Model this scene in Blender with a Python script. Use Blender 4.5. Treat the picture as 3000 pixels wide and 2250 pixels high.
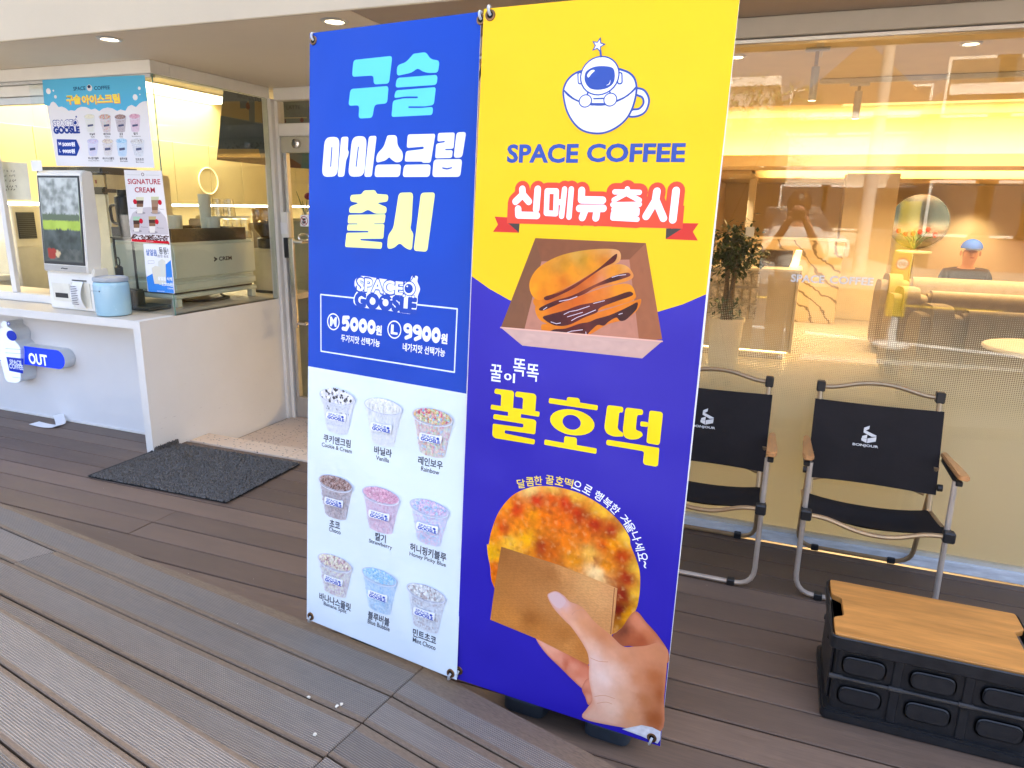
import bpy, bmesh, math, random
from mathutils import Vector, Matrix, noise
from mathutils.geometry import delaunay_2d_cdt

for _o in list(bpy.data.objects):
    bpy.data.objects.remove(_o)
sc = bpy.context.scene
C = sc.collection
RAD = math.radians
random.seed(7)

# ------------------------------------------------------------------ camera
F_PX, YAW, PITCH, ROLL, CAM_Z = 2060.0, 20.952, 14.183, 1.178, 1.44
def _basis():
    y, p, r = RAD(YAW), RAD(PITCH), RAD(ROLL)
    fwd = Vector((-math.sin(y)*math.cos(p), math.cos(y)*math.cos(p), -math.sin(p)))
    right = Vector((math.cos(y), math.sin(y), 0)); up = right.cross(fwd)
    return (math.cos(r)*right+math.sin(r)*up, -math.sin(r)*right+math.cos(r)*up, fwd)
CR, CU, CF = _basis()
CAMPOS = Vector((0, 0, CAM_Z))
cam_data = bpy.data.cameras.new('camera')
cam = bpy.data.objects.new('camera', cam_data); C.objects.link(cam)
cam_data.sensor_fit = 'HORIZONTAL'; cam_data.sensor_width = 36.0
cam_data.lens = F_PX/3000.0*36.0
cam_data.clip_start = 0.02; cam_data.clip_end = 500
cam.matrix_world = Matrix(((CR.x, CU.x, -CF.x, 0), (CR.y, CU.y, -CF.y, 0), (CR.z, CU.z, -CF.z, CAM_Z), (0, 0, 0, 1)))
sc.camera = cam

# ------------------------------------------------------------------ world, sun, exposure
SUN_EL, SUN_AZ = 48.0, 20.0           # the sun stands behind the building: the whole front is in open shade
w = bpy.data.worlds.new('World'); sc.world = w; w.use_nodes = True
wn = w.node_tree.nodes; wl = w.node_tree.links
sky = wn.new('ShaderNodeTexSky'); sky.sky_type = 'NISHITA'; sky.sun_disc = False
sky.sun_elevation = RAD(SUN_EL); sky.sun_rotation = RAD(SUN_AZ); sky.air_density = 0.75; sky.dust_density = 7.0; sky.ozone_density = 0.6
wn['Background'].inputs[1].default_value = 0.15
wl.new(sky.outputs[0], wn['Background'].inputs[0])
sun_d = bpy.data.lights.new('sun', 'SUN'); sun_d.energy = 4.6; sun_d.angle = RAD(0.6); sun_d.color = (1, 0.95, 0.86)
sun = bpy.data.objects.new('sun', sun_d); C.objects.link(sun)
_sd = Vector((math.sin(RAD(SUN_AZ))*math.cos(RAD(SUN_EL)), math.cos(RAD(SUN_AZ))*math.cos(RAD(SUN_EL)), math.sin(RAD(SUN_EL))))
sun.rotation_euler = _sd.to_track_quat('Z', 'Y').to_euler(); sun.location = _sd*30
sc.view_settings.view_transform = 'Standard'; sc.view_settings.look = 'None'
sc.view_settings.exposure = 2.9; sc.view_settings.gamma = 1.0
sc.view_settings.use_curve_mapping = False
sc.cycles.use_denoising = True
sc.cycles.max_bounces = 10; sc.cycles.transparent_max_bounces = 16
sc.cycles.sample_clamp_indirect = 6.0
sc.cycles.caustics_reflective = False; sc.cycles.caustics_refractive = False

# ------------------------------------------------------------------ pixel helpers (a pixel gives only a direction)
def ray(x, y):
    return CR*((x-1500)/F_PX)-CU*((y-1125)/F_PX)+CF
def onZ(x, y, z):
    d = ray(x, y); return CAMPOS+d*((z-CAM_Z)/d.z)
def onY(x, y, Y):
    d = ray(x, y); return CAMPOS+d*(Y/d.y)
def onX(x, y, X):
    d = ray(x, y); return CAMPOS+d*(X/d.x)

# ------------------------------------------------------------------ materials
def srgb(r, g, b):
    f = lambda c: (c/255/12.92) if c <= 10 else ((c/255+0.055)/1.055)**2.4
    return (f(r), f(g), f(b))
def _new(name):
    m = bpy.data.materials.new(name); m.use_nodes = True
    return m, m.node_tree.nodes, m.node_tree.links, m.node_tree.nodes['Principled BSDF']
def mat(name, col, rough=0.5, metal=0.0, var=0.10, scale=6.0, bump=0.0, bscale=60.0, stretch=None, spec=0.5, rvar=0.12, coat=0.0):
    m, n, l, b = _new(name)
    tc = n.new('ShaderNodeTexCoord'); mp = n.new('ShaderNodeMapping'); l.new(tc.outputs['Object'], mp.inputs[0])
    if stretch: mp.inputs['Scale'].default_value = stretch
    t = n.new('ShaderNodeTexNoise'); t.inputs['Scale'].default_value = scale; t.inputs['Detail'].default_value = 6; t.inputs['Roughness'].default_value = 0.62
    l.new(mp.outputs[0], t.inputs['Vector'])
    mx = n.new('ShaderNodeMix'); mx.data_type = 'RGBA'
    mx.inputs[6].default_value = tuple(max(0, c*(1-var)) for c in col)+(1,)
    mx.inputs[7].default_value = tuple(min(1, c*(1+var)) for c in col)+(1,)
    cr = n.new('ShaderNodeMapRange'); cr.inputs[1].default_value = 0.3; cr.inputs[2].default_value = 0.7
    l.new(t.outputs['Fac'], cr.inputs[0]); l.new(cr.outputs[0], mx.inputs[0]); l.new(mx.outputs[2], b.inputs['Base Color'])
    b.inputs['Metallic'].default_value = metal; b.inputs['Specular IOR Level'].default_value = spec
    rr = n.new('ShaderNodeMapRange'); rr.inputs[3].default_value = max(0.02, rough-rvar); rr.inputs[4].default_value = min(1, rough+rvar)
    l.new(t.outputs['Fac'], rr.inputs[0]); l.new(rr.outputs[0], b.inputs['Roughness'])
    b.inputs['Coat Weight'].default_value = coat
    if bump:
        t2 = n.new('ShaderNodeTexNoise'); t2.inputs['Scale'].default_value = bscale; t2.inputs['Detail'].default_value = 4
        l.new(mp.outputs[0], t2.inputs['Vector'])
        bp = n.new('ShaderNodeBump'); bp.inputs['Strength'].default_value = bump; bp.inputs['Distance'].default_value = 0.004
        l.new(t2.outputs['Fac'], bp.inputs['Height']); l.new(bp.outputs[0], b.inputs['Normal'])
    return m
def emit(name, col, strength):
    m, n, l, b = _new(name)
    b.inputs['Base Color'].default_value = tuple(min(1, c) for c in col)+(1,)
    b.inputs['Emission Color'].default_value = col+(1,); b.inputs['Emission Strength'].default_value = strength
    return m
def glass(name, tint=(0.97, 0.985, 0.975), f0=0.04, rough=0.0):
    m, n, l, b = _new(name); n.remove(b); out = n['Material Output']
    tr = n.new('ShaderNodeBsdfTransparent'); tr.inputs[0].default_value = tint+(1,)
    gl = n.new('ShaderNodeBsdfGlossy'); gl.inputs['Roughness'].default_value = rough
    lw = n.new('ShaderNodeLayerWeight'); lw.inputs[0].default_value = 0.5
    pw = n.new('ShaderNodeMath'); pw.operation = 'POWER'; pw.inputs[1].default_value = 5.0
    ml = n.new('ShaderNodeMath'); ml.operation = 'MULTIPLY_ADD'; ml.inputs[1].default_value = 0.9; ml.inputs[2].default_value = f0
    mx = n.new('ShaderNodeMixShader')
    l.new(lw.outputs['Facing'], pw.inputs[0]); l.new(pw.outputs[0], ml.inputs[0]); l.new(ml.outputs[0], mx.inputs[0])
    l.new(tr.outputs[0], mx.inputs[1]); l.new(gl.outputs[0], mx.inputs[2]); l.new(mx.outputs[0], out.inputs[0])
    return m
def ink(name, rough=0.42, spec=0.4, wave=0.0):
    m, n, l, b = _new(name)
    a = n.new('ShaderNodeAttribute'); a.attribute_name = 'Col'
    l.new(a.outputs['Color'], b.inputs['Base Color'])
    b.inputs['Roughness'].default_value = rough; b.inputs['Specular IOR Level'].default_value = spec
    if wave:
        tc = n.new('ShaderNodeTexCoord'); t = n.new('ShaderNodeTexNoise'); t.inputs['Scale'].default_value = 2.2; t.inputs['Detail'].default_value = 2
        l.new(tc.outputs['Object'], t.inputs['Vector'])
        bp = n.new('ShaderNodeBump'); bp.inputs['Strength'].default_value = wave; bp.inputs['Distance'].default_value = 0.05
        l.new(t.outputs['Fac'], bp.inputs['Height']); l.new(bp.outputs[0], b.inputs['Normal'])
    return m
INK = ink('vinyl_ink', 0.36, 0.26, 0.8)
INK_MATTE = ink('paper_ink', 0.75, 0.12)

# ------------------------------------------------------------------ mesh helpers
class MB:
    def __init__(s): s.v = []; s.f = []
    def _add(s, vs, fs):
        k = len(s.v); s.v += [Vector(p) for p in vs]; s.f += [tuple(i+k for i in q) for q in fs]; return s
    def box(s, x0, x1, y0, y1, z0, z1, M=None):
        vs = [Vector((x, y, z)) for x in (x0, x1) for y in (y0, y1) for z in (z0, z1)]
        if M is not None: vs = [M @ p for p in vs]
        return s._add(vs, [(0, 1, 3, 2), (4, 6, 7, 5), (0, 4, 5, 1), (2, 3, 7, 6), (0, 2, 6, 4), (1, 5, 7, 3)])
    def prism(s, poly, a, b, axis='z', M=None):
        n = len(poly)
        def pt(u, v, w): return Vector((u, v, w)) if axis == 'z' else (Vector((u, w, v)) if axis == 'y' else Vector((w, u, v)))
        vs = [pt(u, v, a) for u, v in poly]+[pt(u, v, b) for u, v in poly]
        if M is not None: vs = [M @ p for p in vs]
        fs = [tuple(reversed(range(n))), tuple(range(n, 2*n))]+[(i, (i+1) % n, n+(i+1) % n, n+i) for i in range(n)]
        return s._add(vs, fs)
    def tube(s, pts, r, n=8, caps=True, closed=False, sq=False):
        pts = [Vector(p) for p in pts]; N = len(pts); rings = []
        rr = r if isinstance(r, (list, tuple)) else [r]*N
        d0 = (pts[1]-pts[0]).normalized()
        ref = Vector((0, 0, 1)) if abs(d0.z) < 0.9 else Vector((1, 0, 0))
        nx = d0.cross(ref).normalized()
        for i in range(N):
            a = pts[i-1] if (i > 0 or closed) else pts[i]
            c = pts[(i+1) % N] if (i < N-1 or closed) else pts[i]
            d = (c-a).normalized(); nx = (nx-d*nx.dot(d)).normalized(); ny = d.cross(nx)
            k = len(s.v)
            for j in range(n):
                t = 2*math.pi*(j+(0.5 if sq else 0))/n
                s.v.append(pts[i]+(nx*math.cos(t)+ny*math.sin(t))*rr[i])
            rings.append(k)
        M_ = N if closed else N-1
        for i in range(M_):
            a, b = rings[i], rings[(i+1) % N]
            for j in range(n): s.f.append((a+j, a+(j+1) % n, b+(j+1) % n, b+j))
        if caps and not closed:
            s.f.append(tuple(reversed(range(rings[0], rings[0]+n)))); s.f.append(tuple(range(rings[-1], rings[-1]+n)))
        return s
    def lathe(s, prof, c=(0, 0, 0), n=24, M=None):
        k0 = len(s.v)
        for r, z in prof:
            for j in range(n):
                t = 2*math.pi*j/n; p = Vector((c[0]+r*math.cos(t), c[1]+r*math.sin(t), c[2]+z))
                s.v.append(M @ p if M is not None else p)
        for i in range(len(prof)-1):
            a, b = k0+i*n, k0+(i+1)*n
            for j in range(n): s.f.append((a+j, a+(j+1) % n, b+(j+1) % n, b+j))
        if prof[0][0] > 1e-6: s.f.append(tuple(reversed(range(k0, k0+n))))
        if prof[-1][0] > 1e-6: s.f.append(tuple(range(k0+(len(prof)-1)*n, k0+len(prof)*n)))
        return s
    def grid(s, P):       # P[i][j] points
        k = len(s.v); a, b = len(P), len(P[0])
        for row in P: s.v += [Vector(p) for p in row]
        for i in range(a-1):
            for j in range(b-1): s.f.append((k+i*b+j, k+i*b+j+1, k+(i+1)*b+j+1, k+(i+1)*b+j))
        return s
    def sphere(s, c, r, n=12, m=8):
        c = Vector(c); rx, ry, rz = r if isinstance(r, (tuple, list)) else (r, r, r)
        rows = []
        for i in range(m+1):
            t = math.pi*i/m
            rows.append([c+Vector((rx*math.sin(t)*math.cos(2*math.pi*j/n), ry*math.sin(t)*math.sin(2*math.pi*j/n), rz*math.cos(t))) for j in range(n+1)])
        return s.grid(rows)
def chain(o):
    M = Matrix.Identity(4)
    while o is not None:
        M = o.matrix_basis.copy() @ M if o.parent is None else (o.matrix_parent_inverse @ o.matrix_basis) @ M
        o = o.parent
    return M
def link(name, me, m, parent=None, world=True):
    o = bpy.data.objects.new(name, me); C.objects.link(o)
    if m is not None and not me.materials: me.materials.append(m)
    if parent is not None:
        o.parent = parent
        if world: o.matrix_parent_inverse = chain(parent).inverted()
    return o
def obj(name, mb, m, parent=None, world=True, bevel=0.0, smooth=False, seg=1, angle=35):
    bm = bmesh.new(); vs = [bm.verts.new(p) for p in mb.v]
    for q in mb.f:
        try: bm.faces.new([vs[i] for i in q])
        except ValueError: pass
    bmesh.ops.remove_doubles(bm, verts=bm.verts, dist=1e-6)
    bmesh.ops.recalc_face_normals(bm, faces=bm.faces)
    if bevel:
        es = [e for e in bm.edges if len(e.link_faces) == 2 and e.calc_face_angle(0) > RAD(40)]
        bmesh.ops.bevel(bm, geom=es, offset=bevel, segments=seg, affect='EDGES', clamp_overlap=True)
    me = bpy.data.meshes.new(name); bm.to_mesh(me); bm.free()
    if smooth:
        me.shade_smooth(); me.set_sharp_from_angle(angle=RAD(angle))
    return link(name, me, m, parent, world)
def tag(o, label, cat, group=None):
    o['label'] = label; o['category'] = cat
    if group: o['group'] = group
    return o
def struct(o, stuff=False):
    o['kind'] = 'stuff' if stuff else 'structure'; return o
def thing(name, label, cat, loc=(0, 0, 0), rotz=0.0, group=None):
    o = bpy.data.objects.new(name, None); C.objects.link(o); o.empty_display_size = 0.1
    o.location = loc; o.rotation_euler = (0, 0, rotz)
    o.matrix_basis = Matrix.Translation(Vector(loc)) @ Matrix.Rotation(rotz, 4, 'Z')
    return tag(o, label, cat, group)
def copy_tree(o, parent=None):
    c = o.copy(); C.objects.link(c); c.parent = parent
    for ch in list(o.children): copy_tree(ch, c)
    return c
B = lambda *a, **k: MB().box(*a, **k)
def bez(p, n=6):       # smooth a polyline (Catmull-Rom)
    p = [Vector(q) for q in p]; out = []
    for i in range(len(p)-1):
        a, b, c, d = p[max(0, i-1)], p[i], p[i+1], p[min(len(p)-1, i+2)]
        for k in range(n):
            t = k/n
            out.append(0.5*((2*b)+(c-a)*t+(2*a-5*b+4*c-d)*t*t+(3*b-a-3*c+d)*t**3))
    out.append(p[-1]); return out

# ------------------------------------------------------------------ flat print on a plane
_TXT = {}
def text_geo(s, off=0.0, res=3):
    key = (s, off)
    if key not in _TXT:
        c = bpy.data.curves.new('t', 'FONT'); c.body = s; c.size = 1.0; c.offset = off; c.resolution_u = res
        o = bpy.data.objects.new('t', c); C.objects.link(o)
        dg = bpy.context.evaluated_depsgraph_get(); me = bpy.data.meshes.new_from_object(o.evaluated_get(dg))
        v = [(p.co.x, p.co.y) for p in me.vertices]; f = [tuple(q.vertices) for q in me.polygons]
        bpy.data.objects.remove(o); bpy.data.curves.remove(c); bpy.data.meshes.remove(me)
        x0 = min(p[0] for p in v); x1 = max(p[0] for p in v); y0 = min(p[1] for p in v); y1 = max(p[1] for p in v)
        _TXT[key] = (v, f, x0, x1, y0, y1)
    return _TXT[key]
def rounded(poly, r, n=4):
    if r <= 0: return poly
    out = []; N = len(poly)
    for i in range(N):
        a, b, c = Vector(poly[i-1]), Vector(poly[i]), Vector(poly[(i+1) % N])
        la, lc = (a-b).length, (c-b).length
        k = min(r, 0.45*la, 0.45*lc)
        p, q = b+(a-b)*(k/max(la, 1e-9)), b+(c-b)*(k/max(lc, 1e-9))
        for j in range(n+1):
            t = j/n; out.append(tuple((1-t)**2*p+2*t*(1-t)*b+t*t*q))
    return out
def smooth_poly(poly, n=5):
    P = [Vector(p) for p in poly]; N = len(P); out = []
    for i in range(N):
        a, b, c, d = P[i-1], P[i], P[(i+1) % N], P[(i+2) % N]
        for k in range(n):
            t = k/n
            out.append(tuple(0.5*((2*b)+(c-a)*t+(2*a-5*b+4*c-d)*t*t+(3*b-a-3*c+d)*t**3)))
    return out
def inside(p, poly):
    x, y = p; r = False; j = len(poly)-1
    for i in range(len(poly)):
        xi, yi = poly[i]; xj, yj = poly[j]
        if (yi > y) != (yj > y) and x < (xj-xi)*(y-yi)/(yj-yi)+xi: r = not r
        j = i
    return r
class Frame:
    """a plane in the scene: origin O, unit axes U and V, normal N toward the viewer"""
    def __init__(s, O, U, V):
        s.O = Vector(O); s.U = Vector(U).normalized(); V = Vector(V); s.V = (V-s.U*V.dot(s.U)).normalized(); s.N = s.U.cross(s.V)
    def uv(s, px, py):
        d = ray(px, py); t = (s.O-CAMPOS).dot(s.N)/d.dot(s.N); q = CAMPOS+d*t-s.O
        return (q.dot(s.U), q.dot(s.V))
    def at(s, u, v, w=0.0): return s.O+s.U*u+s.V*v+s.N*w
class Print:
    _seq = 0
    def __init__(s, fr, zoom=(0, 0, 1.0), layer=1):
        s.fr = fr; s.z = zoom; s.v = []; s.f = []; s.c = []; s.w = layer*0.0005; s.k = 0
    def px(s, p):        # zoomed-crop coordinates -> plane coordinates
        return s.fr.uv(s.z[0]+s.z[2]*p[0], s.z[1]+s.z[2]*p[1])
    def zoom(s, *z): s.z = z; return s
    def _w(s): s.k += 1; return s.w+s.k*8e-6
    def raw(s, pts, faces, col):
        k = len(s.v); w_ = s._w()
        s.v += [(p[0], p[1], w_) for p in pts]; s.f += [tuple(i+k for i in q) for q in faces]
        s.c += [col]*len(pts) if isinstance(col[0], (int, float)) else list(col)
    def poly(s, pts, col, r=0.0, uv=False, smooth=False):
        p = pts if uv else [s.px(q) for q in pts]
        if smooth: p = smooth_poly(p)
        elif r: p = rounded(p, r)
        s.raw(p, [tuple(range(len(p)))], col)
    def ell(s, c, rx, ry, col, rot=0.0, n=28, uv=False):
        if not uv: 
            c0 = s.px(c); rx_ = abs(s.px((c[0]+rx, c[1]))[0]-c0[0]); ry_ = abs(s.px((c[0], c[1]+ry))[1]-c0[1])
        else: c0, rx_, ry_ = c, rx, ry
        ca, sa = math.cos(rot), math.sin(rot)
        pts = [(c0[0]+rx_*math.cos(t)*ca-ry_*math.sin(t)*sa, c0[1]+rx_*math.cos(t)*sa+ry_*math.sin(t)*ca) for t in [2*math.pi*i/n for i in range(n)]]
        s.raw(pts, [tuple(range(n))], col)
    def stroke(s, pts, wd, col, uv=False, closed=False):
        p = [Vector(q if uv else s.px(q)) for q in pts]; h = wd/2
        if closed: p.append(p[0])
        for a, b in zip(p, p[1:]):
            d = (b-a); L = d.length
            if L < 1e-9: continue
            d /= L; t0 = math.atan2(d.y, d.x); q = []
            for i in range(9): t = t0-math.pi/2+math.pi*i/8; q.append((b.x+h*math.cos(t), b.y+h*math.sin(t)))
            for i in range(9): t = t0+math.pi/2+math.pi*i/8; q.append((a.x+h*math.cos(t), a.y+h*math.sin(t)))
            s.raw(q, [tuple(range(18))], col)
    def text(s, t, L, R, h, col, off=0.0, uv=False, rot=0.0):
        """text t fitted between mid-left L and mid-right R, h = height, all in crop units (or plane units)"""
        v, f, x0, x1, y0, y1 = text_geo(t, min(off, 0.026))
        if uv: (u0, v0), (u1, v1), hh = L, R, h
        else:
            (u0, v0), (u1, v1) = s.px(L), s.px(R)
            cx, cy = (L[0]+R[0])/2, (L[1]+R[1])/2
            hh = abs(s.px((cx, cy-h/2))[1]-s.px((cx, cy+h/2))[1])
        cu, cv = (u0+u1)/2, (v0+v1)/2; W = u1-u0; ca, sa = math.cos(rot), math.sin(rot)
        pts = []
        for x, y in v:
            a = ((x-x0)/(x1-x0)-0.5)*W; b = ((y-y0)/(y1-y0)-0.5)*hh
            pts.append((cu+a*ca-b*sa, cv+a*sa+b*ca))
        ex = (off-0.026)
        if ex > 0:
            sx_, sy_ = W/(x1-x0), hh/(y1-y0)
            for q in range(8):
                t_ = q*math.pi/4; dx, dy = ex*math.cos(t_)*sx_, ex*math.sin(t_)*sy_
                s.raw([(p[0]+dx, p[1]+dy) for p in pts], f, col)
        s.raw(pts, f, col)
    def image(s, poly, fn, step=0.004, uv=False, smooth=True, r=0.0):
        """a printed picture: the outline filled with a fine mesh whose points carry colours fn(u, v, depth)"""
        p = poly if uv else [s.px(q) for q in poly]
        p = smooth_poly(p, 5) if smooth else rounded(p, r)
        u0 = min(q[0] for q in p); u1 = max(q[0] for q in p); v0 = min(q[1] for q in p); v1 = max(q[1] for q in p)
        pts = [Vector(q) for q in p]; N = len(pts); rnd = random.Random(3)
        def dist(q):
            m = 9
            for i in range(N):
                a = pts[i-1]; b = pts[i]; e = b-a; t = max(0, min(1, (q-a).dot(e)/max(e.length_squared, 1e-12)))
                m = min(m, (q-a-e*t).length_squared)
            return math.sqrt(m)
        allp = list(pts); dep = [0.0]*N
        u = u0
        while u < u1:
            v = v0
            while v < v1:
                q = Vector((u+rnd.uniform(-.3, .3)*step, v+rnd.uniform(-.3, .3)*step))
                if inside(q, p):
                    d = dist(q)
                    if d > step*0.4: allp.append(q); dep.append(d)
                v += step
            u += step
        r_ = delaunay_2d_cdt(allp, [(i, (i+1) % N) for i in range(N)], [], 1, 1e-7)
        vs, fs, src = r_[0], r_[2], r_[3]
        cols = []
        for i, q in enumerate(vs):
            o = src[i][0] if src[i] else 0
            cols.append(fn(q.x, q.y, dep[o]))
        s.raw([(q.x, q.y) for q in vs], [tuple(q) for q in fs], cols)
    def build(s, name, parent, m=None):
        me = bpy.data.meshes.new(name)
        me.from_pydata([s.fr.at(*p) for p in s.v], [], s.f)
        a = me.color_attributes.new('Col', 'FLOAT_COLOR', 'POINT')
        a.data.foreach_set('color', [x for c in s.c for x in (c[0], c[1], c[2], 1.0)])
        return link(name, me, m or INK, parent)
def mixc(a, b, t): t = max(0, min(1, t)); return tuple(x+(y-x)*t for x, y in zip(a, b))
def fbm(x, y, s, seed=0.0): return noise.fractal(Vector((x*s+seed, y*s-seed, seed*1.7)), 1.0, 2.0, 4)
# ================================================================== materials used by the place
WHITE_WALL = mat('white_painted_panel', (0.74, 0.73, 0.70), 0.45, var=0.04, scale=2.5, bump=0.08, bscale=25)
FASCIA = mat('cream_render', (0.52, 0.44, 0.315), 0.7, var=0.05, scale=1.6, bump=0.15, bscale=90)
SOFFIT = mat('soffit_paint', (0.80, 0.70, 0.55), 0.75, var=0.04, scale=1.5, bump=0.1, bscale=70)
FRAME_WHITE = mat('white_frame_paint', (0.76, 0.74, 0.69), 0.4, var=0.05, scale=4)
ALU = mat('brushed_aluminium', (0.55, 0.54, 0.52), 0.38, metal=0.9, var=0.06, scale=20)
STEEL = mat('polished_steel', (0.62, 0.60, 0.57), 0.22, metal=1.0, var=0.05, scale=12)
BLACK_PL = mat('black_plastic', (0.012, 0.013, 0.015), 0.42, var=0.3, scale=30, bump=0.12, bscale=300)
DARK = mat('dark_underside', (0.012, 0.010, 0.009), 0.9, var=0.2)
WHITE_PL = mat('white_plastic', (0.78, 0.77, 0.72), 0.32, var=0.03)
PAPER = mat('white_paper', (0.80, 0.80, 0.80), 0.7, var=0.03)
GLASS = glass('clear_glass')
GLASS_EDGE = mat('green_glass_edge', (0.10, 0.20, 0.14), 0.15, var=0.1)

def board_mat(name, base, edge, ribs):
    m, n, l, b = _new(name)
    tc = n.new('ShaderNodeTexCoord'); sx = n.new('ShaderNodeSeparateXYZ'); l.new(tc.outputs['Object'], sx.inputs[0])
    oi = n.new('ShaderNodeObjectInfo')
    ad = n.new('ShaderNodeVectorMath'); ad.operation = 'ADD'
    sc_ = n.new('ShaderNodeMath'); sc_.operation = 'MULTIPLY'; sc_.inputs[1].default_value = 37.0; l.new(oi.outputs['Random'], sc_.inputs[0])
    l.new(tc.outputs['Object'], ad.inputs[0]); l.new(sc_.outputs[0], ad.inputs[1])
    def nz(scale, stretch, det=6, rough=0.65):
        mp = n.new('ShaderNodeMapping'); mp.inputs['Scale'].default_value = stretch; l.new(ad.outputs[0], mp.inputs[0])
        t = n.new('ShaderNodeTexNoise'); t.inputs['Scale'].default_value = scale; t.inputs['Detail'].default_value = det; t.inputs['Roughness'].default_value = rough
        l.new(mp.outputs[0], t.inputs['Vector']); return t.outputs['Fac']
    def rng(x, a, bb, c=0.0, d=1.0):
        r = n.new('ShaderNodeMapRange'); r.inputs[1].default_value = a; r.inputs[2].default_value = bb; r.inputs[3].default_value = c; r.inputs[4].default_value = d
        l.new(x, r.inputs[0]); return r.outputs[0]
    def mixcol(f, a, bb):
        mx = n.new('ShaderNodeMix'); mx.data_type = 'RGBA'; l.new(f, mx.inputs[0])
        for k, q in ((6, a), (7, bb)):
            if isinstance(q, tuple): mx.inputs[k].default_value = q+(1,)
            else: l.new(q, mx.inputs[k])
        return mx.outputs[2]
    grain = nz(9, (1.2, 26, 1)); blot = nz(2.2, (1, 3, 1)); fine = nz(60, (1, 6, 1)); scr = nz(14, (1.0, 40, 1), 3, 0.8)
    dk = tuple(c*0.70 for c in base); lt = tuple(min(1, c*1.42) for c in base)
    c1 = mixcol(rng(grain, 0.34, 0.68), dk, lt)
    stain = mixcol(rng(blot, 0.35, 0.7), tuple(c*0.82 for c in base), tuple(c*x for c, x in zip(base, (1.28, 1.22, 1.15))))
    half = n.new('ShaderNodeMix'); half.data_type = 'RGBA'; half.inputs[0].default_value = 0.5; l.new(c1, half.inputs[6]); l.new(stain, half.inputs[7])
    col = half.outputs[2]
    # per-board tone
    hs = n.new('ShaderNodeHueSaturation'); l.new(col, hs.inputs['Color']); l.new(rng(oi.outputs['Random'], 0, 1, 0.80, 1.22), hs.inputs['Value']); col = hs.outputs[0]
    # scuffs and light specks
    col = mixcol(rng(scr, 0.71, 0.80, 0, 0.45), col, tuple(min(1, c*2.1) for c in base))
    vo = n.new('ShaderNodeTexVoronoi'); vo.inputs['Scale'].default_value = 22; l.new(ad.outputs[0], vo.inputs['Vector'])
    sp = n.new('ShaderNodeMath'); sp.operation = 'LESS_THAN'; sp.inputs[1].default_value = 0.035; l.new(vo.outputs['Distance'], sp.inputs[0])
    sg = n.new('ShaderNodeSeparateColor'); l.new(vo.outputs['Color'], sg.inputs[0])
    s2 = n.new('ShaderNodeMath'); s2.operation = 'LESS_THAN'; s2.inputs[1].default_value = 0.07; l.new(sg.outputs[0], s2.inputs[0])
    s3 = n.new('ShaderNodeMath'); s3.operation = 'MULTIPLY'; l.new(sp.outputs[0], s3.inputs[0]); l.new(s2.outputs[0], s3.inputs[1])
    # worn flat edges
    at = n.new('ShaderNodeAttribute'); at.attribute_type = 'OBJECT'; at.attribute_name = 'bw'
    h2 = n.new('ShaderNodeMath'); h2.operation = 'MULTIPLY'; h2.inputs[1].default_value = 0.5; l.new(at.outputs['Fac'], h2.inputs[0])
    d1 = n.new('ShaderNodeMath'); d1.operation = 'SUBTRACT'; l.new(sx.outputs['Y'], d1.inputs[0]); l.new(h2.outputs[0], d1.inputs[1])
    d2 = n.new('ShaderNodeMath'); d2.operation = 'ABSOLUTE'; l.new(d1.outputs[0], d2.inputs[0])
    d3 = n.new('ShaderNodeMath'); d3.operation = 'SUBTRACT'; l.new(h2.outputs[0], d3.inputs[0]); l.new(d2.outputs[0], d3.inputs[1])   # distance to the edge
    wob = n.new('ShaderNodeMath'); wob.operation = 'MULTIPLY_ADD'; wob.inputs[1].default_value = 0.012; l.new(blot, wob.inputs[0]); l.new(d3.outputs[0], wob.inputs[2])
    if ribs:
        em = rng(wob.outputs[0], 0.018, 0.0225, 1, 0)
        col = mixcol(em, col, mixcol(rng(fine, 0.35, 0.65), tuple(c*0.75 for c in edge), tuple(c*1.25 for c in edge)))
    else:
        em = rng(wob.outputs[0], 0.0075, 0.0105, 0.5, 0)
        col = mixcol(em, col, edge)
    col = mixcol(s3.outputs[0], col, (0.6, 0.58, 0.54))
    l.new(col, b.inputs['Base Color'])
    l.new(rng(grain, 0.3, 0.7, 0.42, 0.68), b.inputs['Roughness']); b.inputs['Specular IOR Level'].default_value = 0.42
    hgt = fine
    bp = n.new('ShaderNodeBump'); bp.inputs['Strength'].default_value = 0.25; bp.inputs['Distance'].default_value = 0.0012; l.new(grain, bp.inputs['Height'])
    nrm = bp.outputs[0]
    if ribs:
        mu = n.new('ShaderNodeMath'); mu.operation = 'MULTIPLY'; mu.inputs[1].default_value = 2*math.pi/ribs; l.new(sx.outputs['Y'], mu.inputs[0])
        si = n.new('ShaderNodeMath'); si.operation = 'SINE'; l.new(mu.outputs[0], si.inputs[0])
        inv = n.new('ShaderNodeMath'); inv.operation = 'SUBTRACT'; inv.inputs[0].default_value = 1.0; l.new(em, inv.inputs[1])
        wear = n.new('ShaderNodeMath'); wear.operation = 'MULTIPLY'; l.new(inv.outputs[0], wear.inputs[0]); l.new(rng(blot, 0.25, 0.55, 0.45, 1.0), wear.inputs[1])
        mm = n.new('ShaderNodeMath'); mm.operation = 'MULTIPLY'; l.new(si.outputs[0], mm.inputs[0]); l.new(wear.outputs[0], mm.inputs[1])
        b2 = n.new('ShaderNodeBump'); b2.inputs['Strength'].default_value = 1.0; b2.inputs['Distance'].default_value = 0.0013
        l.new(mm.outputs[0], b2.inputs['Height']); l.new(nrm, b2.inputs['Normal']); nrm = b2.outputs[0]
        # base colour darker in the grooves, lighter on the rib tops
        gr = mixcol(rng(mm.outputs[0], -1, 1, 0, 1), (0.58, 0.57, 0.56), (1.30, 1.30, 1.30))
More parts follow.
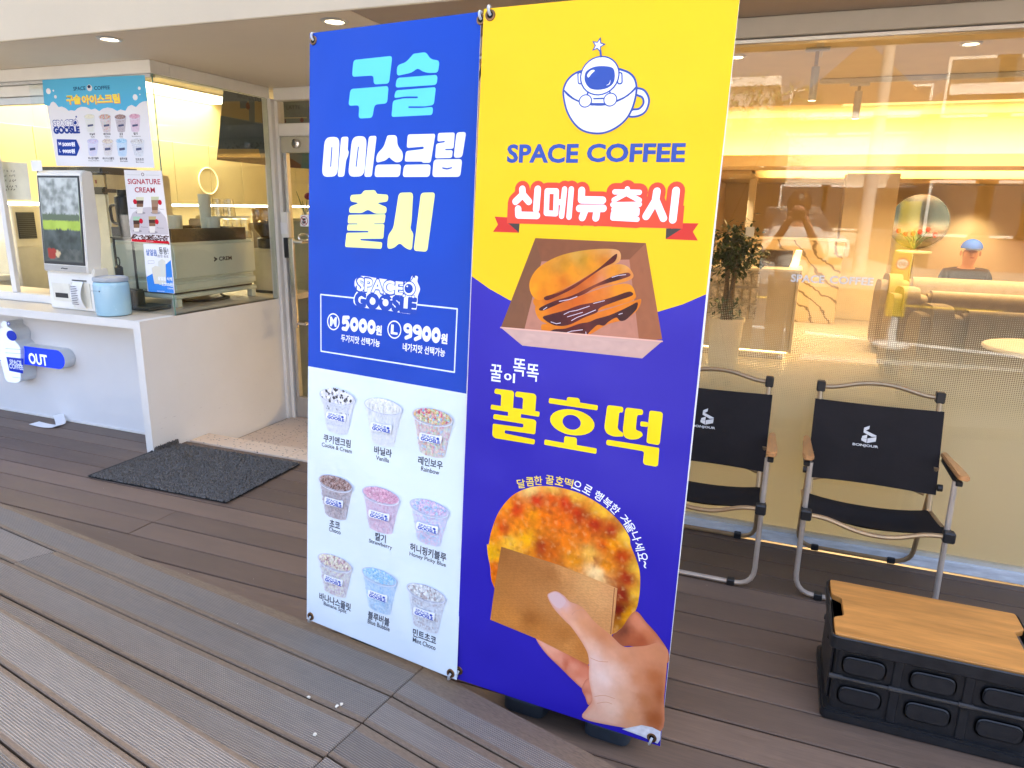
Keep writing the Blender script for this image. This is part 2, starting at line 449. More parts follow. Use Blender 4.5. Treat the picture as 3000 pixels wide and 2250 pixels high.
        mg = n.new('ShaderNodeMix'); mg.data_type = 'RGBA'; mg.blend_type = 'MULTIPLY'; mg.inputs[0].default_value = 1.0
        l.new(col, mg.inputs[6]); l.new(gr, mg.inputs[7]); l.new(mg.outputs[2], b.inputs['Base Color'])
    l.new(nrm, b.inputs['Normal'])
    return m
DECK = board_mat('brown_deck_board', (0.132, 0.092, 0.068), (0.10, 0.055, 0.03), 0)
RIBBED = board_mat('ribbed_composite_board', (0.190, 0.166, 0.140), (0.150, 0.108, 0.072), 0.0062)

def board(parent, quad, ztop, th, m, bev=0.0025):
    """a plank from four ground-plan corners: far-left, far-right, near-right, near-left"""
    fl, fr, nr, nl = [Vector((p[0], p[1], 0)) for p in quad]
    d = (nr-nl).normalized(); nrm = Vector((-d.y, d.x, 0))
    o0 = nl.copy(); R_ = Matrix(((d.x, nrm.x, 0, o0.x), (d.y, nrm.y, 0, o0.y), (0, 0, 1, ztop), (0, 0, 0, 1)))
    loc = [R_.inverted() @ Vector((p.x, p.y, ztop)) for p in (nl, nr, fr, fl)]
    mb = MB().prism([(p.x, p.y) for p in loc], -th, 0.0)
    o = obj('board', mb, m, parent, world=False, bevel=bev)
    o.matrix_basis = R_
    o['bw'] = float((loc[3].y+loc[2].y)/2)
    return o

# ================================================================== ground, deck and steps
Z1, Z2 = 0.085, 0.20
GAP = 0.0028
ground = struct(obj('ground', B(-60, 60, -60, 40, -0.42, -0.40), mat('dark_soil', (0.05, 0.045, 0.04), 0.95)))
deck = struct(obj('deck', B(-7.5, 5.0, 0.9, 3.125, -0.16, -0.034), DARK))
def xs_breaks(rows, x0, x1):
    out = [x0]+sorted(rows)+[x1]; return list(zip(out, out[1:]))
def row(parent, ya, yb, breaks, x0, x1):
    for a, b_ in xs_breaks(breaks, x0, x1):
        board(parent, [(a+GAP/2, yb-GAP), (b_-GAP/2, yb-GAP), (b_-GAP/2, ya+GAP), (a+GAP/2, ya+GAP)], random.uniform(-0.0012, 0.0012), 0.025, DECK)
rb = random.Random(5)
yl = 3.117; k = 0
fixed = {3: [onZ(60, 1270, 0).x], 5: [], 7: [onZ(405, 1549, 0).x], 6: [onZ(550, 1481, 0).x]}
XM = -1.02
while yl > 1.15:
    row(deck, yl-0.1325, yl, fixed.get(k, [rb.uniform(-6.0, -4.6)]), -7.4, XM)
    yl -= 0.1325; k += 1
yr = 3.0685+0.052; k = 0
row(deck, 3.0685, 3.120, [1.9], XM, 4.9); yr = 3.0685
while yr > 1.15:
    row(deck, yr-0.1345, yr, [rb.choice([1.3, 1.9, 2.4, 2.9])], XM, 4.9); yr -= 0.1345; k += 1

def ground_line(a, b, z):
    p, q = onZ(a[0], a[1], z), onZ(b[0], b[1], z); s_ = (q.y-p.y)/(q.x-p.x)
    return (s_, p.y-s_*p.x)
def isect(l1, l2):
    x = (l2[1]-l1[1])/(l1[0]-l2[0]); return (x, l1[0]*x+l1[1])
Lf = [ground_line((0, 1470), (1250, 1952), Z1), ground_line((0, 1544), (1150, 2040), Z1), ground_line((0, 1633), (1062, 2117), Z1), ground_line((0, 1740), (949, 2218), Z1)]
Rt = [ground_line((1250, 1952), (1819, 2250), Z1), ground_line((1150, 2040), (1532, 2250), Z1), ground_line((1062, 2117), (1287, 2250), Z1), ground_line((949, 2218), (992, 2243), Z1)]
Lf.append((Lf[3][0], Lf[3][1]-0.134)); Rt.append((Rt[2][0], Rt[2][1]-0.27)); Rt[3] = (Rt[2][0]*0.98, Rt[2][1]-0.133)
butt = ground_line((1240, 1953), (949, 2218), Z1)
def yat(l, x): return l[0]*x+l[1]
_k = isect(Lf[0], butt); step1 = struct(obj('lower_step', MB().prism([(-7.1, yat(Lf[0], -7.1)-0.05), (_k[0], _k[1]-0.05), (4.7, yat(Rt[0], 4.7)-0.05), (4.7, yat(Rt[-1], 4.7)+0.03), (isect(Rt[-1], butt)[0], isect(Rt[-1], butt)[1]+0.03), (-7.1, yat(Lf[-1], -7.1)+0.03)], -0.01, Z1-0.032), DARK))
for i in range(4):
    a, b_ = Lf[i], Lf[i+1]; ja, jb = isect(a, butt), isect(b_, butt)
    brk = []
    if i == 1: brk = [onZ(106, 1631, Z1).x]
    xs = [-7.2]+brk+[None]
    for q in range(len(xs)-1):
        x0, x1 = xs[q], xs[q+1]
        dx = 0.03
        fl = (x0+GAP/2+(dx if q else 0), yat(a, x0)-GAP); nl = (x0+GAP/2-(dx if q else 0), yat(b_, x0)+GAP)
        if x1 is None: fr, nr = (ja[0]-GAP/2, ja[1]-GAP), (jb[0]-GAP/2, jb[1]+GAP)
        else: fr, nr = (x1+dx-GAP/2, yat(a, x1+dx)-GAP), (x1-dx-GAP/2, yat(b_, x1-dx)+GAP)
        board(step1, [fl, fr, nr, nl], Z1+random.uniform(-.001, .001), 0.03, RIBBED, 0.003)
    a, b_ = Rt[i], Rt[i+1]; ja, jb = isect(a, butt), isect(b_, butt)
    board(step1, [(ja[0]+GAP/2, ja[1]-GAP), (4.8, yat(a, 4.8)-GAP), (4.8, yat(b_, 4.8)+GAP), (jb[0]+GAP/2, jb[1]+GAP)], Z1+random.uniform(-.001, .001), 0.03, RIBBED, 0.003)
E2 = [ground_line((0, 1773), (778, 2250), Z2), ground_line((0, 1942), (435, 2250), Z2), ground_line((0, 2170), (94, 2250), Z2)]
pitch = (E2[0][1]-E2[2][1])/2
E2[1] = (E2[0][0], E2[1][1]+(E2[1][0]-E2[0][0])*-1.7); E2[2] = (E2[0][0], E2[2][1]+(E2[2][0]-E2[0][0])*-1.6)
for k in range(5): E2.append((E2[0][0], E2[-1][1]-0.146))
step2 = struct(obj('upper_step', MB().prism([(-7.1, yat(E2[0], -7.1)-0.05), (4.7, yat(E2[0], 4.7)-0.05), (4.7, yat(E2[-1], 4.7)+0.03), (-7.1, yat(E2[-1], -7.1)+0.03)], Z1+0.004, Z2-0.034), DARK))
for i in range(len(E2)-1):
    a, b_ = E2[i], E2[i+1]
    board(step2, [(-7.2, yat(a, -7.2)-GAP), (4.8, yat(a, 4.8)-GAP), (4.8, yat(b_, 4.8)+GAP), (-7.2, yat(b_, -7.2)+GAP)], Z2+random.uniform(-.001, .001), 0.03, RIBBED, 0.003)

# entrance: pale threshold tiles and the lower tile floor behind them
def terrazzo(name, base):
    m, n, l, b = _new(name)
    tc = n.new('ShaderNodeTexCoord'); mp = n.new('ShaderNodeMapping'); mp.inputs['Scale'].default_value = (1, 2.1, 1); mp.inputs['Rotation'].default_value = (0, 0, 0.5)
    l.new(tc.outputs['Object'], mp.inputs[0])
    v = n.new('ShaderNodeTexVoronoi'); v.inputs['Scale'].default_value = 42; l.new(mp.outputs[0], v.inputs['Vector'])
    s1 = n.new('ShaderNodeSeparateColor'); l.new(v.outputs['Color'], s1.inputs[0])
    lt = n.new('ShaderNodeMath'); lt.operation = 'LESS_THAN'; lt.inputs[1].default_value = 0.42; l.new(s1.outputs[0], lt.inputs[0])
    ds = n.new('ShaderNodeMath'); ds.operation = 'LESS_THAN'; ds.inputs[1].default_value = 0.27; l.new(v.outputs['Distance'], ds.inputs[0])
    mu = n.new('ShaderNodeMath'); mu.operation = 'MULTIPLY'; l.new(lt.outputs[0], mu.inputs[0]); l.new(ds.outputs[0], mu.inputs[1])
    mx = n.new('ShaderNodeMix'); mx.data_type = 'RGBA'; l.new(mu.outputs[0], mx.inputs[0]); mx.inputs[6].default_value = base+(1,); mx.inputs[7].default_value = (0.06, 0.045, 0.04, 1)
    l.new(mx.outputs[2], b.inputs['Base Color']); b.inputs['Roughness'].default_value = 0.55
    return m
TERR = terrazzo('terrazzo_tile', (0.62, 0.50, 0.40)); TERR2 = terrazzo('pale_threshold_tile', (0.70, 0.56, 0.42))
entry = struct(obj('entrance_floor', B(-3.32, -1.66, 3.128, 4.30, -0.30, -0.122), mat('grout', (0.25, 0.21, 0.18), 0.9)))
jx = onZ(703, 1302, 0).x
xt = [-3.318, jx, jx+0.40, jx+0.80, -1.66]
for a, b_ in zip(xt, xt[1:]):
    obj('threshold_tile', B(a+0.0015, b_-0.0015, 3.130, 3.283, -0.121, 0.002), TERR2, entry, bevel=0.002)
tx = [-3.318, -3.02, -2.62, -2.22, -1.82, -1.66]; ty = [3.286, 3.69, 4.09, 4.30]
for a, b_ in zip(tx, tx[1:]):
    for c_, d_ in zip(ty, ty[1:]):
        obj('tile', B(a+0.0015, b_-0.0015, c_+0.0015, d_-0.0015, -0.121, -0.11), TERR, entry, bevel=0.001)

# ================================================================== the building
bld = thing('shop_building', 'cream shop building with a shallow canopy over the glazed front', 'building', (-1, 2.6, 0))
ZS = 2.165
obj('fascia', B(-9, 9, 2.56, 2.575, ZS, 3.3), FASCIA, bld, bevel=0.004)
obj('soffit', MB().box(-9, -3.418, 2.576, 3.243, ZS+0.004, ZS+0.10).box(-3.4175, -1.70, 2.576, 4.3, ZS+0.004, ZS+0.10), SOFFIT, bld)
obj('header_wall', MB().box(-9, -3.42, 3.245, 3.26, ZS+0.004, 2.72).box(-3.435, -3.4185, 3.261, 4.34, ZS+0.0045, 2.72), FASCIA, bld)
obj('soffit', B(-1.696, 9, 2.576, 3.30, ZS+0.004, ZS+0.10), mat('soffit_shadow_brown', (0.42, 0.34, 0.27), 0.75, var=0.05, scale=1.5), bld)  # darker copy of the soffit paint, shadow above the window put into colour
obj('unseen_upper_mass', B(-12, 12, 2.662, 15.2, 3.305, 4.3), FASCIA, bld)  # unseen mass put in to shade the front, height set for the shadow's reach
obj('unseen_upper_mass', B(-12, 12, 2.662, 2.9, 2.72, 3.30), FASCIA, bld)
obj('side_wall', B(-9.3, -9.0, 2.70, 15, -0.4, 3.3), FASCIA, bld)
obj('side_wall', B(9.0, 9.3, 2.70, 15, -0.4, 3.3), FASCIA, bld)
# service-window header beam: along the front and back along the side to the door
hb = obj('header_beam', B(-9, -3.318, 3.105, 3.24, 2.10, ZS+0.003), FRAME_WHITE, bld, bevel=0.003)
hb2 = obj('header_beam', B(-3.40, -3.3175, 3.242, 4.06, 2.10, ZS+0.003), FRAME_WHITE, bld, bevel=0.003)
obj('bead', B(-9, -3.335, 3.118, 3.15, 2.083, 2.0985), ALU, bld)
# return wall between the entrance recess and the big window (behind the banners)
obj('return_wall', B(-1.70, -1.62, 3.12, 4.30, -0.2, ZS+0.003), WHITE_WALL, bld, bevel=0.003)

# ================================================================== interior shell
WARM_WALL = mat('warm_plaster', (0.66, 0.52, 0.30), 0.8, var=0.05, scale=1.2)
CEIL = mat('ceiling_paint', (0.72, 0.66, 0.56), 0.85, var=0.03)
HCEIL = mat('amber_ceiling_paint', (0.72, 0.59, 0.37), 0.85, var=0.03)
BEAM = mat('ceiling_beam_paint', (0.60, 0.47, 0.28), 0.85, var=0.03)
FLOOR_IN = mat('interior_floor_tile', (0.50, 0.42, 0.31), 0.35, var=0.10, scale=1.1)
fl_in = struct(obj('interior_floor', MB().box(-9, -3.326, 3.13, 15, -0.30, -0.112).box(-3.322, 9, 4.305, 15, -0.30, -0.112).box(-1.60, 9, 3.20, 4.302, -0.30, -0.112), FLOOR_IN))
struct(obj('interior_back_wall', B(-1.30, 9, 14.2, 14.4, -0.11, 2.9), WARM_WALL))
struct(obj('interior_side_wall', B(4.6, 4.7, 3.3, 14.2, -0.11, 2.9), WARM_WALL))
KWALL = mat('kitchen_wall', (0.62, 0.52, 0.30), 0.6, var=0.04)
struct(obj('kitchen_back_wall', B(-6.38, -1.30, 8.60, 8.75, -0.11, 2.75), KWALL))
struct(obj('kitchen_side_wall', B(-6.45, -6.385, 3.25, 8.75, -0.11, 2.75), KWALL))
struct(obj('kitchen_end_wall', B(-1.38, -1.22, 8.752, 14.2, -0.11, 2.9), WARM_WALL))
# ceilings: flat strip at the window, a raised tray, a dropped beam, a second tray
ceil = struct(obj('interior_ceiling', MB().box(-1.69, 4.7, 3.305, 6.6, 2.30, 2.34), HCEIL))
struct(obj('ceiling_divider', B(-1.70, -1.62, 4.41, 8.75, 2.05, 2.66), CEIL))
struct(obj('ceiling_tray', MB().box(-1.62, 4.7, 6.665, 10.35, 2.62, 2.66).box(-1.3, 4.7, 10.25, 10.33, 2.06, 2.62), HCEIL))
struct(obj('ceiling_tray_edge', B(-1.3, 4.7, 6.60, 6.66, 2.30, 2.62), HCEIL))
struct(obj('ceiling_beam', MB().box(-1.3, 4.7, 9.90, 9.95, 2.0, 2.135).box(-1.3, 4.7, 9.955, 10.9, 2.0, 2.05), BEAM))
struct(obj('far_ceiling_tray', MB().box(-1.3, 4.7, 10.9, 14.2, 2.50, 2.54).box(-0.7, 4.7, 13.6, 13.66, 1.93, 2.5), HCEIL))
struct(obj('far_ceiling_beam', MB().box(-0.62, 4.7, 13.3, 13.34, 1.93, 2.0).box(-1.3, -0.62, 10.9, 14.2, 1.94, 1.99).box(-0.62, 4.7, 13.345, 14.2, 1.93, 1.96), BEAM))
struct(obj('kitchen_ceiling', MB().box(-6.4, -1.705, 4.41, 8.6, 2.46, 2.50).box(-6.4, -3.42, 3.25, 4.405, 2.46, 2.50), CEIL))
struct(obj('passage_ceiling', B(-3.3, -1.705, 4.32, 4.40, 2.17, 2.46), CEIL))
# ================================================================== order counter at the service window
XP = -3.325
TOP_WOOD = mat('counter_top_laminate', (0.62, 0.55, 0.45), 0.4, var=0.05, scale=3)
def scuffed_white():
    m = mat('scuffed_white_panel', (0.78, 0.77, 0.73), 0.5, var=0.035, scale=2.2, bump=0.06, bscale=20)
    n, l = m.node_tree.nodes, m.node_tree.links; b = n['Principled BSDF']
    src = b.inputs['Base Color'].links[0].from_socket
    tc = n.new('ShaderNodeTexCoord'); mp = n.new('ShaderNodeMapping'); mp.inputs['Rotation'].default_value = (0.5, 0, 0); mp.inputs['Scale'].default_value = (1, 3, 26)
    l.new(tc.outputs['Object'], mp.inputs[0])
    t = n.new('ShaderNodeTexNoise'); t.inputs['Scale'].default_value = 5.0; t.inputs['Detail'].default_value = 3; l.new(mp.outputs[0], t.inputs['Vector'])
    r = n.new('ShaderNodeMapRange'); r.inputs[1].default_value = 0.70; r.inputs[2].default_value = 0.76; l.new(t.outputs['Fac'], r.inputs[0])
    sx = n.new('ShaderNodeSeparateXYZ'); l.new(tc.outputs['Object'], sx.inputs[0])
    hz = n.new('ShaderNodeMapRange'); hz.inputs[1].default_value = 0.45; hz.inputs[2].default_value = 0.0; hz.inputs[3].default_value = 0.0; hz.inputs[4].default_value = 0.75; l.new(sx.outputs['Z'], hz.inputs[0])
    mu = n.new('ShaderNodeMath'); mu.operation = 'MULTIPLY'; l.new(r.outputs[0], mu.inputs[0]); l.new(hz.outputs[0], mu.inputs[1])
    mx = n.new('ShaderNodeMix'); mx.data_type = 'RGBA'; l.new(mu.outputs[0], mx.inputs[0]); l.new(src, mx.inputs[6]); mx.inputs[7].default_value = (0.12, 0.11, 0.10, 1)
    l.new(mx.outputs[2], b.inputs['Base Color']); return m
ctr = thing('order_counter', 'white service counter with overhanging top and scuffed side panel', 'counter', (-4.4, 3.1, 0))
TOPZ = 0.775
obj('counter_top', MB().prism([(-8.9, 2.88), (XP-0.052, 2.88), (XP-0.052, 3.118), (XP-0.002, 3.118), (XP-0.002, 4.04), (XP-0.06, 4.04), (XP-0.06, 4.75), (-4.15, 4.75), (-4.15, 3.66), (-8.9, 3.66)], TOPZ-0.042, TOPZ), TOP_WOOD, ctr, bevel=0.002)
obj('edge_band', B(-8.9, XP-0.0525, 2.872, 2.879, TOPZ-0.045, TOPZ+0.001), FRAME_WHITE, ctr)
sp_ = obj('side_panel', MB().prism([(2.872, -0.112), (4.072, -0.112), (4.072, TOPZ), (3.1185, TOPZ), (3.1185, TOPZ+0.0015), (2.872, TOPZ+0.0015)], XP-0.05, XP, axis='x'), scuffed_white(), ctr, bevel=0.002)
obj('corner_trim', B(XP-0.051, XP+0.002, 2.866, 2.8715, 0.0, TOPZ+0.001), FRAME_WHITE, ctr)
obj('front_panel', B(-8.9, XP-0.0505, 3.105, 3.125, 0.006, TOPZ-0.043), mat('front_panel_paint', (0.76, 0.76, 0.76), 0.42, var=0.03, scale=1.8), ctr)
obj('skirting', B(-8.9, XP-0.0505, 3.098, 3.1045, 0.001, 0.012), FRAME_WHITE, ctr)
hk = thing('metal_bracket', 'small black bent metal hook under the counter corner', 'hook', (XP-0.07, 2.93, 0.70))
obj('plate', B(XP-0.10, XP-0.052, 2.915, 2.945, 0.722, 0.731), BLACK_PL, hk)
obj('arm', MB().tube(bez([(XP-0.09, 2.93, 0.722), (XP-0.088, 2.93, 0.69), (XP-0.07, 2.93, 0.672), (XP-0.066, 2.93, 0.645), (XP-0.055, 2.93, 0.632)], 4), 0.006, 6), BLACK_PL, hk, smooth=True)

# ================================================================== service window glazing
sw = thing('service_window', 'frameless corner glazing of the service window above the counter', 'window', (-3.8, 3.13, TOPZ))
def pane(name, parent, x0, x1, y0, y1, z0, z1, m=None): return obj(name, B(x0, x1, y0, y1, z0, z1), m or GLASS, parent)
pane('pane', sw, -4.30, XP-0.0085, 3.125, 3.133, TOPZ+0.002, 2.098)
pane('pane', sw, XP-0.008, XP, 3.125, 4.03, TOPZ+0.002, 2.098)
obj('glass_edge', B(XP-0.0082, XP+0.0004, 3.1235, 3.1248, TOPZ+0.002, 2.098), GLASS_EDGE, sw)
obj('glass_edge', B(XP-0.007, XP-0.001, 3.126, 4.03, 2.0985, 2.0995), GLASS_EDGE, sw)
# sliding sash at the far left
xm = onY(22, 720, 3.14).x
obj('rail', B(-8.9, -4.31, 3.12, 3.17, TOPZ+0.001, TOPZ+0.052), FRAME_WHITE, sw, bevel=0.003)
obj('rail', B(-8.9, -4.20, 3.136, 3.175, 2.02, 2.082), FRAME_WHITE, sw, bevel=0.003)
obj('rail', B(-8.9, -4.20, 3.140, 3.18, 1.975, 2.018), ALU, sw, bevel=0.003)
obj('stile', B(xm-0.022, xm+0.022, 3.14, 3.17, TOPZ+0.053, 1.974), FRAME_WHITE, sw, bevel=0.003)
pane('sliding_pane', sw, -8.6, xm-0.023, 3.150, 3.156, TOPZ+0.053, 1.974)
# corner post at the door
obj('post', B(XP-0.055, XP+0.022, 4.045, 4.12, -0.112, 2.0985), FRAME_WHITE, sw, bevel=0.003)
obj('post', B(XP-0.030, XP-0.001, 4.031, 4.0445, TOPZ+0.002, 2.098), mat('pale_seal', (0.62, 0.62, 0.5), 0.5), sw)

# ================================================================== entrance door
dr = thing('entrance_door', 'glass entrance door in a white frame beside the service window', 'door', (-2.8, 4.1, -0.11))
DX0, DX1 = XP+0.024, -1.705
DY = 4.075
obj('frame', MB().box(DX0, DX1, DY, DY+0.07, 2.09, ZS+0.003), FRAME_WHITE, dr, bevel=0.003)
obj('frame', B(DX0, DX0+0.028, DY, DY+0.07, -0.11, 2.088), FRAME_WHITE, dr, bevel=0.003)
obj('frame', B(DX1-0.035, DX1, DY, DY+0.07, -0.11, 2.088), FRAME_WHITE, dr, bevel=0.003)
obj('transom_bar', B(DX0+0.029, DX1-0.036, DY, DY+0.07, 1.865, 1.945), FRAME_WHITE, dr, bevel=0.003)
pane('transom_pane', dr, DX0+0.029, DX1-0.036, DY+0.03, DY+0.036, 1.946, 2.089)
leaf = obj('leaf_frame', MB().box(DX0+0.035, DX0+0.062, DY+0.02, DY+0.06, 0.05, 1.855).box(DX1-0.075, DX1-0.042, DY+0.02, DY+0.06, 0.05, 1.855), ALU, dr, bevel=0.002)
obj('door_closer', B(DX0+0.031, DX1-0.042, DY+0.012, DY+0.065, 1.76, 1.862), mat('beige_rail', (0.50, 0.47, 0.36), 0.4), dr, bevel=0.003)
obj('kick_plate', B(DX0+0.035, DX1-0.042, DY+0.015, DY+0.062, -0.105, 0.049), mat('greige_metal', (0.42, 0.39, 0.35), 0.45, metal=0.3), dr, bevel=0.003)
pane('door_pane', dr, DX0+0.063, DX1-0.076, DY+0.035, DY+0.043, 0.051, 1.759)
obj('lock_knob', MB().lathe([(0.028, 0), (0.03, 0.006), (0.03, 0.03), (0.02, 0.034), (0.012, 0.034), (0.0, 0.036)], n=20, M=Matrix.Translation((DX0+0.17, DY+0.011, 1.815)) @ Matrix.Rotation(RAD(90), 4, 'X')), STEEL, dr, smooth=True)
hx = DX0+0.115
obj('pull_handle', MB().box(hx-0.02, hx+0.02, DY-0.055, DY-0.030, 0.58, 1.20), STEEL, dr, bevel=0.004)
obj('handle_bracket', MB().box(hx-0.012, hx+0.09, DY-0.050, DY+0.03, 1.165, 1.185).box(hx-0.012, hx+0.09, DY-0.050, DY+0.03, 0.60, 0.62), STEEL, dr, bevel=0.003)
obj('push_ring', MB().tube([(hx+0.10+0.045*math.cos(t), DY-0.03, 1.205+0.022*math.sin(t)) for t in [2*math.pi*i/20 for i in range(20)]], 0.008, 8, closed=True), STEEL, dr, smooth=True)
obj('card_holder', B(DX0+0.022, DX0+0.078, DY-0.02, DY+0.012, 1.20, 1.37), WHITE_PL, dr, bevel=0.003)
obj('notice_tape', B(DX0+0.018, DX0+0.075, DY-0.024, DY-0.0205, 1.225, 1.30), PAPER, dr)
obj('black_sleeve', B(DX0+0.03, DX0+0.072, DY-0.02, DY+0.012, 1.06, 1.198), BLACK_PL, dr, bevel=0.003)
fr_d = Frame((DX0, DY+0.028, 0), (1, 0, 0), (0, 0, 1))
pr = Print(fr_d, (600, 100, 350/830), 1)
pr.poly([(664, 1258), (726, 1254), (726, 1336), (664, 1336)], (0.78, 0.78, 0.78)); pr.ell((690, 1297), 26, 33, (0.35, 0.04, 0.05)); pr.ell((690, 1297), 22, 28, (0.78, 0.78, 0.78))
pr.poly([(676, 1280), (702, 1280), (700, 1292), (678, 1292)], (0.02, 0.02, 0.02), 0.003); pr.poly([(676, 1296), (703, 1296), (703, 1303), (676, 1303)], (0.02, 0.02, 0.02)); pr.poly([(676, 1306), (703, 1306), (700, 1316), (679, 1316)], (0.02, 0.02, 0.02), 0.003)
pr.stroke([(674, 1276), (706, 1318)], 0.005, (0.35, 0.04, 0.05))
pr.build('no_food_sticker', dr, INK_MATTE)

# ================================================================== the big shop window
YW = 3.16
win = thing('shop_window', 'wide warm-lit shop window with a frosted dot film over its lower half', 'window', (1.5, YW, 0))
obj('frame', B(-1.615, 8.9, YW-0.045, YW+0.045, 2.096, ZS+0.003), mat('grey_beige_frame', (0.46, 0.42, 0.36), 0.5, var=0.05), win, bevel=0.003)
obj('frame_bead', B(-1.615, 8.9, YW-0.02, YW+0.04, 2.078, 2.0945), ALU, win, bevel=0.002)
obj('frame', B(-1.615, -1.56, YW-0.04, YW+0.04, 0.066, 2.077), FRAME_WHITE, win, bevel=0.003)
SILL = mat('weathered_white_sill', (0.60, 0.64, 0.68), 0.6, var=0.22, scale=9, stretch=(1, 4, 6))
obj('sill', B(-1.615, 8.9, YW-0.032, YW+0.05, 0.001, 0.050), SILL, win, bevel=0.003)
obj('sill_bead', B(-1.615, 8.9, YW-0.020, YW+0.0062, 0.0505, 0.065), mat('cream_bead', (0.58, 0.54, 0.44), 0.5, var=0.15, scale=8), win)
pane('pane', win, -1.555, 8.9, YW-0.004, YW+0.004, 0.066, 2.077, glass('window_glass', (0.98, 0.97, 0.93), 0.030))
def film_mat():
    m, n, l, b = _new('dotted_frost_film'); n.remove(b); out = n['Material Output']
    tr = n.new('ShaderNodeBsdfTransparent'); df = n.new('ShaderNodeBsdfDiffuse'); tl = n.new('ShaderNodeBsdfTranslucent')
    df.inputs[0].default_value = (0.68, 0.66, 0.54, 1); tl.inputs[0].default_value = (0.80, 0.80, 0.66, 1)
    mf = n.new('ShaderNodeMixShader'); mf.inputs[0].default_value = 0.5; l.new(df.outputs[0], mf.inputs[1]); l.new(tl.outputs[0], mf.inputs[2])
    tc = n.new('ShaderNodeTexCoord'); sx = n.new('ShaderNodeSeparateXYZ'); l.new(tc.outputs['Object'], sx.inputs[0])
    def cosn(sock):
        mu = n.new('ShaderNodeMath'); mu.operation = 'MULTIPLY'; mu.inputs[1].default_value = 2*math.pi/0.0075; l.new(sock, mu.inputs[0])
        c = n.new('ShaderNodeMath'); c.operation = 'COSINE'; l.new(mu.outputs[0], c.inputs[0]); return c.outputs[0]
    ad = n.new('ShaderNodeMath'); ad.operation = 'ADD'; l.new(cosn(sx.outputs['X']), ad.inputs[0]); l.new(cosn(sx.outputs['Z']), ad.inputs[1])
    den = n.new('ShaderNodeMapRange'); den.inputs[1].default_value = 1.12; den.inputs[2].default_value = 0.62; den.inputs[3].default_value = -2.2; den.inputs[4].default_value = 2.2; l.new(sx.outputs['Z'], den.inputs[0])
    s2 = n.new('ShaderNodeMath'); s2.operation = 'ADD'; l.new(ad.outputs[0], s2.inputs[0]); l.new(den.outputs[0], s2.inputs[1])
    th = n.new('ShaderNodeMapRange'); th.inputs[1].default_value = -0.35; th.inputs[2].default_value = 0.35; l.new(s2.outputs[0], th.inputs[0])
    ma = n.new('ShaderNodeMath'); ma.operation = 'MULTIPLY'; ma.inputs[1].default_value = 0.97; l.new(th.outputs[0], ma.inputs[0])
    mx = n.new('ShaderNodeMixShader'); l.new(ma.outputs[0], mx.inputs[0]); l.new(tr.outputs[0], mx.inputs[1]); l.new(mf.outputs[0], mx.inputs[2])
    l.new(mx.outputs[0], out.inputs[0]); return m
obj('frost_film', B(-1.555, 8.9, YW+0.0065, YW+0.0068, 0.0505, 1.16), film_mat(), win)
fr_w = Frame((0, YW-0.0045, 0), (1, 0, 0), (0, 0, 1))
pr = Print(fr_w, (2050, 600, 950/2212), 1)
pr.text('SPACE', (622, 503), (852, 506), 54, (0.75, 0.74, 0.70), 0.028)
pr.text('COFFEE', (886, 515), (1187, 520), 54, (0.75, 0.74, 0.70), 0.028)
pr.build('lettering', win, INK_MATTE)
# ================================================================== the two hanging banners
LB_BL, LB_BR, LB_TL = Vector((-1.352, 1.685, 0.108)), Vector((-0.766, 1.601, 0.105)), Vector((-1.383, 1.889, 1.922))
RB_BL, RB_BR, RB_TL = Vector((-0.771, 1.612, 0.096)), Vector((-0.175, 1.583, 0.092)), Vector((-0.748, 1.712, 1.901))
NAVY = srgb(38, 72, 158); RED = srgb(222, 72, 46); YEL = srgb(245, 194, 2)
LBLUE = (0.002, 0.052, 0.43); PAPERW = (0.70, 0.79, 0.86)
PURP = (0.022, 0.013, 0.36)
def banner_cloth(name, fr, px, cols, parent):
    c = [fr.uv(*p) for p in px]
    m, n, l, b = _new('vinyl_back'); b.inputs['Base Color'].default_value = (0.75, 0.75, 0.75, 1); b.inputs['Roughness'].default_value = 0.5
    mb = MB(); 
    pts = c
    vs = [fr.at(u, v, 0.0) for u, v in pts]+[fr.at(u, v, -0.0008) for u, v in pts]
    mb._add(vs, [(0, 1, 2, 3), (7, 6, 5, 4), (0, 4, 5, 1), (1, 5, 6, 2), (2, 6, 7, 3), (3, 7, 4, 0)])
    return obj('cloth', mb, m, parent), c
def grommet(fr, px, py, parent, updir=1):
    u, v = fr.uv(px, py); rows = []
    M = Matrix.Identity(4); cc = fr.at(u, v, 0.001)
    M = Matrix(((fr.U.x, fr.V.x, fr.N.x, cc.x), (fr.U.y, fr.V.y, fr.N.y, cc.y), (fr.U.z, fr.V.z, fr.N.z, cc.z), (0, 0, 0, 1)))
    o = obj('grommet', MB().lathe([(0.0075, 0.0), (0.0075, 0.002), (0.009, 0.0032), (0.0125, 0.0025), (0.0135, 0.0)], n=20, M=M), mat('tarnished_brass', (0.22, 0.12, 0.06), 0.35, metal=0.9, var=0.3, scale=60), parent, smooth=True)
    obj('eyelet', MB().lathe([(0.0073, 0.0016), (0.0, 0.0016)], n=16, M=M), DARK, o)
    hookpts = [(u+0.001, v, 0.002), (u-0.001, v+updir*0.006, 0.007), (u-0.003, v+updir*0.014, 0.007), (u-0.005, v+updir*0.020, 0.002), (u-0.006, v+updir*0.021, -0.008)]
    obj('hook', MB().tube(bez([fr.at(*p) for p in hookpts], 4), 0.0036, 8), mat('grey_hook', (0.42, 0.45, 0.47), 0.4, metal=0.2), parent, smooth=True)
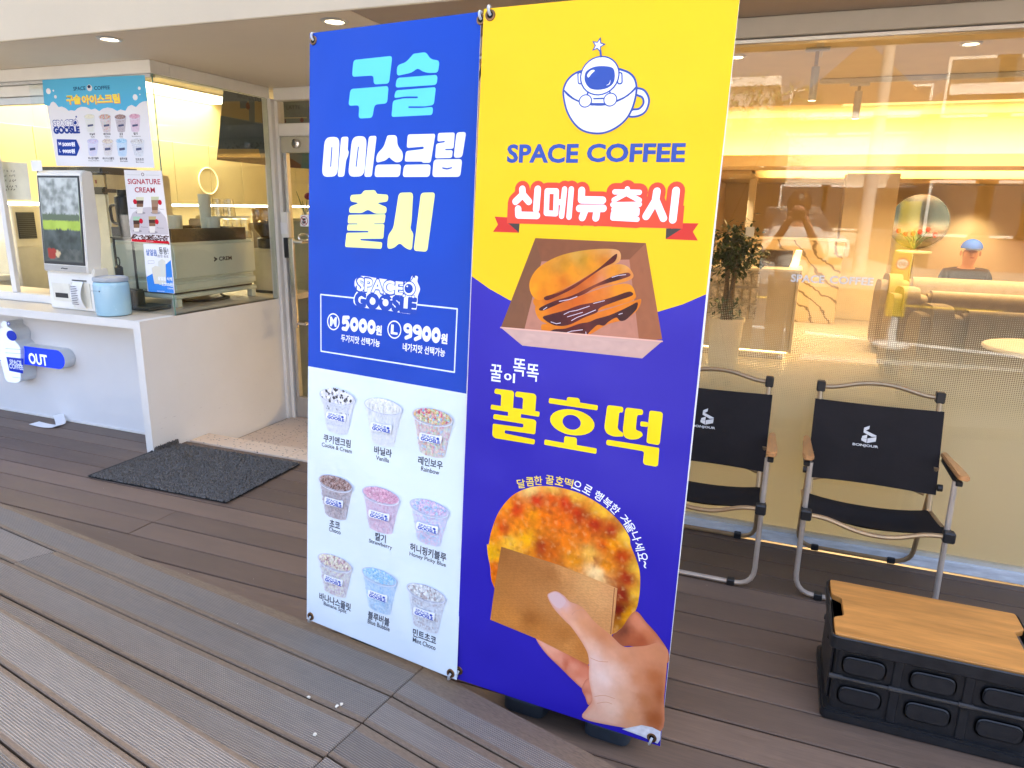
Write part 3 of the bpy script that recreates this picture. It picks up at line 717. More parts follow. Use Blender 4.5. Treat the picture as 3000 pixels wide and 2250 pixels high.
def stand(parent, fr, w_, h_):
    # the stand behind the cloth: pole, cross arms
    c = fr.at(w_/2, 0, -0.03); t = fr.at(w_/2, h_*0.5, -0.05)
    obj('pole', MB().tube([Vector((c.x, c.y+0.05, 0.06)), fr.at(w_/2, h_*0.55, -0.035)], 0.011, 8), ALU, parent, smooth=True)
    for a, b_ in (((0.02, h_-0.01), 1), ((w_-0.02, h_-0.01), 1), ((0.02, 0.02), 1), ((w_-0.02, 0.02), 1)):
        obj('arm', MB().tube([fr.at(w_/2, h_*0.55, -0.035), fr.at(a[0], a[1], -0.008)], [0.005, 0.0035], 6), BLACK_PL, parent, smooth=True)

def samples(fr, zoom, pts, gain=0.86, noise_=(0.10, 40.0), fine=(0.05, 160.0), seed=1.0, p=3.0, sat=1.3, eps=2e-5):
    # colours spread from a handful of sample points across a printed picture
    S = []
    for x, y, r, g, b in pts:
        u, v = fr.uv(zoom[0]+zoom[2]*x, zoom[1]+zoom[2]*y); S.append((u, v, tuple(max(0.0, (0.3*A_[0]+0.55*A_[1]+0.15*A_[2])*(1-sat)+c*sat)*gain for A_ in (srgb(r, g, b),) for c in A_)))
    def fn(u, v, d):
        du, dv = 0.006*fbm(u, v, 60, seed+2), 0.006*fbm(u, v, 60, seed+5)
        W = 0.0; c = [0, 0, 0]
        for a, b_, col in S:
            w_ = 1.0/((((u+du-a)**2+(v+dv-b_)**2)+eps)**(p/2)); W += w_
            for i in range(3): c[i] += w_*col[i]
        k = 1+noise_[0]*fbm(u, v, noise_[1], seed)+fine[0]*fbm(u, v, fine[1], seed+9)
        return tuple(max(0, x/W*k) for x in c)
    return fn

# ---------------- left banner: blue and white
bl_ = thing('hanging_banner', 'blue and white menu banner with nine ice-cream cups printed on it', 'banner', (-1.06, 1.72, 0), group='printed banners on the deck')
FL = Frame(LB_BL, LB_BR-LB_BL, LB_TL-LB_BL)
cl, cL = banner_cloth('cloth', FL, [(908, 98), (1410, 34), (1338, 1992), (899, 1813)], None, bl_)
ZL = 600/1659.0
pr = Print(FL, (850, 0, ZL), 1)
TLp, TRp, BRp, BLp = [(908, 98), (1410, 34), (1338, 1992), (899, 1813)]
mL, mR = FL.uv(850+ZL*147, ZL*(1659+1307)), FL.uv(850+ZL*1428, ZL*(1659+1530))
pr.raw([FL.uv(*TLp), FL.uv(*TRp), mR, mL], [(0, 1, 2, 3)], LBLUE)
pr.raw([mL, mR, FL.uv(*BRp), FL.uv(*BLp)], [(0, 1, 2, 3)], PAPERW)
pr.build('printed_ground', bl_)
SKY = srgb(96, 206, 255); WHT = (0.86, 0.88, 0.97); LEM = srgb(240, 248, 150)
pr = Print(FL, (850, 0, ZL), 2)
G = lambda pts, c, r=0.010: pr.poly(pts, c, r)
# first word
G([(515, 487), (830, 453), (803, 678), (678, 685), (678, 612), (503, 623)], SKY); G([(490, 722), (800, 697), (788, 838), (686, 848), (668, 955), (556, 961), (562, 853), (474, 858)], SKY)
G([(1000, 437), (1102, 422), (1140, 480), (1213, 492), (1200, 590), (1120, 592), (1075, 580), (1036, 552), (985, 590), (865, 616), (869, 530), (940, 505), (985, 455)], SKY)
G([(866, 632), (1197, 606), (1190, 688), (853, 711)], SKY)
G([(857, 733), (1183, 706), (1166, 850), (1100, 862), (960, 862), (960, 875), (1060, 876), (1160, 866), (1155, 932), (822, 948), (835, 815), (920, 798), (1036, 796), (1036, 782), (940, 782), (843, 796)], SKY, 0.008)
# second word
G([(283, 1113), (404, 1108), (385, 1430), (258, 1434)], WHT, 0.022); G([(416, 1110), (475, 1107), (468, 1215), (478, 1228), (472, 1262), (455, 1300), (440, 1431), (387, 1433)], WHT, 0.008)
G([(505, 1105), (624, 1102), (602, 1429), (470, 1433)], WHT, 0.022); G([(640, 1103), (703, 1100), (663, 1432), (602, 1433)], WHT, 0.008)
G([(790, 1097), (868, 1094), (870, 1180), (917, 1235), (912, 1306), (860, 1319), (820, 1290), (805, 1272), (775, 1300), (697, 1321), (703, 1250), (760, 1190), (780, 1130)], WHT, 0.012)
G([(695, 1335), (902, 1332), (890, 1433), (684, 1434)], WHT); G([(955, 1090), (1179, 1084), (1140, 1319), (1078, 1319), (1068, 1309), (929, 1309), (940, 1225), (1084, 1207), (1084, 1188), (946, 1199)], WHT, 0.007)
G([(925, 1335), (1142, 1332), (1132, 1433), (912, 1434)], WHT); G([(1200, 1078), (1336, 1074), (1325, 1205), (1258, 1207), (1258, 1218), (1320, 1217), (1312, 1279), (1176, 1283), (1185, 1165), (1255, 1153), (1255, 1141), (1195, 1148)], WHT, 0.006)
G([(1350, 1073), (1428, 1069), (1395, 1276), (1326, 1279)], WHT, 0.009); G([(1165, 1293), (1396, 1289), (1380, 1433), (1153, 1434)], WHT)
pr.poly([(336, 1192), (345, 1192), (335, 1352), (326, 1352)], LBLUE, 0.002); pr.poly([(551, 1188), (560, 1188), (541, 1352), (532, 1352)], LBLUE, 0.002); pr.poly([(1232, 1355), (1272, 1362), (1316, 1353), (1312, 1365), (1272, 1375), (1236, 1368)], LBLUE, 0.002)
# third word
G([(600, 1543), (690, 1540), (705, 1572), (798, 1577), (794, 1633), (705, 1645), (787, 1680), (779, 1731), (690, 1731), (632, 1697), (585, 1726), (478, 1724), (484, 1675), (560, 1645), (489, 1631), (491, 1580), (580, 1574)], LEM, 0.009)
G([(474, 1741), (776, 1736), (766, 1809), (682, 1811), (682, 1817), (766, 1815), (757, 1934), (572, 1936), (572, 1947), (749, 1963), (743, 2016), (447, 2001), (459, 1886), (636, 1883), (636, 1871), (463, 1868), (467, 1818), (548, 1818), (548, 1811), (468, 1809)], LEM, 0.006)
G([(882, 1562), (999, 1559), (985, 1800), (975, 1855), (1001, 1890), (988, 2030), (935, 2010), (890, 1965), (845, 2010), (788, 2019), (795, 1905), (838, 1850), (865, 1680)], LEM, 0.012)
G([(1062, 1562), (1177, 1559), (1112, 2040), (1002, 2031)], LEM)
pr.build('headline', bl_)
# price frame and logo
pr = Print(FL, (850, 600, ZL), 2); LINE = (0.74, 0.82, 0.97)
Fq = [(250, 726), (1355, 843), (1332, 1356), (252, 1185)]
for a, b_ in zip(Fq, Fq[1:]+Fq[:1]): pr.stroke([a, b_], 0.0042, LINE)
for c_, rx, ry, t in (((352, 947), 51, 69, 'M'), ((846, 1011), 57, 74, 'L')):
    pr.ell(c_, rx, ry, WHT); pr.ell(c_, rx-8, ry-10, LBLUE)
    pr.text(t, (c_[0]-25, c_[1]-3), (c_[0]+25, c_[1]+3), 74, WHT, 0.05)
def fat_digits(s_, L, R, h):
    n_ = len(s_); 
    for i, ch in enumerate(s_):
        a, b_ = (i+0.02)/n_, (i+0.98)/n_
        P = lambda t, dy: (L[0]+(R[0]-L[0])*t, L[1]+(R[1]-L[1])*t+dy)
        cxy = P((a+b_)/2, 0); hw = (R[0]-L[0])/n_/2*0.98
        if ch == '0':
            pr.ell(cxy, hw, h/2, WHT); pr.ell(cxy, hw*0.34, h*0.14, LBLUE)
        elif ch == '9':
            pr.ell((cxy[0], cxy[1]-h*0.18), hw*0.98, h*0.32, WHT); pr.stroke([(cxy[0]+hw*0.68, cxy[1]-h*0.1), (cxy[0]+hw*0.55, cxy[1]+h*0.3), (cxy[0]-hw*0.4, cxy[1]+h*0.42)], 0.011, WHT)
            pr.ell((cxy[0], cxy[1]-h*0.18), hw*0.32, h*0.08, LBLUE)
        elif ch == '5':
            pr.stroke([(cxy[0]+hw*0.6, cxy[1]-h*0.40), (cxy[0]-hw*0.45, cxy[1]-h*0.40), (cxy[0]-hw*0.55, cxy[1]-h*0.05)], 0.011, WHT)
            pr.stroke([(cxy[0]-hw*0.45, cxy[1]-h*0.10), (cxy[0]+hw*0.2, cxy[1]-h*0.12), (cxy[0]+hw*0.6, cxy[1]+h*0.12), (cxy[0]+hw*0.1, cxy[1]+h*0.40), (cxy[0]-hw*0.6, cxy[1]+h*0.36)], 0.012, WHT)
fat_digits('5000', (418, 955), (696, 995), 118); fat_digits('9900', (918, 1018), (1222, 1062), 128)
pr.text('원', (697, 1012), (744, 1020), 78, WHT, 0.045); pr.text('원', (1225, 1080), (1276, 1089), 82, WHT, 0.045)
pr.text('두가지맛 선택가능', (415, 1082), (730, 1118), 62, WHT, 0.024); pr.text('네가지맛 선택가능', (915, 1152), (1258, 1197), 68, WHT, 0.024)
def goosle(pr, box, white=WHT, blue=(0.010, 0.055, 0.40), back=True, big=True):
    """the two-line logo inside box = uv of left-bottom and right-top"""
    (u0, v0), (u1, v1) = box; W, H = u1-u0, v1-v0
    q = lambda a, b_: (u0+W*a, v0+H*b_)
    if back:
        pr.raw(smooth_poly([q(-.02, .80), q(.08, .92), q(.3, .90), q(.55, .88), q(.76, .86), q(.88, .90), q(.91, 1.05), q(1.0, 1.05), q(1.0, .9), q(1.05, .7), q(1.02, .5), q(1.02, .38), q(1.0, .05), q(.9, -.05), q(.5, -.02), q(.1, -.02), q(-.03, .08), q(-.03, .3), q(.02, .48), q(-.03, .6)], 3), [tuple(range(60))], white)
    if big:
        pr.text('SPACE', q(0, .66), q(.79, .66), H*.44, blue, 0.075, uv=True); pr.text('SPACE', q(.012, .66), q(.778, .66), H*.40, white, 0.03, uv=True)
        pr.text('GOOSLE', q(-.01, .20), q(1.0, .20), H*.44, blue, 0.075, uv=True)
        for a in (0.10, 0.28, 0.46, 0.60): pr.ell(q(a, .30), W*.02, H*.02, white, uv=True, n=8)
        pr.ell(q(.88, .68), W*.105, H*.22, blue, uv=True); pr.ell(q(.88, .68), W*.092, H*.195, white, uv=True); pr.ell(q(.87, .68), W*.066, H*.135, blue, uv=True)
        pr.ell(q(.845, .74), W*.014, H*.025, white, uv=True, n=10); pr.ell(q(.80, .46), W*.03, H*.05, blue, uv=True, n=12); pr.ell(q(.95, .46), W*.03, H*.05, blue, uv=True, n=12)
        pr.ell(q(.80, .46), W*.022, H*.036, white, uv=True, n=12); pr.ell(q(.95, .46), W*.022, H*.036, white, uv=True, n=12)
        pr.stroke([q(.89, .9), q(.925, .99)], W*.012, blue, uv=True)
        st = [q(.94+.045*(1 if i % 2 == 0 else .45)*math.sin(i*math.pi/5), 1.06+.10*(1 if i % 2 == 0 else .45)*math.cos(i*math.pi/5)) for i in range(10)]
        pr.poly(st, blue, uv=True)
    else:
        pr.text('SPACE', q(.06, .68), q(.76, .68), H*.36, (0.16, 0.22, 0.48), 0.035, uv=True); pr.text('GOOSLE', q(.02, .24), q(.98, .24), H*.44, blue, 0.05, uv=True)
        pr.ell(q(.87, .66), W*.08, H*.17, blue, uv=True, n=10)
lb, rt = pr.px((532, 828)), pr.px((1035, 595))
goosle(pr, ((lb[0], pr.px((780, 848))[1]), (rt[0], pr.px((780, 572))[1])))
pr.build('price_panel', bl_)
# nine printed cups
def cup(pr, RL, RR, BL, BR, pal, style='bead', uv=False, logo=True, seed=1, dens=1.0):
    rnd = random.Random(seed)
    if not uv: RL, RR, BL, BR = [pr.px(p) for p in (RL, RR, BL, BR)]
    tc = ((RL[0]+RR[0])/2, (RL[1]+RR[1])/2); a = (RR[0]-RL[0])/2; bc = ((BL[0]+BR[0])/2, (BL[1]+BR[1])/2); b_ = (BR[0]-BL[0])/2
    em, eb = a*0.33, b_*0.22; H = tc[1]-bc[1]
    rim = (0.52, 0.56, 0.68); milk = (0.66, 0.71, 0.80)
    side = [(tc[0]-a*0.97, tc[1])]+[(bc[0]+b_*math.cos(t), bc[1]+eb*math.sin(t)) for t in [math.pi+math.pi*i/10 for i in range(11)]]+[(tc[0]+a*0.97, tc[1])]
    avg = tuple(sum(p[i] for p in pal)/len(pal) for i in range(3))
    pr.poly(side, mixc(avg, milk, 0.6), uv=True)
    br = a*0.050; N = int(420*dens)
    for i in range(N):
        t = rnd.random()**0.9
        ww = (a+(b_-a)*t)*0.94; f = rnd.uniform(-1, 1); x = tc[0]+(bc[0]-tc[0])*t+ww*f; y = tc[1]-em*0.95*math.sqrt(1-f*f)*(1-t)-eb*math.sqrt(1-f*f)*t-(H)*t*0.97
        c_ = rnd.choice(pal)
        if style == 'chunk': c_ = c_ if 0.12 < t < 0.38 and abs(f) < 0.8 else (0.80, 0.82, 0.86)
        c_ = mixc(c_, milk, 0.30+0.22*rnd.random()+0.25*abs(f)**3); c_ = mixc(c_, (0.2, 0.2, 0.25), 0.10*rnd.random())
        pr.ell((x, y), br, br, c_, uv=True, n=6, rot=rnd.random())
    for i, k_ in ((0, 1.0),): pr.ell(tc, a, em, rim, uv=True); pr.ell(tc, a*0.95, em*0.90, mixc(avg, milk, 0.25), uv=True)
    for i in range(int(260*dens)):
        r = math.sqrt(rnd.random())*0.93; t = rnd.random()*2*math.pi
        x, y = tc[0]+a*0.93*r*math.cos(t), tc[1]+em*0.88*r*math.sin(t)+em*0.30*(1-r*r)
        c_ = rnd.choice(pal); c_ = mixc(c_, (0.9, 0.9, 0.92) if rnd.random() < 0.4 else (0.05, 0.04, 0.06), rnd.random()*0.25)
        if style == 'chunk':
            s_ = a*rnd.uniform(.05, .10); ang = rnd.random()*3
            pr.poly([(x+s_*math.cos(ang+q)*rnd.uniform(.6, 1.2), y+s_*1.2*math.sin(ang+q)*rnd.uniform(.6, 1.2)) for q in (0, 1.5, 3, 4.5)], c_, uv=True)
        else:
            pr.ell((x, y), br*1.12, br*1.05, c_, uv=True, n=7, rot=rnd.random()); pr.ell((x-br*.3, y+br*.35), br*.35, br*.3, mixc(c_, (1, 1, 1), .55), uv=True, n=5)
    arc_ = [(tc[0]+a*0.985*math.cos(t), tc[1]-a*0.02+em*math.sin(t)) for t in [math.pi+math.pi*i/14 for i in range(15)]]
    pr.stroke(arc_, a*0.035, (0.72, 0.76, 0.85), uv=True)
    if logo:
        ly = tc[1]-H*0.58; lw = a*0.55; la = (0.84, 0.86, 0.92)
        pr.raw(rounded([(tc[0]-lw, ly-H*.12), (tc[0]+lw*.95, ly-H*.10), (tc[0]+lw*1.02, ly+H*.15), (tc[0]+lw*.60, ly+H*.11), (tc[0]-lw, ly+H*.11)], a*0.12), [tuple(range(25))], la)
        goosle(pr, ((tc[0]-lw*.88, ly-H*.10), (tc[0]+lw*.88, ly+H*.10)), back=False, big=False)
pals = {
 'cookie': [(0.80, 0.80, 0.82), (0.85, 0.85, 0.88), (0.05, 0.05, 0.055), (0.75, 0.76, 0.8)],
 'vanilla': [(0.84, 0.86, 0.84), (0.80, 0.83, 0.80), (0.86, 0.86, 0.82)],
 'rainbow': [(0.72, 0.18, 0.10), (0.80, 0.50, 0.18), (0.30, 0.55, 0.75), (0.70, 0.12, 0.25), (0.75, 0.72, 0.45), (0.45, 0.6, 0.3), (0.8, 0.45, 0.4)],
 'choco': [(0.30, 0.16, 0.13), (0.42, 0.26, 0.22), (0.22, 0.12, 0.10), (0.5, 0.33, 0.3)],
 'strawberry': [(0.72, 0.36, 0.50), (0.80, 0.48, 0.60), (0.62, 0.27, 0.42)],
 'honey': [(0.70, 0.50, 0.72), (0.40, 0.62, 0.85), (0.75, 0.55, 0.70), (0.6, 0.6, 0.85)],
 'banana': [(0.80, 0.76, 0.50), (0.50, 0.30, 0.30), (0.84, 0.82, 0.66), (0.62, 0.42, 0.5), (0.8, 0.75, 0.6)],
 'blue': [(0.25, 0.58, 0.85), (0.38, 0.68, 0.90), (0.55, 0.78, 0.93)],
 'mint': [(0.72, 0.76, 0.76), (0.45, 0.38, 0.38), (0.80, 0.83, 0.82), (0.6, 0.62, 0.62)]}
Y5, Y6 = 1100, 1600
cups = [('cookie', (245, 150), (538, 195), (300, 432), (470, 465), Y5, 'chunk'), ('vanilla', (608, 215), (918, 285), (662, 530), (845, 562), Y5, 'bead'), ('rainbow', (997, 293), (1330, 375), (1050, 610), (1255, 655), Y5, 'bead'),
 ('choco', (238, 830), (515, 910), (285, 1115), (455, 1158), Y5, 'bead'), ('strawberry', (590, 923), (898, 1015), (640, 1225), (830, 1270), Y5, 'bead'), ('honey', (975, 1020), (1296, 1120), (1030, 1320), (1220, 1375), Y5, 'bead'),
 ('banana', (230, 85), (512, 175), (278, 355), (455, 400), Y6, 'bead'), ('blue', (588, 195), (876, 290), (635, 495), (815, 535), Y6, 'bead'), ('mint', (950, 325), (1270, 425), (1000, 640), (1200, 685), Y6, 'bead')]
for i, (k, a, b_, c_, d_, yo, st) in enumerate(cups):
    pr = Print(FL, (850, yo, ZL), 2); cup(pr, a, b_, c_, d_, pals[k], st, seed=i+2); pr.build('printed_cup', bl_)
GRY = (0.055, 0.060, 0.085)
caps = [(Y5, '쿠키앤크림', (272, 507), (492, 553), 66, 'Cookie & Cream', (258, 560), (502, 612), 34), (Y5, '바닐라', (682, 603), (825, 630), 66, 'Vanilla', (697, 665), (803, 688), 36), (Y5, '레인보우', (1038, 685), (1238, 728), 70, 'Rainbow', (1062, 755), (1210, 785), 38),
 (Y5, '초코', (320, 1195), (406, 1212), 58, 'Choco', (316, 1245), (411, 1268), 36), (Y5, '딸기', (690, 1305), (777, 1322), 66, 'Strawberry', (640, 1342), (828, 1397), 42), (Y5, '허니핑키블루', (972, 1393), (1267, 1470), 70, 'Honey Pinky Blue', (968, 1450), (1263, 1535), 42),
 (Y6, '바나나스플릿', (238, 413), (494, 488), 64, 'Banana Split', (273, 472), (458, 528), 40), (Y6, '블루버블', (632, 560), (806, 610), 66, 'Blue Bubble', (630, 610), (808, 668), 38), (Y6, '민트초코', (995, 703), (1185, 758), 68, 'Mint Choco', (995, 757), (1180, 822), 40)]
for yo, t, L, R, h, t2, L2, R2, h2 in caps:
    pr = Print(FL, (850, yo, ZL), 2); pr.text(t, L, R, h, GRY, 0.026); pr.text(t2, L2, R2, h2, GRY, 0.016); pr.build('caption', bl_)
for g in ((919, 119, 1), (1410, 58, 1), (911, 1805, -1), (1321, 1972, -1)): grommet(FL, g[0], g[1], bl_, g[2])
stand(bl_, FL, 0.59, 1.82)

# ---------------- right banner: yellow and violet
br_ = thing('hanging_banner', 'yellow and violet banner with a printed hand holding a round pancake', 'banner', (-0.47, 1.66, 0), group='printed banners on the deck')
FR = Frame(RB_BL, RB_BR-RB_BL, RB_TL-RB_BL)
rpx = [(1418, 26), (2172, -46), (1934, 2186), (1337, 1988)]
banner_cloth('cloth', FR, rpx, None, br_)
R1, R2, R3, R4 = (1350, 0, 850/2203), (1350, 500, 800/2212), (1350, 1000, 800/2212), (1300, 1550, 800/2042)
pr = Print(FR, R2, 1)
arc = [pr.px(p) for p in ((90, 855), (230, 955), (390, 1046), (600, 1120), (850, 1172), (1100, 1190), (1350, 1185), (1605, 1141), (1800, 1082), (1988, 1000))]
edge_l = arc[0]; edge_r = arc[-1]
cTL, cTR, cBR, cBL = [FR.uv(*p) for p in rpx]
pr.raw([cTL, cTR]+list(reversed(arc)), [tuple(range(len(arc)+2))], YEL)
pr.raw(arc+[cBR, cBL], [tuple(range(len(arc)+2))], PURP)
pr.build('printed_ground', br_)
# astronaut-cup emblem
pr = Print(FR, R1, 2); INKN = (0.030, 0.075, 0.36); WH = (0.86, 0.86, 0.92)
def outl(pts, wpx, smooth=True):
    p = [pr.px(q) for q in pts]; p = smooth_poly(p, 4) if smooth else p
    pr.stroke(p, wpx, INKN, uv=True, closed=True)
LW = 0.0046
hO = [(1330, 672), (1395, 688), (1430, 760), (1405, 845), (1345, 882), (1275, 882), (1300, 836), (1355, 826), (1388, 785), (1378, 740), (1330, 716)]
pr.poly(hO, WH, smooth=True); outl(hO, LW)
body = [(782, 680), (786, 760), (810, 850), (860, 935), (930, 993), (1030, 1014), (1120, 1000), (1210, 950), (1275, 880), (1318, 780), (1336, 660), (1300, 570), (1200, 525), (1060, 515), (900, 545), (820, 600)]
pr.poly(body, WH, smooth=True); outl(body, LW)
pr.stroke(smooth_poly([pr.px(q) for q in ((788, 690), (850, 745), (900, 770), (1000, 795), (1100, 795), (1190, 765), (1270, 725), (1334, 660), (1300, 700), (1190, 768), (1000, 797), (850, 748))], 3), 0.0036, INKN, uv=True)
for sgn in (-1, 1):
    cx = 1058+sgn*150
    pr.poly([(cx-22, 548), (cx+22, 548), (cx+24, 640), (cx-18, 645)], INKN, 0.006); pr.poly([(cx-12, 558), (cx+12, 558), (cx+14, 630), (cx-10, 634)], WH, 0.004)
pr.poly([(950, 695), (1150, 690), (1125, 800), (985, 800)], INKN, 0.01); pr.poly([(962, 700), (1140, 697), (1115, 790), (995, 790)], WH, 0.01)
pr.poly([(1005, 745), (1095, 742), (1090, 755), (1010, 757)], INKN); pr.poly([(1000, 783), (1100, 783), (1098, 795), (1002, 795)], INKN)
pr.ell((1056, 577), 152, 150, INKN); pr.ell((1056, 577), 141, 139, WH)
vis = [(965, 535), (1020, 508), (1100, 504), (1158, 520), (1172, 575), (1160, 632), (1115, 670), (1040, 684), (980, 670), (945, 620), (945, 565)]
pr.poly(vis, INKN, smooth=True)
pr.poly([(972, 590), (962, 570), (985, 540), (1010, 532), (1018, 540), (995, 562)], WH, smooth=True); pr.poly([(1105, 650), (1128, 635), (1138, 608), (1132, 640)], WH, smooth=True)
for c_, r_ in (((948, 768), 51), ((1137, 758), 53)): pr.ell(c_, r_, r_, INKN); pr.ell(c_, r_-9, r_-9, WH)
pr.stroke([(1060, 378), (1067, 432)], 0.0042, INKN)
c0 = pr.px((1046, 345)); r0 = abs(pr.px((1103, 345))[0]-c0[0])
for k_, cc in ((1.0, INKN), (0.66, WH)):
    pr.poly([(c0[0]+r0*k_*(1 if i % 2 == 0 else .46)*math.sin(i*math.pi/5+0.25), c0[1]+r0*k_*(1 if i % 2 == 0 else .46)*math.cos(i*math.pi/5+0.25)) for i in range(10)], cc, uv=True)
pr.build('emblem', br_)
pr = Print(FR, R1, 2)
pr.text('SPACE', (355, 1167), (893, 1165), 142, INKN, 0.034); pr.text('COFFEE', (960, 1163), (1704, 1158), 142, INKN, 0.034)
pr.build('lettering', br_)
# ribbon headline
pr = Print(FR, R2, 2); DRED = srgb(206, 46, 38); DGR = (0.05, 0.04, 0.035)
pr.poly([(275, 372), (395, 379), (385, 427), (477, 425), (471, 503), (262, 495), (302, 437)], DRED); pr.poly([(1790, 425), (1928, 427), (1880, 495), (1921, 566), (1660, 555), (1665, 468), (1795, 468)], DRED)
pr.poly([(385, 426), (478, 424), (472, 502)], DGR); pr.poly([(1664, 468), (1792, 470), (1660, 554)], DGR)
pr.poly([(383, 250), (1812, 284), (1796, 471), (375, 426)], RED)
ST = [[(500, 150), (503, 195), (445, 250)], [(505, 195), (552, 250)], [(625, 150), (612, 312)], [(466, 310), (468, 360), (618, 364)],
 [(701, 165), (776, 166), (770, 348), (694, 344), (701, 165)], [(785, 255), (830, 257)], [(842, 150), (818, 368)], [(897, 150), (878, 375)],
 [(981, 160), (978, 236), (1150, 240)], [(962, 306), (1155, 306)], [(1012, 310), (985, 380)], [(1106, 310), (1095, 383)],
 [(1350, 148), (1350, 168)], [(1248, 172), (1448, 176)], [(1345, 182), (1242, 238)], [(1352, 188), (1448, 240)], [(1232, 276), (1448, 273)], [(1345, 276), (1345, 300)], [(1240, 314), (1430, 317), (1428, 350), (1236, 345), (1232, 384), (1430, 394)],
 [(1590, 168), (1578, 245), (1502, 370)], [(1585, 250), (1642, 385)], [(1745, 162), (1718, 398)]]
thin = {4, 5, 6, 7, 12, 13, 14, 15, 16, 17, 18}
for st in ST: pr.stroke(st, 0.040, RED)
for i, st in enumerate(ST): pr.stroke(st, 0.0118 if i in (12, 13, 14, 15, 16, 17, 18) else (0.0135 if i in thin else 0.0172), WHT)
pr.build('ribbon_headline', br_)
# kraft tray with stacked pancakes
def kraft(base, amp=0.12, sc_=60): return lambda u, v, d: tuple(c*(1+amp*fbm(u, v, sc_, 3)+0.05*fbm(u, v, 400, 9)) for c in base)
pr = Print(FR, R2, 2)
pr.image([(605, 546), (1500, 586), (1366, 720), (655, 735)], kraft(srgb(128, 74, 44)), 0.012, smooth=False)
pr.image([(605, 546), (655, 735), (515, 1290), (325, 1272)], kraft(srgb(120, 74, 46)), 0.012, smooth=False)
pr.image([(1500, 586), (1632, 1365), (1445, 1385), (1366, 720)], kraft(srgb(150, 88, 56)), 0.012, smooth=False)
pr.image([(655, 735), (1366, 720), (1445, 1385), (515, 1290)], kraft(srgb(178, 118, 96)), 0.010, smooth=False)
def dough(a, b_, seed):
    def fn(u, v, d):
        n_ = fbm(u, v, 28, seed); c = mixc(a, b_, 0.5+0.9*n_)
        c = mixc(c, srgb(176, 92, 38), max(0, fbm(u, v, 60, seed+5)-0.1)*0.6)
        e = min(1, d/0.022); return tuple(x*(0.80+0.2*e) for x in c)
    return fn
def syrup(seed):
    def fn(u, v, d):
        n_ = fbm(u, v, 70, seed); c = mixc(srgb(66, 22, 18), srgb(128, 56, 34), 0.4+0.7*n_)
        c = mixc(c, srgb(206, 160, 140), max(0, fbm(u, v, 130, seed+3)-0.34)*1.6)
        return c
    return fn
TZ = (1450, 680, 0.4016)
tp_ = samples(FR, TZ, [(300, 330, 226, 152, 84), (275, 420, 238, 166, 82), (350, 300, 216, 152, 90), (450, 230, 206, 152, 98), (600, 175, 202, 162, 108), (780, 135, 206, 158, 110), (890, 140, 216, 168, 130), (700, 225, 216, 152, 84), (560, 290, 228, 158, 84), (420, 400, 228, 152, 76), (350, 465, 214, 138, 70), (500, 360, 206, 126, 62), (640, 200, 176, 136, 78), (520, 240, 190, 140, 84), (800, 210, 196, 128, 76)], 0.86, (0.12, 45.0), (0.06, 160.0), 15.0, 3.0, 1.4, 1e-4)
lay = samples(FR, TZ, [(700, 330, 196, 112, 62), (860, 265, 218, 152, 82), (960, 255, 216, 168, 120), (600, 400, 168, 94, 60), (450, 470, 168, 100, 70), (985, 320, 206, 142, 104), (330, 560, 214, 140, 70), (420, 530, 198, 112, 52), (600, 490, 196, 110, 54), (760, 420, 208, 128, 60), (900, 400, 222, 152, 78), (1000, 410, 226, 158, 92), (320, 620, 216, 144, 76), (560, 590, 190, 110, 56), (850, 560, 210, 130, 60), (1040, 500, 204, 128, 70), (380, 700, 206, 132, 70), (700, 650, 200, 124, 66), (780, 370, 200, 140, 116), (820, 220, 206, 150, 116)], 0.86, (0.12, 45.0), (0.08, 160.0), 4.0, 3.0, 1.4, 1e-4)
sy = samples(FR, TZ, [(430, 450, 96, 36, 30), (640, 340, 110, 48, 36), (820, 230, 92, 36, 30), (880, 170, 80, 26, 24), (380, 550, 62, 26, 28), (560, 480, 92, 36, 30), (700, 390, 130, 70, 56), (880, 320, 56, 24, 28), (960, 310, 110, 60, 56), (430, 620, 66, 22, 24), (600, 590, 96, 36, 34), (760, 510, 96, 44, 40), (960, 460, 70, 22, 24), (450, 720, 62, 20, 22), (600, 720, 84, 30, 30), (800, 640, 66, 20, 24), (920, 610, 58, 18, 22), (1000, 550, 48, 16, 18)], 0.8, (0.3, 60.0), (0.12, 170.0), 7.0)
pr.image([(655, 1250), (720, 1235), (1100, 1150), (1400, 1055), (1462, 1045), (1430, 1130), (1330, 1205), (1190, 1245), (1040, 1330), (940, 1345), (760, 1320), (668, 1310)], lay, 0.007)
pr.image([(715, 1312), (760, 1285), (850, 1278), (960, 1240), (1040, 1225), (1100, 1200), (1200, 1172), (1300, 1130), (1380, 1090), (1432, 1066), (1425, 1120), (1370, 1180), (1330, 1212), (1290, 1216), (1260, 1190), (1200, 1222), (1160, 1255), (1110, 1250), (1060, 1290), (1000, 1344), (900, 1345), (800, 1332)], sy, 0.006)
pr.image([(606, 1100), (690, 1120), (900, 1040), (1150, 950), (1350, 915), (1414, 990), (1384, 1055), (1100, 1140), (820, 1245), (690, 1235), (622, 1185)], lay, 0.007)
pr.image([(665, 1190), (720, 1165), (850, 1130), (960, 1090), (1100, 1062), (1240, 1020), (1340, 985), (1382, 982), (1388, 1012), (1250, 1062), (1130, 1110), (1100, 1150), (1000, 1190), (900, 1240), (820, 1258), (740, 1245)], sy, 0.006)
pr.image([(592, 1040), (700, 1010), (900, 930), (1130, 790), (1300, 758), (1384, 812), (1372, 885), (1100, 955), (900, 1035), (690, 1125), (608, 1100)], lay, 0.007)
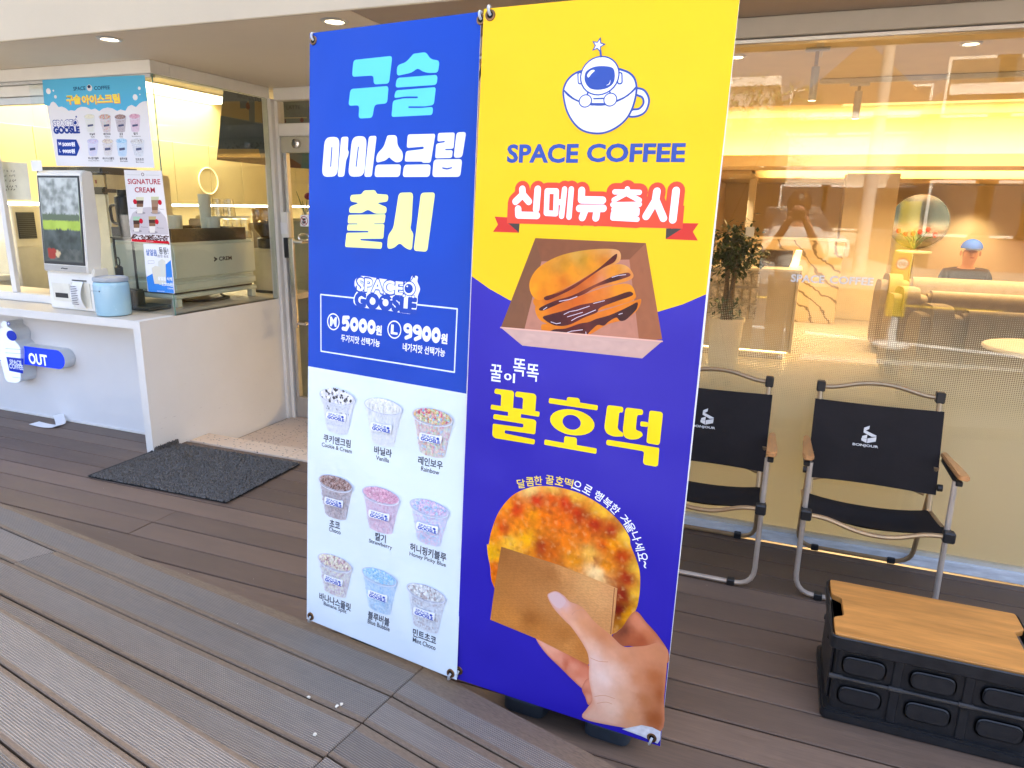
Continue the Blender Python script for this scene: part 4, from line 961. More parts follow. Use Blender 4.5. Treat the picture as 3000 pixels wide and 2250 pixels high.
pr.image([(640, 1112), (760, 1055), (900, 1012), (1040, 945), (1150, 893), (1250, 850), (1350, 826), (1374, 850), (1300, 880), (1100, 940), (1000, 1000), (850, 1056), (760, 1095), (660, 1134)], sy, 0.006)
pr.image([(556, 930), (580, 850), (650, 770), (800, 690), (1000, 645), (1200, 633), (1288, 656), (1280, 742), (1130, 790), (900, 925), (700, 1020), (640, 1050), (580, 1012)], tp_, 0.0065)
pr.image([(680, 1022), (800, 985), (900, 932), (1020, 860), (1130, 782), (1248, 680), (1268, 690), (1242, 742), (1150, 790), (1020, 880), (920, 950), (800, 1010), (700, 1050)], sy, 0.006)
HL = srgb(206, 190, 204); pr.zoom(*TZ)
for pl__ in ([(505, 600), (545, 580), (600, 570), (690, 540)], [(560, 645), (600, 622), (660, 600), (735, 568)], [(530, 618), (590, 600), (640, 585)], [(500, 742), (560, 722), (640, 712)], [(640, 758), (666, 745), (664, 728)], [(470, 505), (540, 492), (600, 470)], [(855, 330), (900, 316), (955, 310)], [(720, 520), (800, 500)], [(410, 655), (450, 668), (480, 662)], [(905, 600), (930, 592)], [(355, 565), (380, 548)]):
    pr.stroke(pl__, 0.0017, HL)
pr.zoom(*R2)
pr.image([(325, 1270), (1632, 1382), (1470, 1520), (500, 1416)], kraft(srgb(196, 160, 148), 0.10, 40), 0.011, smooth=False)
pr.stroke([(325, 1270), (1632, 1382)], 0.0035, srgb(222, 172, 152))
pr.build('printed_pancake_tray', br_)
# violet headline
pr = Print(FR, R3, 2); YG = srgb(250, 212, 10)
pr.text('꿀', (240, 252), (335, 262), 138, WHT, 0.012); pr.text('이', (352, 290), (440, 298), 76, WHT, 0.03); pr.text('똑', (426, 205), (526, 216), 140, WHT, 0.012); pr.text('똑', (535, 248), (632, 260), 140, WHT, 0.012)
G = lambda pts, r=0.006: pr.poly(pts, YG, r)
G([(278, 381), (420, 399), (433, 415), (424, 547), (324, 533), (330, 430), (271, 422)]); G([(447, 404), (595, 423), (613, 440), (604, 574), (500, 560), (507, 456), (439, 447)])
G([(247, 511), (641, 570), (636, 611), (242, 549)], 0.004); G([(385, 555), (490, 570), (487, 640), (383, 625)], 0.001)
G([(267, 588), (595, 632), (613, 648), (604, 753), (357, 718), (357, 745), (604, 795), (598, 836), (275, 783), (256, 760), (261, 665), (507, 698), (510, 668), (262, 628)], 0.005)
G([(862, 449), (955, 459), (967, 480), (965, 505), (858, 490)]); G([(718, 457), (1113, 518), (1108, 559), (713, 500)], 0.004)
pr.ell((902, 655), 184, 104, YG, rot=-0.0); pr.ell((899, 655), 75, 60, PURP)
G([(840, 766), (942, 780), (940, 855), (835, 840)], 0.006); G([(680, 794), (1103, 867), (1098, 911), (676, 836)], 0.004)
G([(1188, 514), (1319, 531), (1314, 576), (1285, 573), (1270, 712), (1318, 742), (1318, 770), (1240, 771), (1182, 747), (1163, 700)], 0.008); G([(1335, 534), (1479, 552), (1475, 598), (1430, 593), (1417, 718), (1462, 730), (1479, 760), (1440, 790), (1380, 797), (1325, 778), (1313, 720)], 0.008)
G([(1457, 646), (1520, 655), (1516, 694), (1454, 686)], 0.004); G([(1530, 559), (1622, 570), (1638, 585), (1613, 825), (1598, 839), (1504, 822)], 0.006)
G([(1182, 794), (1607, 862), (1608, 880), (1598, 1005), (1580, 1014), (1490, 998), (1477, 980), (1486, 890), (1177, 838)], 0.006)
pr.build('headline', br_)
pr = Print(FR, R3, 2); WY = srgb(244, 214, 80)
ch = [('달', 490, 1152, -.26, WY), ('콤', 562, 1136, -.18, WY), ('한', 628, 1126, -.12, WY), ('꿀', 722, 1122, 0.0, WY), ('호', 800, 1130, .06, WY), ('떡', 876, 1146, .13, WY), ('으', 945, 1166, .24, WHT), ('로', 1028, 1200, .36, WHT), ('행', 1118, 1252, .5, WHT), ('복', 1188, 1306, .58, WHT), ('한', 1250, 1358, .68, WHT), ('겨', 1330, 1442, .82, WHT), ('울', 1374, 1506, .95, WHT), ('나', 1418, 1580, 1.08, WHT)]
for t, x, y, a, c_ in ch:
    u, v = pr.px((x, y)); pr.text(t, (u-.0115, v), (u+.0115, v), 0.0245, c_, 0.012, uv=True, rot=-a)
pr.zoom(*R4)
for t, x, y, a, c_, w_, h_ in (('세', 1462, 128, 1.18, WHT, .0115, .0245), ('요', 1490, 205, 1.28, WHT, .0115, .0245), ('~', 1505, 265, 1.40, WHT, .009, .007)):
    u, v = pr.px((x, y)); pr.text(t, (u-w_, v), (u+w_, v), h_, c_, 0.012, uv=True, rot=-a)
pr.build('curved_lettering', br_)
# round pancake, paper sleeve, hand
pr = Print(FR, R3, 3)
R4to3 = lambda x, y: ((1300+R4[2]*x-1350)/R3[2], (1550+R4[2]*y-1000)/R3[2])
pk = [(228, 1640), (248, 1540), (310, 1380), (420, 1248), (560, 1183), (700, 1171), (850, 1193), (1000, 1245), (1150, 1335), (1280, 1450), (1365, 1580)]+[R4to3(*p) for p in ((1400, 120), (1450, 250), (1470, 350), (1463, 500), (1430, 620), (1330, 740), (1200, 790), (900, 700), (420, 480), (345, 260), (325, 120))]
HZ = (1400, 1380, 0.8615)
pk_s = samples(FR, HZ, [(45, 280, 250, 190, 90), (60, 200, 240, 150, 60), (100, 115, 240, 150, 65), (180, 62, 252, 210, 140), (250, 57, 246, 195, 115), (330, 82, 250, 195, 105), (420, 132, 244, 190, 100), (505, 225, 246, 200, 105), (543, 330, 242, 195, 105), (547, 420, 236, 184, 96), (522, 492, 225, 160, 70), (130, 130, 212, 80, 16), (200, 100, 205, 68, 12), (250, 90, 214, 96, 24), (300, 110, 200, 66, 16), (80, 195, 215, 92, 22), (150, 180, 236, 142, 50), (220, 150, 236, 130, 38), (280, 170, 236, 124, 32), (340, 145, 186, 64, 18), (400, 180, 178, 60, 18), (455, 205, 168, 56, 18), (490, 290, 186, 74, 24), (505, 360, 160, 54, 18), (492, 420, 128, 32, 8), (482, 470, 108, 24, 8), (170, 230, 242, 178, 86), (110, 245, 246, 192, 100), (215, 255, 168, 70, 20), (250, 275, 196, 104, 36), (300, 240, 226, 130, 48), (330, 300, 226, 150, 78), (380, 280, 242, 186, 110), (400, 345, 252, 218, 165), (360, 215, 222, 120, 38), (430, 250, 205, 98, 34), (440, 320, 220, 140, 70), (60, 330, 226, 120, 38), (455, 250, 238, 160, 70), (190, 145, 246, 160, 60)], 0.86, (0.26, 55.0), (0.14, 150.0), 2.0, 3.0, 1.22, 5e-5)
def pancake(u, v, d):
    c = pk_s(u, v, d); b_ = fbm(u, v, 48, 4.0); e = min(1, d/0.03)
    c = mixc(c, srgb(140, 44, 10), 0.75*e*max(0, b_-0.12)); return mixc(c, srgb(246, 200, 130), 0.5*max(0, fbm(u, v, 75, 6.0)-0.25))
pr.image(pk, pancake, 0.0046)
pr.build('printed_pancake', br_)
pr = Print(FR, R4, 4)
sk = samples(FR, HZ, [(262, 425, 228, 196, 200), (290, 445, 226, 190, 190), (243, 440, 240, 202, 188), (300, 490, 238, 178, 148), (345, 468, 222, 158, 122), (360, 520, 226, 160, 120), (325, 535, 242, 194, 170), (405, 545, 214, 146, 106), (380, 600, 242, 198, 174), (450, 590, 220, 156, 120), (395, 640, 240, 210, 198), (425, 700, 246, 222, 212), (395, 760, 240, 205, 188), (460, 680, 242, 208, 190), (500, 635, 212, 146, 110), (560, 615, 218, 152, 118), (625, 612, 210, 146, 112), (540, 700, 206, 140, 104), (600, 700, 184, 112, 76), (632, 760, 160, 90, 56), (570, 780, 186, 120, 84), (500, 760, 226, 176, 146), (450, 800, 242, 206, 184), (400, 830, 236, 192, 168), (520, 830, 216, 156, 120), (600, 840, 158, 88, 54), (380, 790, 226, 166, 140), (490, 700, 238, 192, 168), (460, 620, 232, 176, 148), (430, 560, 206, 136, 98)], 0.84, (0.04, 30.0), (0.03, 120.0), 3.0, 3.0, 1.18, 3e-4)
def skin_edge(fn, dk, wd=0.010, k=0.5):
    def f(u, v, d):
        c = fn(u, v, d); return mixc(mixc(c, dk, k), c, min(1, d/wd))
    return f
fb = samples(FR, HZ, [(540, 490, 218, 142, 112), (560, 520, 222, 150, 120), (580, 550, 206, 130, 96), (630, 600, 216, 152, 122), (520, 560, 190, 110, 80), (560, 575, 168, 88, 62), (500, 545, 90, 46, 38)], 0.84, (0.04, 30.0), (0.03, 120.0), 5.0, 3.0, 1.18, 2e-4)
fl_ = samples(FR, HZ, [(220, 580, 240, 180, 160), (250, 600, 238, 176, 152), (280, 640, 232, 164, 140), (303, 655, 196, 102, 78), (322, 665, 232, 164, 140), (345, 690, 216, 132, 106), (362, 715, 226, 152, 126), (370, 640, 186, 92, 66), (330, 625, 196, 104, 78), (350, 720, 236, 172, 150), (375, 770, 230, 166, 140), (364, 752, 190, 110, 84)], 0.84, (0.04, 30.0), (0.03, 120.0), 6.0, 3.0, 1.18, 1e-4)
DKS = srgb(150, 78, 54)
# fingers behind the sleeve
pr.image([(1262, 800), (1330, 740), (1430, 612), (1520, 700), (1600, 790), (1680, 915), (1665, 1000), (1500, 900), (1400, 872), (1330, 868)], skin_edge(fb, DKS), 0.006)
pr.image([(690, 812), (760, 838), (900, 905), (1080, 1010), (1095, 1110), (1085, 1210), (1040, 1192), (960, 1120), (880, 1040), (760, 920)], skin_edge(fl_, srgb(176, 92, 66), 0.008, 0.6), 0.005)
pr.image([(1035, 1190), (1070, 1120), (1120, 1130), (1125, 1260), (1085, 1312), (1060, 1255)], skin_edge(fl_, srgb(176, 92, 66), 0.006, 0.6), 0.005)
# sleeve
u0, v0 = pr.px((350, 675))
sl = samples(FR, HZ, [(80, 270, 150, 98, 58), (140, 290, 164, 110, 68), (200, 320, 166, 112, 70), (255, 345, 156, 102, 62), (290, 340, 206, 150, 100), (380, 385, 212, 162, 112), (455, 405, 206, 152, 106), (70, 400, 172, 116, 70), (60, 485, 192, 128, 74), (120, 500, 196, 132, 78), (150, 450, 180, 122, 76), (180, 505, 148, 92, 52), (195, 535, 190, 126, 74), (230, 440, 186, 130, 84), (300, 560, 168, 108, 62), (315, 590, 200, 140, 88), (345, 600, 180, 116, 68), (440, 500, 200, 146, 100), (350, 470, 204, 152, 106), (420, 440, 214, 162, 114)], 0.98, (0.03, 30.0), (0.05, 220.0), 8.0, 3.0, 1.15, 4e-4)
def sleeve(u, v, d):
    st = 0.5+0.5*math.sin((v+0.20*(u-u0))*2*math.pi/0.0062); return tuple(x*(0.88+0.20*st) for x in sl(u, v, d))
pr.image([(432, 130), (860, 265), (1300, 440), (1285, 600), (1262, 785), (1180, 1000), (1075, 1010), (690, 815), (350, 675), (385, 420)], sleeve, 0.0036, smooth=False)
pr.stroke([(1278, 440), (1250, 780)], 0.0022, srgb(140, 84, 48))
# thumb and hand
hand = [(778, 500), (800, 472), (845, 463), (900, 495), (945, 540), (1005, 562), (1058, 602), (1130, 690), (1255, 795), (1340, 872), (1420, 876), (1520, 868), (1600, 850), (1676, 900), (1672, 1000), (1650, 1250), (1622, 1512), (1340, 1480), (1050, 1415), (1076, 1335), (1108, 1292), (1112, 1245), (1088, 1120), (1085, 960), (1048, 865), (960, 735), (905, 680), (825, 590)]
pr.image(hand, skin_edge(sk, srgb(206, 132, 98), 0.009, 0.5), 0.0055)
for pl__ in ([(960, 640), (985, 612), (1030, 600), (1050, 608)], [(1100, 960), (1160, 985), (1230, 990)], [(1130, 1250), (1200, 1240), (1280, 1265)], [(1150, 1300), (1215, 1290), (1260, 1305)]): pr.stroke(smooth_poly([pr.px(q) for q in pl__+pl__[-2:0:-1]], 3)[:len(pl__)*3], 0.0016, srgb(206, 146, 118), uv=True)
pr.poly([(786, 496), (805, 477), (845, 470), (888, 498), (915, 540), (872, 590), (815, 552)], srgb(216, 182, 180), smooth=True)
pr.image([(1335, 1492), (1400, 1478), (1480, 1462), (1560, 1478), (1624, 1510), (1622, 1570), (1600, 1600), (1480, 1545)], lambda u, v, d: tuple(c*(1+0.25*fbm(u, v, 80, 3)) for c in (0.62, 0.61, 0.64)), 0.005, smooth=False)
pr.build('printed_hand', br_)
for g in ((1437, 45, 1), (1344, 1964, -1), (1910, 2160, -1)): grommet(FR, g[0], g[1], br_, g[2])
stand(br_, FR, 0.60, 1.81)

# the weighted plastic base under the banners
BASEC = mat('blue_grey_plastic', (0.030, 0.042, 0.056), 0.5, var=0.15, scale=20, bump=0.1, bscale=200)
def base(x, y, lab):
    t = thing('banner_base', lab, 'base', (x, y, 0), -0.05, 'banner bases')
    p = rounded([(-0.215, -0.05), (0.215, -0.05), (0.215, 0.36), (-0.215, 0.36)], 0.05, 5)
    obj('tank', MB().prism(p, 0.046, 0.10), BASEC, t, world=False, bevel=0.008, seg=2, smooth=True)
    for sx in (-0.125, 0.125):
        for sy in (0.0, 0.30):
            q = rounded([(sx-0.065, sy-0.045), (sx+0.065, sy-0.045), (sx+0.065, sy+0.045), (sx-0.065, sy+0.045)], 0.03, 4)
            obj('foot', MB().prism(q, 0.0, 0.0455), BASEC, t, world=False, bevel=0.004, smooth=True)
    obj('pole_socket', MB().lathe([(0.03, 0.1005), (0.03, 0.13), (0.018, 0.135), (0.0, 0.135)], (0, 0.06, 0), 18), BASEC, t, world=False, smooth=True)
base(-0.455, 1.695, 'dark blue-grey plastic base under the yellow and violet banner')
base(-1.06, 1.80, 'dark blue-grey plastic base behind the blue and white banner')
# ================================================================== folding chairs
TUBE = mat('champagne_tube', (0.42, 0.29, 0.16), 0.34, metal=0.55, var=0.10, scale=14)
TUBE_L = mat('pale_alu_tube', (0.58, 0.50, 0.42), 0.38, metal=0.5, var=0.12, scale=14)
CANVAS = mat('black_canvas', (0.020, 0.017, 0.017), 0.85, var=0.25, scale=5, bump=0.5, bscale=18, spec=0.2)
ARMW = mat('beech_armrest', (0.52, 0.25, 0.09), 0.4, var=0.22, scale=7, stretch=(8, 1, 8))
def fillet(pts, r, n=5):
    P = [Vector(p) for p in pts]; out = [P[0]]
    for i in range(1, len(P)-1):
        a, b, c = P[i-1], P[i], P[i+1]; k = min(r, (a-b).length*.45, (c-b).length*.45)
        p, q = b+(a-b).normalized()*k, b+(c-b).normalized()*k
        for j in range(n+1):
            t = j/n; out.append((1-t)**2*p+2*t*(1-t)*b+t*t*q)
    out.append(P[-1]); return out
def make_chair(label, loc, rz):
    t = thing('folding_chair', label, 'chair', loc, rz, 'black folding chairs by the window')
    W = 0.235; TR = 0.0098
    K = dict(world=False)
    obj('front_leg_frame', MB().tube(fillet([(-W, -0.185, 0.535), (-W, -0.215, 0.012), (W, -0.215, 0.012), (W, -0.185, 0.535)], 0.075), TR, 8), TUBE_L, t, smooth=True, **K)
    obj('rear_leg_frame', MB().tube(fillet([(-W+0.012, 0.06, 0.50), (-W+0.012, 0.225, 0.012), (W-0.012, 0.225, 0.012), (W-0.012, 0.06, 0.50)], 0.075), TR, 8), TUBE, t, smooth=True, **K)
    for s_ in (-1, 1):
        obj('back_upright', MB().tube([(s_*(W-0.022), 0.02, 0.335), (s_*(W-0.022), 0.155, 0.752)], TR, 8, sq=False), TUBE, t, smooth=True, **K)
        obj('seat_rail', MB().tube([(s_*(W-0.004), -0.245, 0.352), (s_*(W-0.004), 0.13, 0.300)], TR, 8), TUBE, t, smooth=True, **K)
        c1 = obj('end_cap', B(s_*(W-0.022)-0.016, s_*(W-0.022)+0.016, 0.138, 0.172, 0.732, 0.776), BLACK_PL, t, bevel=0.004, **K)
        obj('end_cap', B(s_*(W-0.004)-0.019, s_*(W-0.004)+0.019, -0.268, -0.232, 0.332, 0.372), BLACK_PL, t, bevel=0.005, **K)
        obj('pivot', MB().lathe([(0.014, -0.008), (0.014, 0.008), (0.0, 0.009)], n=12, M=Matrix.Translation((s_*(W+0.004), 0.03, 0.43)) @ Matrix.Rotation(RAD(90), 4, 'Y')), BLACK_PL, t, smooth=True, **K)
        obj('pivot', MB().lathe([(0.014, -0.008), (0.014, 0.008), (0.0, 0.009)], n=12, M=Matrix.Translation((s_*(W+0.004), -0.198, 0.345)) @ Matrix.Rotation(RAD(90), 4, 'Y')), BLACK_PL, t, smooth=True, **K)
        obj('leg_foot', B(s_*(W-0.085)-0.015, s_*(W-0.085)+0.015, -0.230, -0.200, 0.0, 0.026), BLACK_PL, t, bevel=0.003, **K)
        obj('leg_foot', B(s_*(W-0.085)-0.015, s_*(W-0.085)+0.015, 0.210, 0.240, 0.0, 0.026), BLACK_PL, t, bevel=0.003, **K)
        x = s_*(W+0.012)
        prof = rounded([(-0.250, -0.014), (-0.235, -0.020), (0.09, -0.014), (0.10, 0.010), (-0.19, 0.020), (-0.255, 0.016)], 0.015, 4)
        arm = MB(); n = len(prof)
        Mx = Matrix.Translation((x, 0, 0.552)) @ Matrix.Rotation(RAD(-4), 4, 'X')
        arm.prism([(s_*p[1], p[0]) for p in prof], -0.008, 0.009, M=Mx)
        obj('armrest', arm, ARMW, t, bevel=0.004, seg=2, smooth=True, **K)
        obj('arm_bracket', B(x-0.012, x+0.010, -0.20, 0.07, 0.522, 0.541), BLACK_PL, t, bevel=0.003, **K)
    bar = [(-(W-0.022), 0.155, 0.752), (-0.16, 0.158, 0.755), (-0.07, 0.165, 0.776), (0.0, 0.168, 0.782), (0.07, 0.165, 0.776), (0.16, 0.158, 0.755), (W-0.022, 0.155, 0.752)]
    obj('top_bar', MB().tube(bez(bar, 5), 0.0092, 8), TUBE, t, smooth=True, **K)
    bar = [(-(W-0.004), -0.25, 0.352), (-0.16, -0.25, 0.347), (-0.07, -0.252, 0.322), (0.0, -0.254, 0.313), (0.07, -0.252, 0.318), (0.16, -0.25, 0.345), (W-0.004, -0.25, 0.352)]
    obj('front_bar', MB().tube(bez(bar, 5), 0.0092, 8), TUBE, t, smooth=True, **K)
    obj('rear_bar', MB().tube(bez([(-(W-0.03), 0.10, 0.372), (-0.14, 0.11, 0.385), (0, 0.115, 0.385), (0.14, 0.11, 0.385), (W-0.03, 0.10, 0.372)], 4), 0.0088, 8), TUBE, t, smooth=True, **K)
    # canvas back and seat
    def sheet(fn, th, nu=14, nv=9):
        g = [[fn(i/(nu-1), j/(nv-1)) for j in range(nv)] for i in range(nu)]
        mb = MB().grid(g); mb.grid([[p+Vector((0, th, 0))*1.0 for p in r] for r in g]) ; return mb
    rr = random.Random(int(abs(loc[0])*100))
    ph = rr.random()*6
    def back(u, v):
        x = (u*2-1)*(W-0.005); z = 0.400+v*0.305-0.006*math.sin(math.pi*u)*(v); sag = 0.018*math.sin(math.pi*u)*(1-0.3*v)
        wr = 0.0035*math.sin(14*v+3*u+ph)*math.exp(-v*3)*(1 if abs(u-.5) < .5 else 0)
        return Vector((x, (0.02+(z-0.335)*0.324)-0.014+sag+wr, z))
    ob = obj('back_canvas', sheet(back, 0.004), CANVAS, t, smooth=True, angle=60, **K)
    def seat(u, v):
        x = (u*2-1)*(W-0.002); y = -0.232+v*0.33; ed = math.sin(math.pi*u); 
        y = y+(0.0 if v < 0.5 else -0.055*(1-abs(2*u-1)**3)*(v-0.5)*2)
        return Vector((x, y, 0.362-0.052*((y+0.232)/0.33)-0.040*ed**0.8*math.sin(math.pi*min(1, v+0.15))-0.012*ed))
    g = [[seat(i/13, j/8) for j in range(9)] for i in range(14)]
    obj('seat_canvas', MB().grid(g).grid([[p-Vector((0, 0, 0.004)) for p in r] for r in g]), CANVAS, t, smooth=True, angle=60, **K)
    # printed mark on the back
    Mw = Matrix.Translation(Vector(loc)) @ Matrix.Rotation(rz, 4, 'Z')
    o0 = Mw @ Vector((0, 0, 0)); 
    zc = 0.575; yy = 0.02+(zc-0.335)*0.324-0.014+0.018*0.85-0.0035
    fr = Frame(Mw @ Vector((-0.02, yy, zc)), Mw.to_3x3() @ Vector((1, 0, 0)), Mw.to_3x3() @ Vector((0, 0.324, 1)))
    pr = Print(fr, layer=2); W1 = (0.70, 0.69, 0.66); sc_ = 0.00052
    q = lambda x, y: ((x-1395)*sc_, (405-y)*sc_*1.12)
    for P in ([(1357, 340), (1395, 322), (1393, 345), (1372, 358)], [(1357, 342), (1372, 358), (1448, 385), (1446, 392), (1416, 396), (1357, 372)], [(1350, 398), (1384, 384), (1384, 410), (1350, 412)], [(1346, 412), (1384, 412), (1384, 442), (1347, 428)], [(1388, 410), (1448, 394), (1446, 425), (1388, 442)]):
        pr.poly([q(*p) for p in P], W1, uv=True)
    pr.text('BONJOUR', q(1290, 462), q(1468, 462), 0.0125, W1, 0.03, uv=True)
    o = pr.build('printed_mark', t, INK_MATTE)
    return t
ch2 = make_chair('black canvas folding chair behind the wooden-topped crate', (0.395, 2.905, 0), RAD(0))
ch1 = make_chair('black canvas folding chair half hidden by the yellow banner', (-0.228, 2.885, 0), RAD(0.5))

# ================================================================== folding crate with wooden lid
OAK = mat('oak_board', (0.56, 0.25, 0.06), 0.5, var=0.28, scale=3.0, stretch=(1.2, 9, 9), bump=0.05, bscale=40)
PAD = mat('satin_black_pad', (0.014, 0.015, 0.017), 0.40, var=0.2, scale=30, bump=0.15, bscale=260)
CRX, CRY = 0.497, 2.155; CW, CD, CH = 0.535, 0.345, 0.275
cr = thing('folding_crate', 'black plastic folding crate with an oak lid used as a table', 'crate', (CRX, CRY, 0), 0.0)
K = dict(world=False)
def tub():
    mb = MB(); n = 6
    o = rounded([(-CW/2, -CD/2), (CW/2, -CD/2), (CW/2, CD/2), (-CW/2, CD/2)], 0.022, 4)
    i_ = [(x*0.95, y*0.93) for x, y in o]
    N = len(o)
    mb._add([(x*0.975, y*0.975, 0.012) for x, y in i_]+[(x*0.975, y*0.975, 0.045) for x, y in i_]+[(x*0.975, y*0.975, CH-0.04) for x, y in i_], [tuple(reversed(range(N)))]+[(k*N+i, k*N+(i+1) % N, (k+1)*N+(i+1) % N, (k+1)*N+i) for k in (0, 1) for i in range(N)])
    return mb
obj('tub', tub(), BLACK_PL, cr, **K)
ol = rounded([(-CW/2, -CD/2), (CW/2, -CD/2), (CW/2, CD/2), (-CW/2, CD/2)], 0.022, 4)
obj('base_rim', MB().prism(ol, 0.0, 0.034), BLACK_PL, cr, bevel=0.006, seg=2, smooth=True, **K)
N = len(ol); il = [(x*0.972, y*0.962) for x, y in ol]
rim = MB(); rim._add([(x, y, CH-0.042) for x, y in ol]+[(x, y, CH) for x, y in ol]+[(x, y, CH) for x, y in il]+[(x, y, CH-0.042) for x, y in il], [(a*N+i, a*N+(i+1) % N, ((a+1) % 4)*N+(i+1) % N, ((a+1) % 4)*N+i) for a in range(4) for i in range(N)])
obj('top_rim', rim, BLACK_PL, cr, bevel=0.004, smooth=True, **K)
lid = [(-0.257, -0.163), (0.257, -0.163), (0.257, -0.070), (0.228, -0.052), (0.228, 0.052), (0.257, 0.070), (0.257, 0.163), (-0.257, 0.163), (-0.257, 0.070), (-0.228, 0.052), (-0.228, -0.052), (-0.257, -0.070)]
obj('lid', MB().prism(rounded(lid, 0.01, 3), CH-0.016, CH+0.0035), OAK, cr, bevel=0.0015, **K)
for face in (-1, 1):
    yF = face*(CD/2*0.93*0.975)
    for iz, (z0, z1) in enumerate(((0.045, 0.135), (0.148, 0.228))):
        for ix in range(3):
            xc = (ix-1)*0.172; zc = (z0+z1)/2
            p = rounded([(xc-0.058, zc-0.030), (xc+0.058, zc-0.030), (xc+0.058, zc+0.030), (xc-0.058, zc+0.030)], 0.030, 6)
            obj('boss', MB().prism(p, yF, yF+face*0.013, axis='y'), PAD, cr, bevel=0.009, seg=3, smooth=True, **K)
    for x in (-0.086, 0.086): obj('rib', B(x-0.012, x+0.012, min(yF, yF+face*0.006), max(yF, yF+face*0.006), 0.034, CH-0.042), BLACK_PL, cr, bevel=0.002, **K)
    obj('hinge_bar', MB().tube([(-0.245, yF+face*0.006, 0.1415), (0.245, yF+face*0.006, 0.1415)], 0.0065, 10), BLACK_PL, cr, smooth=True, **K)
    for x in (-0.24, -0.086, 0.086, 0.24): obj('hinge_knuckle', MB().tube([(x-0.018, yF+face*0.006, 0.1415), (x+0.018, yF+face*0.006, 0.1415)], 0.0092, 10), BLACK_PL, cr, smooth=True, **K)
for sx in (-1, 1):
    xS = sx*CW/2*0.93
    obj('end_panel', MB().prism([(-0.14, 0.05), (0.14, 0.05), (0.14, 0.22), (-0.14, 0.22)], xS, xS+sx*0.008, axis='x'), BLACK_PL, cr, bevel=0.004, **K)
    obj('latch', B(min(xS, xS+sx*0.014), max(xS, xS+sx*0.014), -0.05, 0.05, 0.185, 0.215), BLACK_PL, cr, bevel=0.004, **K)

# ================================================================== door mat: looped coil mat, one corner curled up against the panel
MATC = mat('charcoal_coil', (0.105, 0.099, 0.090), 0.5, var=0.7, scale=120)
mt = thing('door_mat', 'charcoal coil door mat before the entrance, one corner curled up', 'mat', (-2.95, 2.98, 0))
m0 = [onZ(*p, 0.012) for p in ((255, 1392), (663, 1470), (879, 1357))]
A_, B_, D_ = m0; ux = (B_-A_); uy = (D_-B_)
def curl(a, b):        # the left side leans on the counter panel
    p = A_+ux*a+uy*b; z = 0.004
    if p.x < XP+0.012 and p.y > 2.865:
        ex = (XP+0.012-p.x); z += ex*0.75; p.x = XP+0.012+0.002
    return Vector((p.x, p.y, z))
NA, NB = 60, 34
g = [[curl(i/(NA-1), j/(NB-1)) for j in range(NB)] for i in range(NA)]
obj('backing', MB().grid(g).grid([[p+Vector((0, 0, 0.006)) for p in r] for r in g]), mat('mat_backing', (0.018, 0.018, 0.018), 0.9), mt)
pile = MB(); rp = random.Random(4)
for k in range(30000):
    a, b_ = rp.random(), rp.random(); p = curl(a, b_)+Vector((0, 0, 0.006)); t = rp.random()*math.pi; L = rp.uniform(0.006, 0.013); hh = rp.uniform(0.003, 0.010)
    d = Vector((math.cos(t), math.sin(t), 0))*L/2; wv = Vector((-math.sin(t), math.cos(t), 0))*0.0019
    if p.x < XP+0.016: p.x = XP+0.016+rp.random()*0.004
    i0 = len(pile.v); pile.v += [p-d-wv, p-d+wv, p+wv+Vector((0, 0, hh)), p-wv+Vector((0, 0, hh)), p+d+wv, p+d-wv]; pile.f += [(i0, i0+1, i0+2, i0+3), (i0+3, i0+2, i0+4, i0+5)]
me = bpy.data.meshes.new('pile'); me.from_pydata(pile.v, [], pile.f); po = link('pile', me, MATC, mt); po['kind'] = 'stuff'

# paper receipt on the deck
rc = [onZ(84, 1243, 0.004), onZ(133, 1253, 0.004), onZ(167, 1235, 0.0)]
g = []
for i in range(15):
    t = i/14
    c = bez([(rc[0].x, rc[0].y, 0.004), (rc[1].x-0.02, rc[1].y, 0.003), (rc[1].x+0.05, rc[1].y+0.03, 0.012), (rc[2].x, rc[2].y-0.02, 0.045)], 5)
    q = c[int(t*15)] ; g.append([q+Vector((0.0, s_*0.07, 0.0)) for s_ in (0, 0.5, 1)])
tag(obj('receipt', MB().grid(g).grid([[p-Vector((0, 0, 0.0003)) for p in r] for r in g]), PAPER, smooth=True), 'curled white paper receipt lying on the deck by the counter', 'receipt')
# popcorn crumbs on the ribbed boards
CRUMB = mat('cream_crumb', (0.75, 0.70, 0.58), 0.7)
for i, (x, y) in enumerate(((905, 2043), (987, 2070), (1000, 2064), (923, 2152))):
    p = onZ(x, y, Z1+0.003); mb = MB().sphere((0, 0, 0), (0.006, 0.0045, 0.0035), 7, 5)
    for v_ in mb.v: v_ += Vector((rp.uniform(-.0012, .0012), rp.uniform(-.0012, .0012), rp.uniform(-.0006, .0006)))
    o = obj('crumb', mb, CRUMB, smooth=True); o.location = p+Vector((0, 0, 0.001)); o.rotation_euler = (0, 0, i*1.1)
    tag(o, ('cream crumb on the ribbed step, leftmost of the four', 'cream crumb, left one of the touching pair on the ribbed step', 'cream crumb, right one of the touching pair on the ribbed step', 'cream crumb lowest on the ribbed step below the others')[i], 'crumb', 'crumbs on the ribbed step')

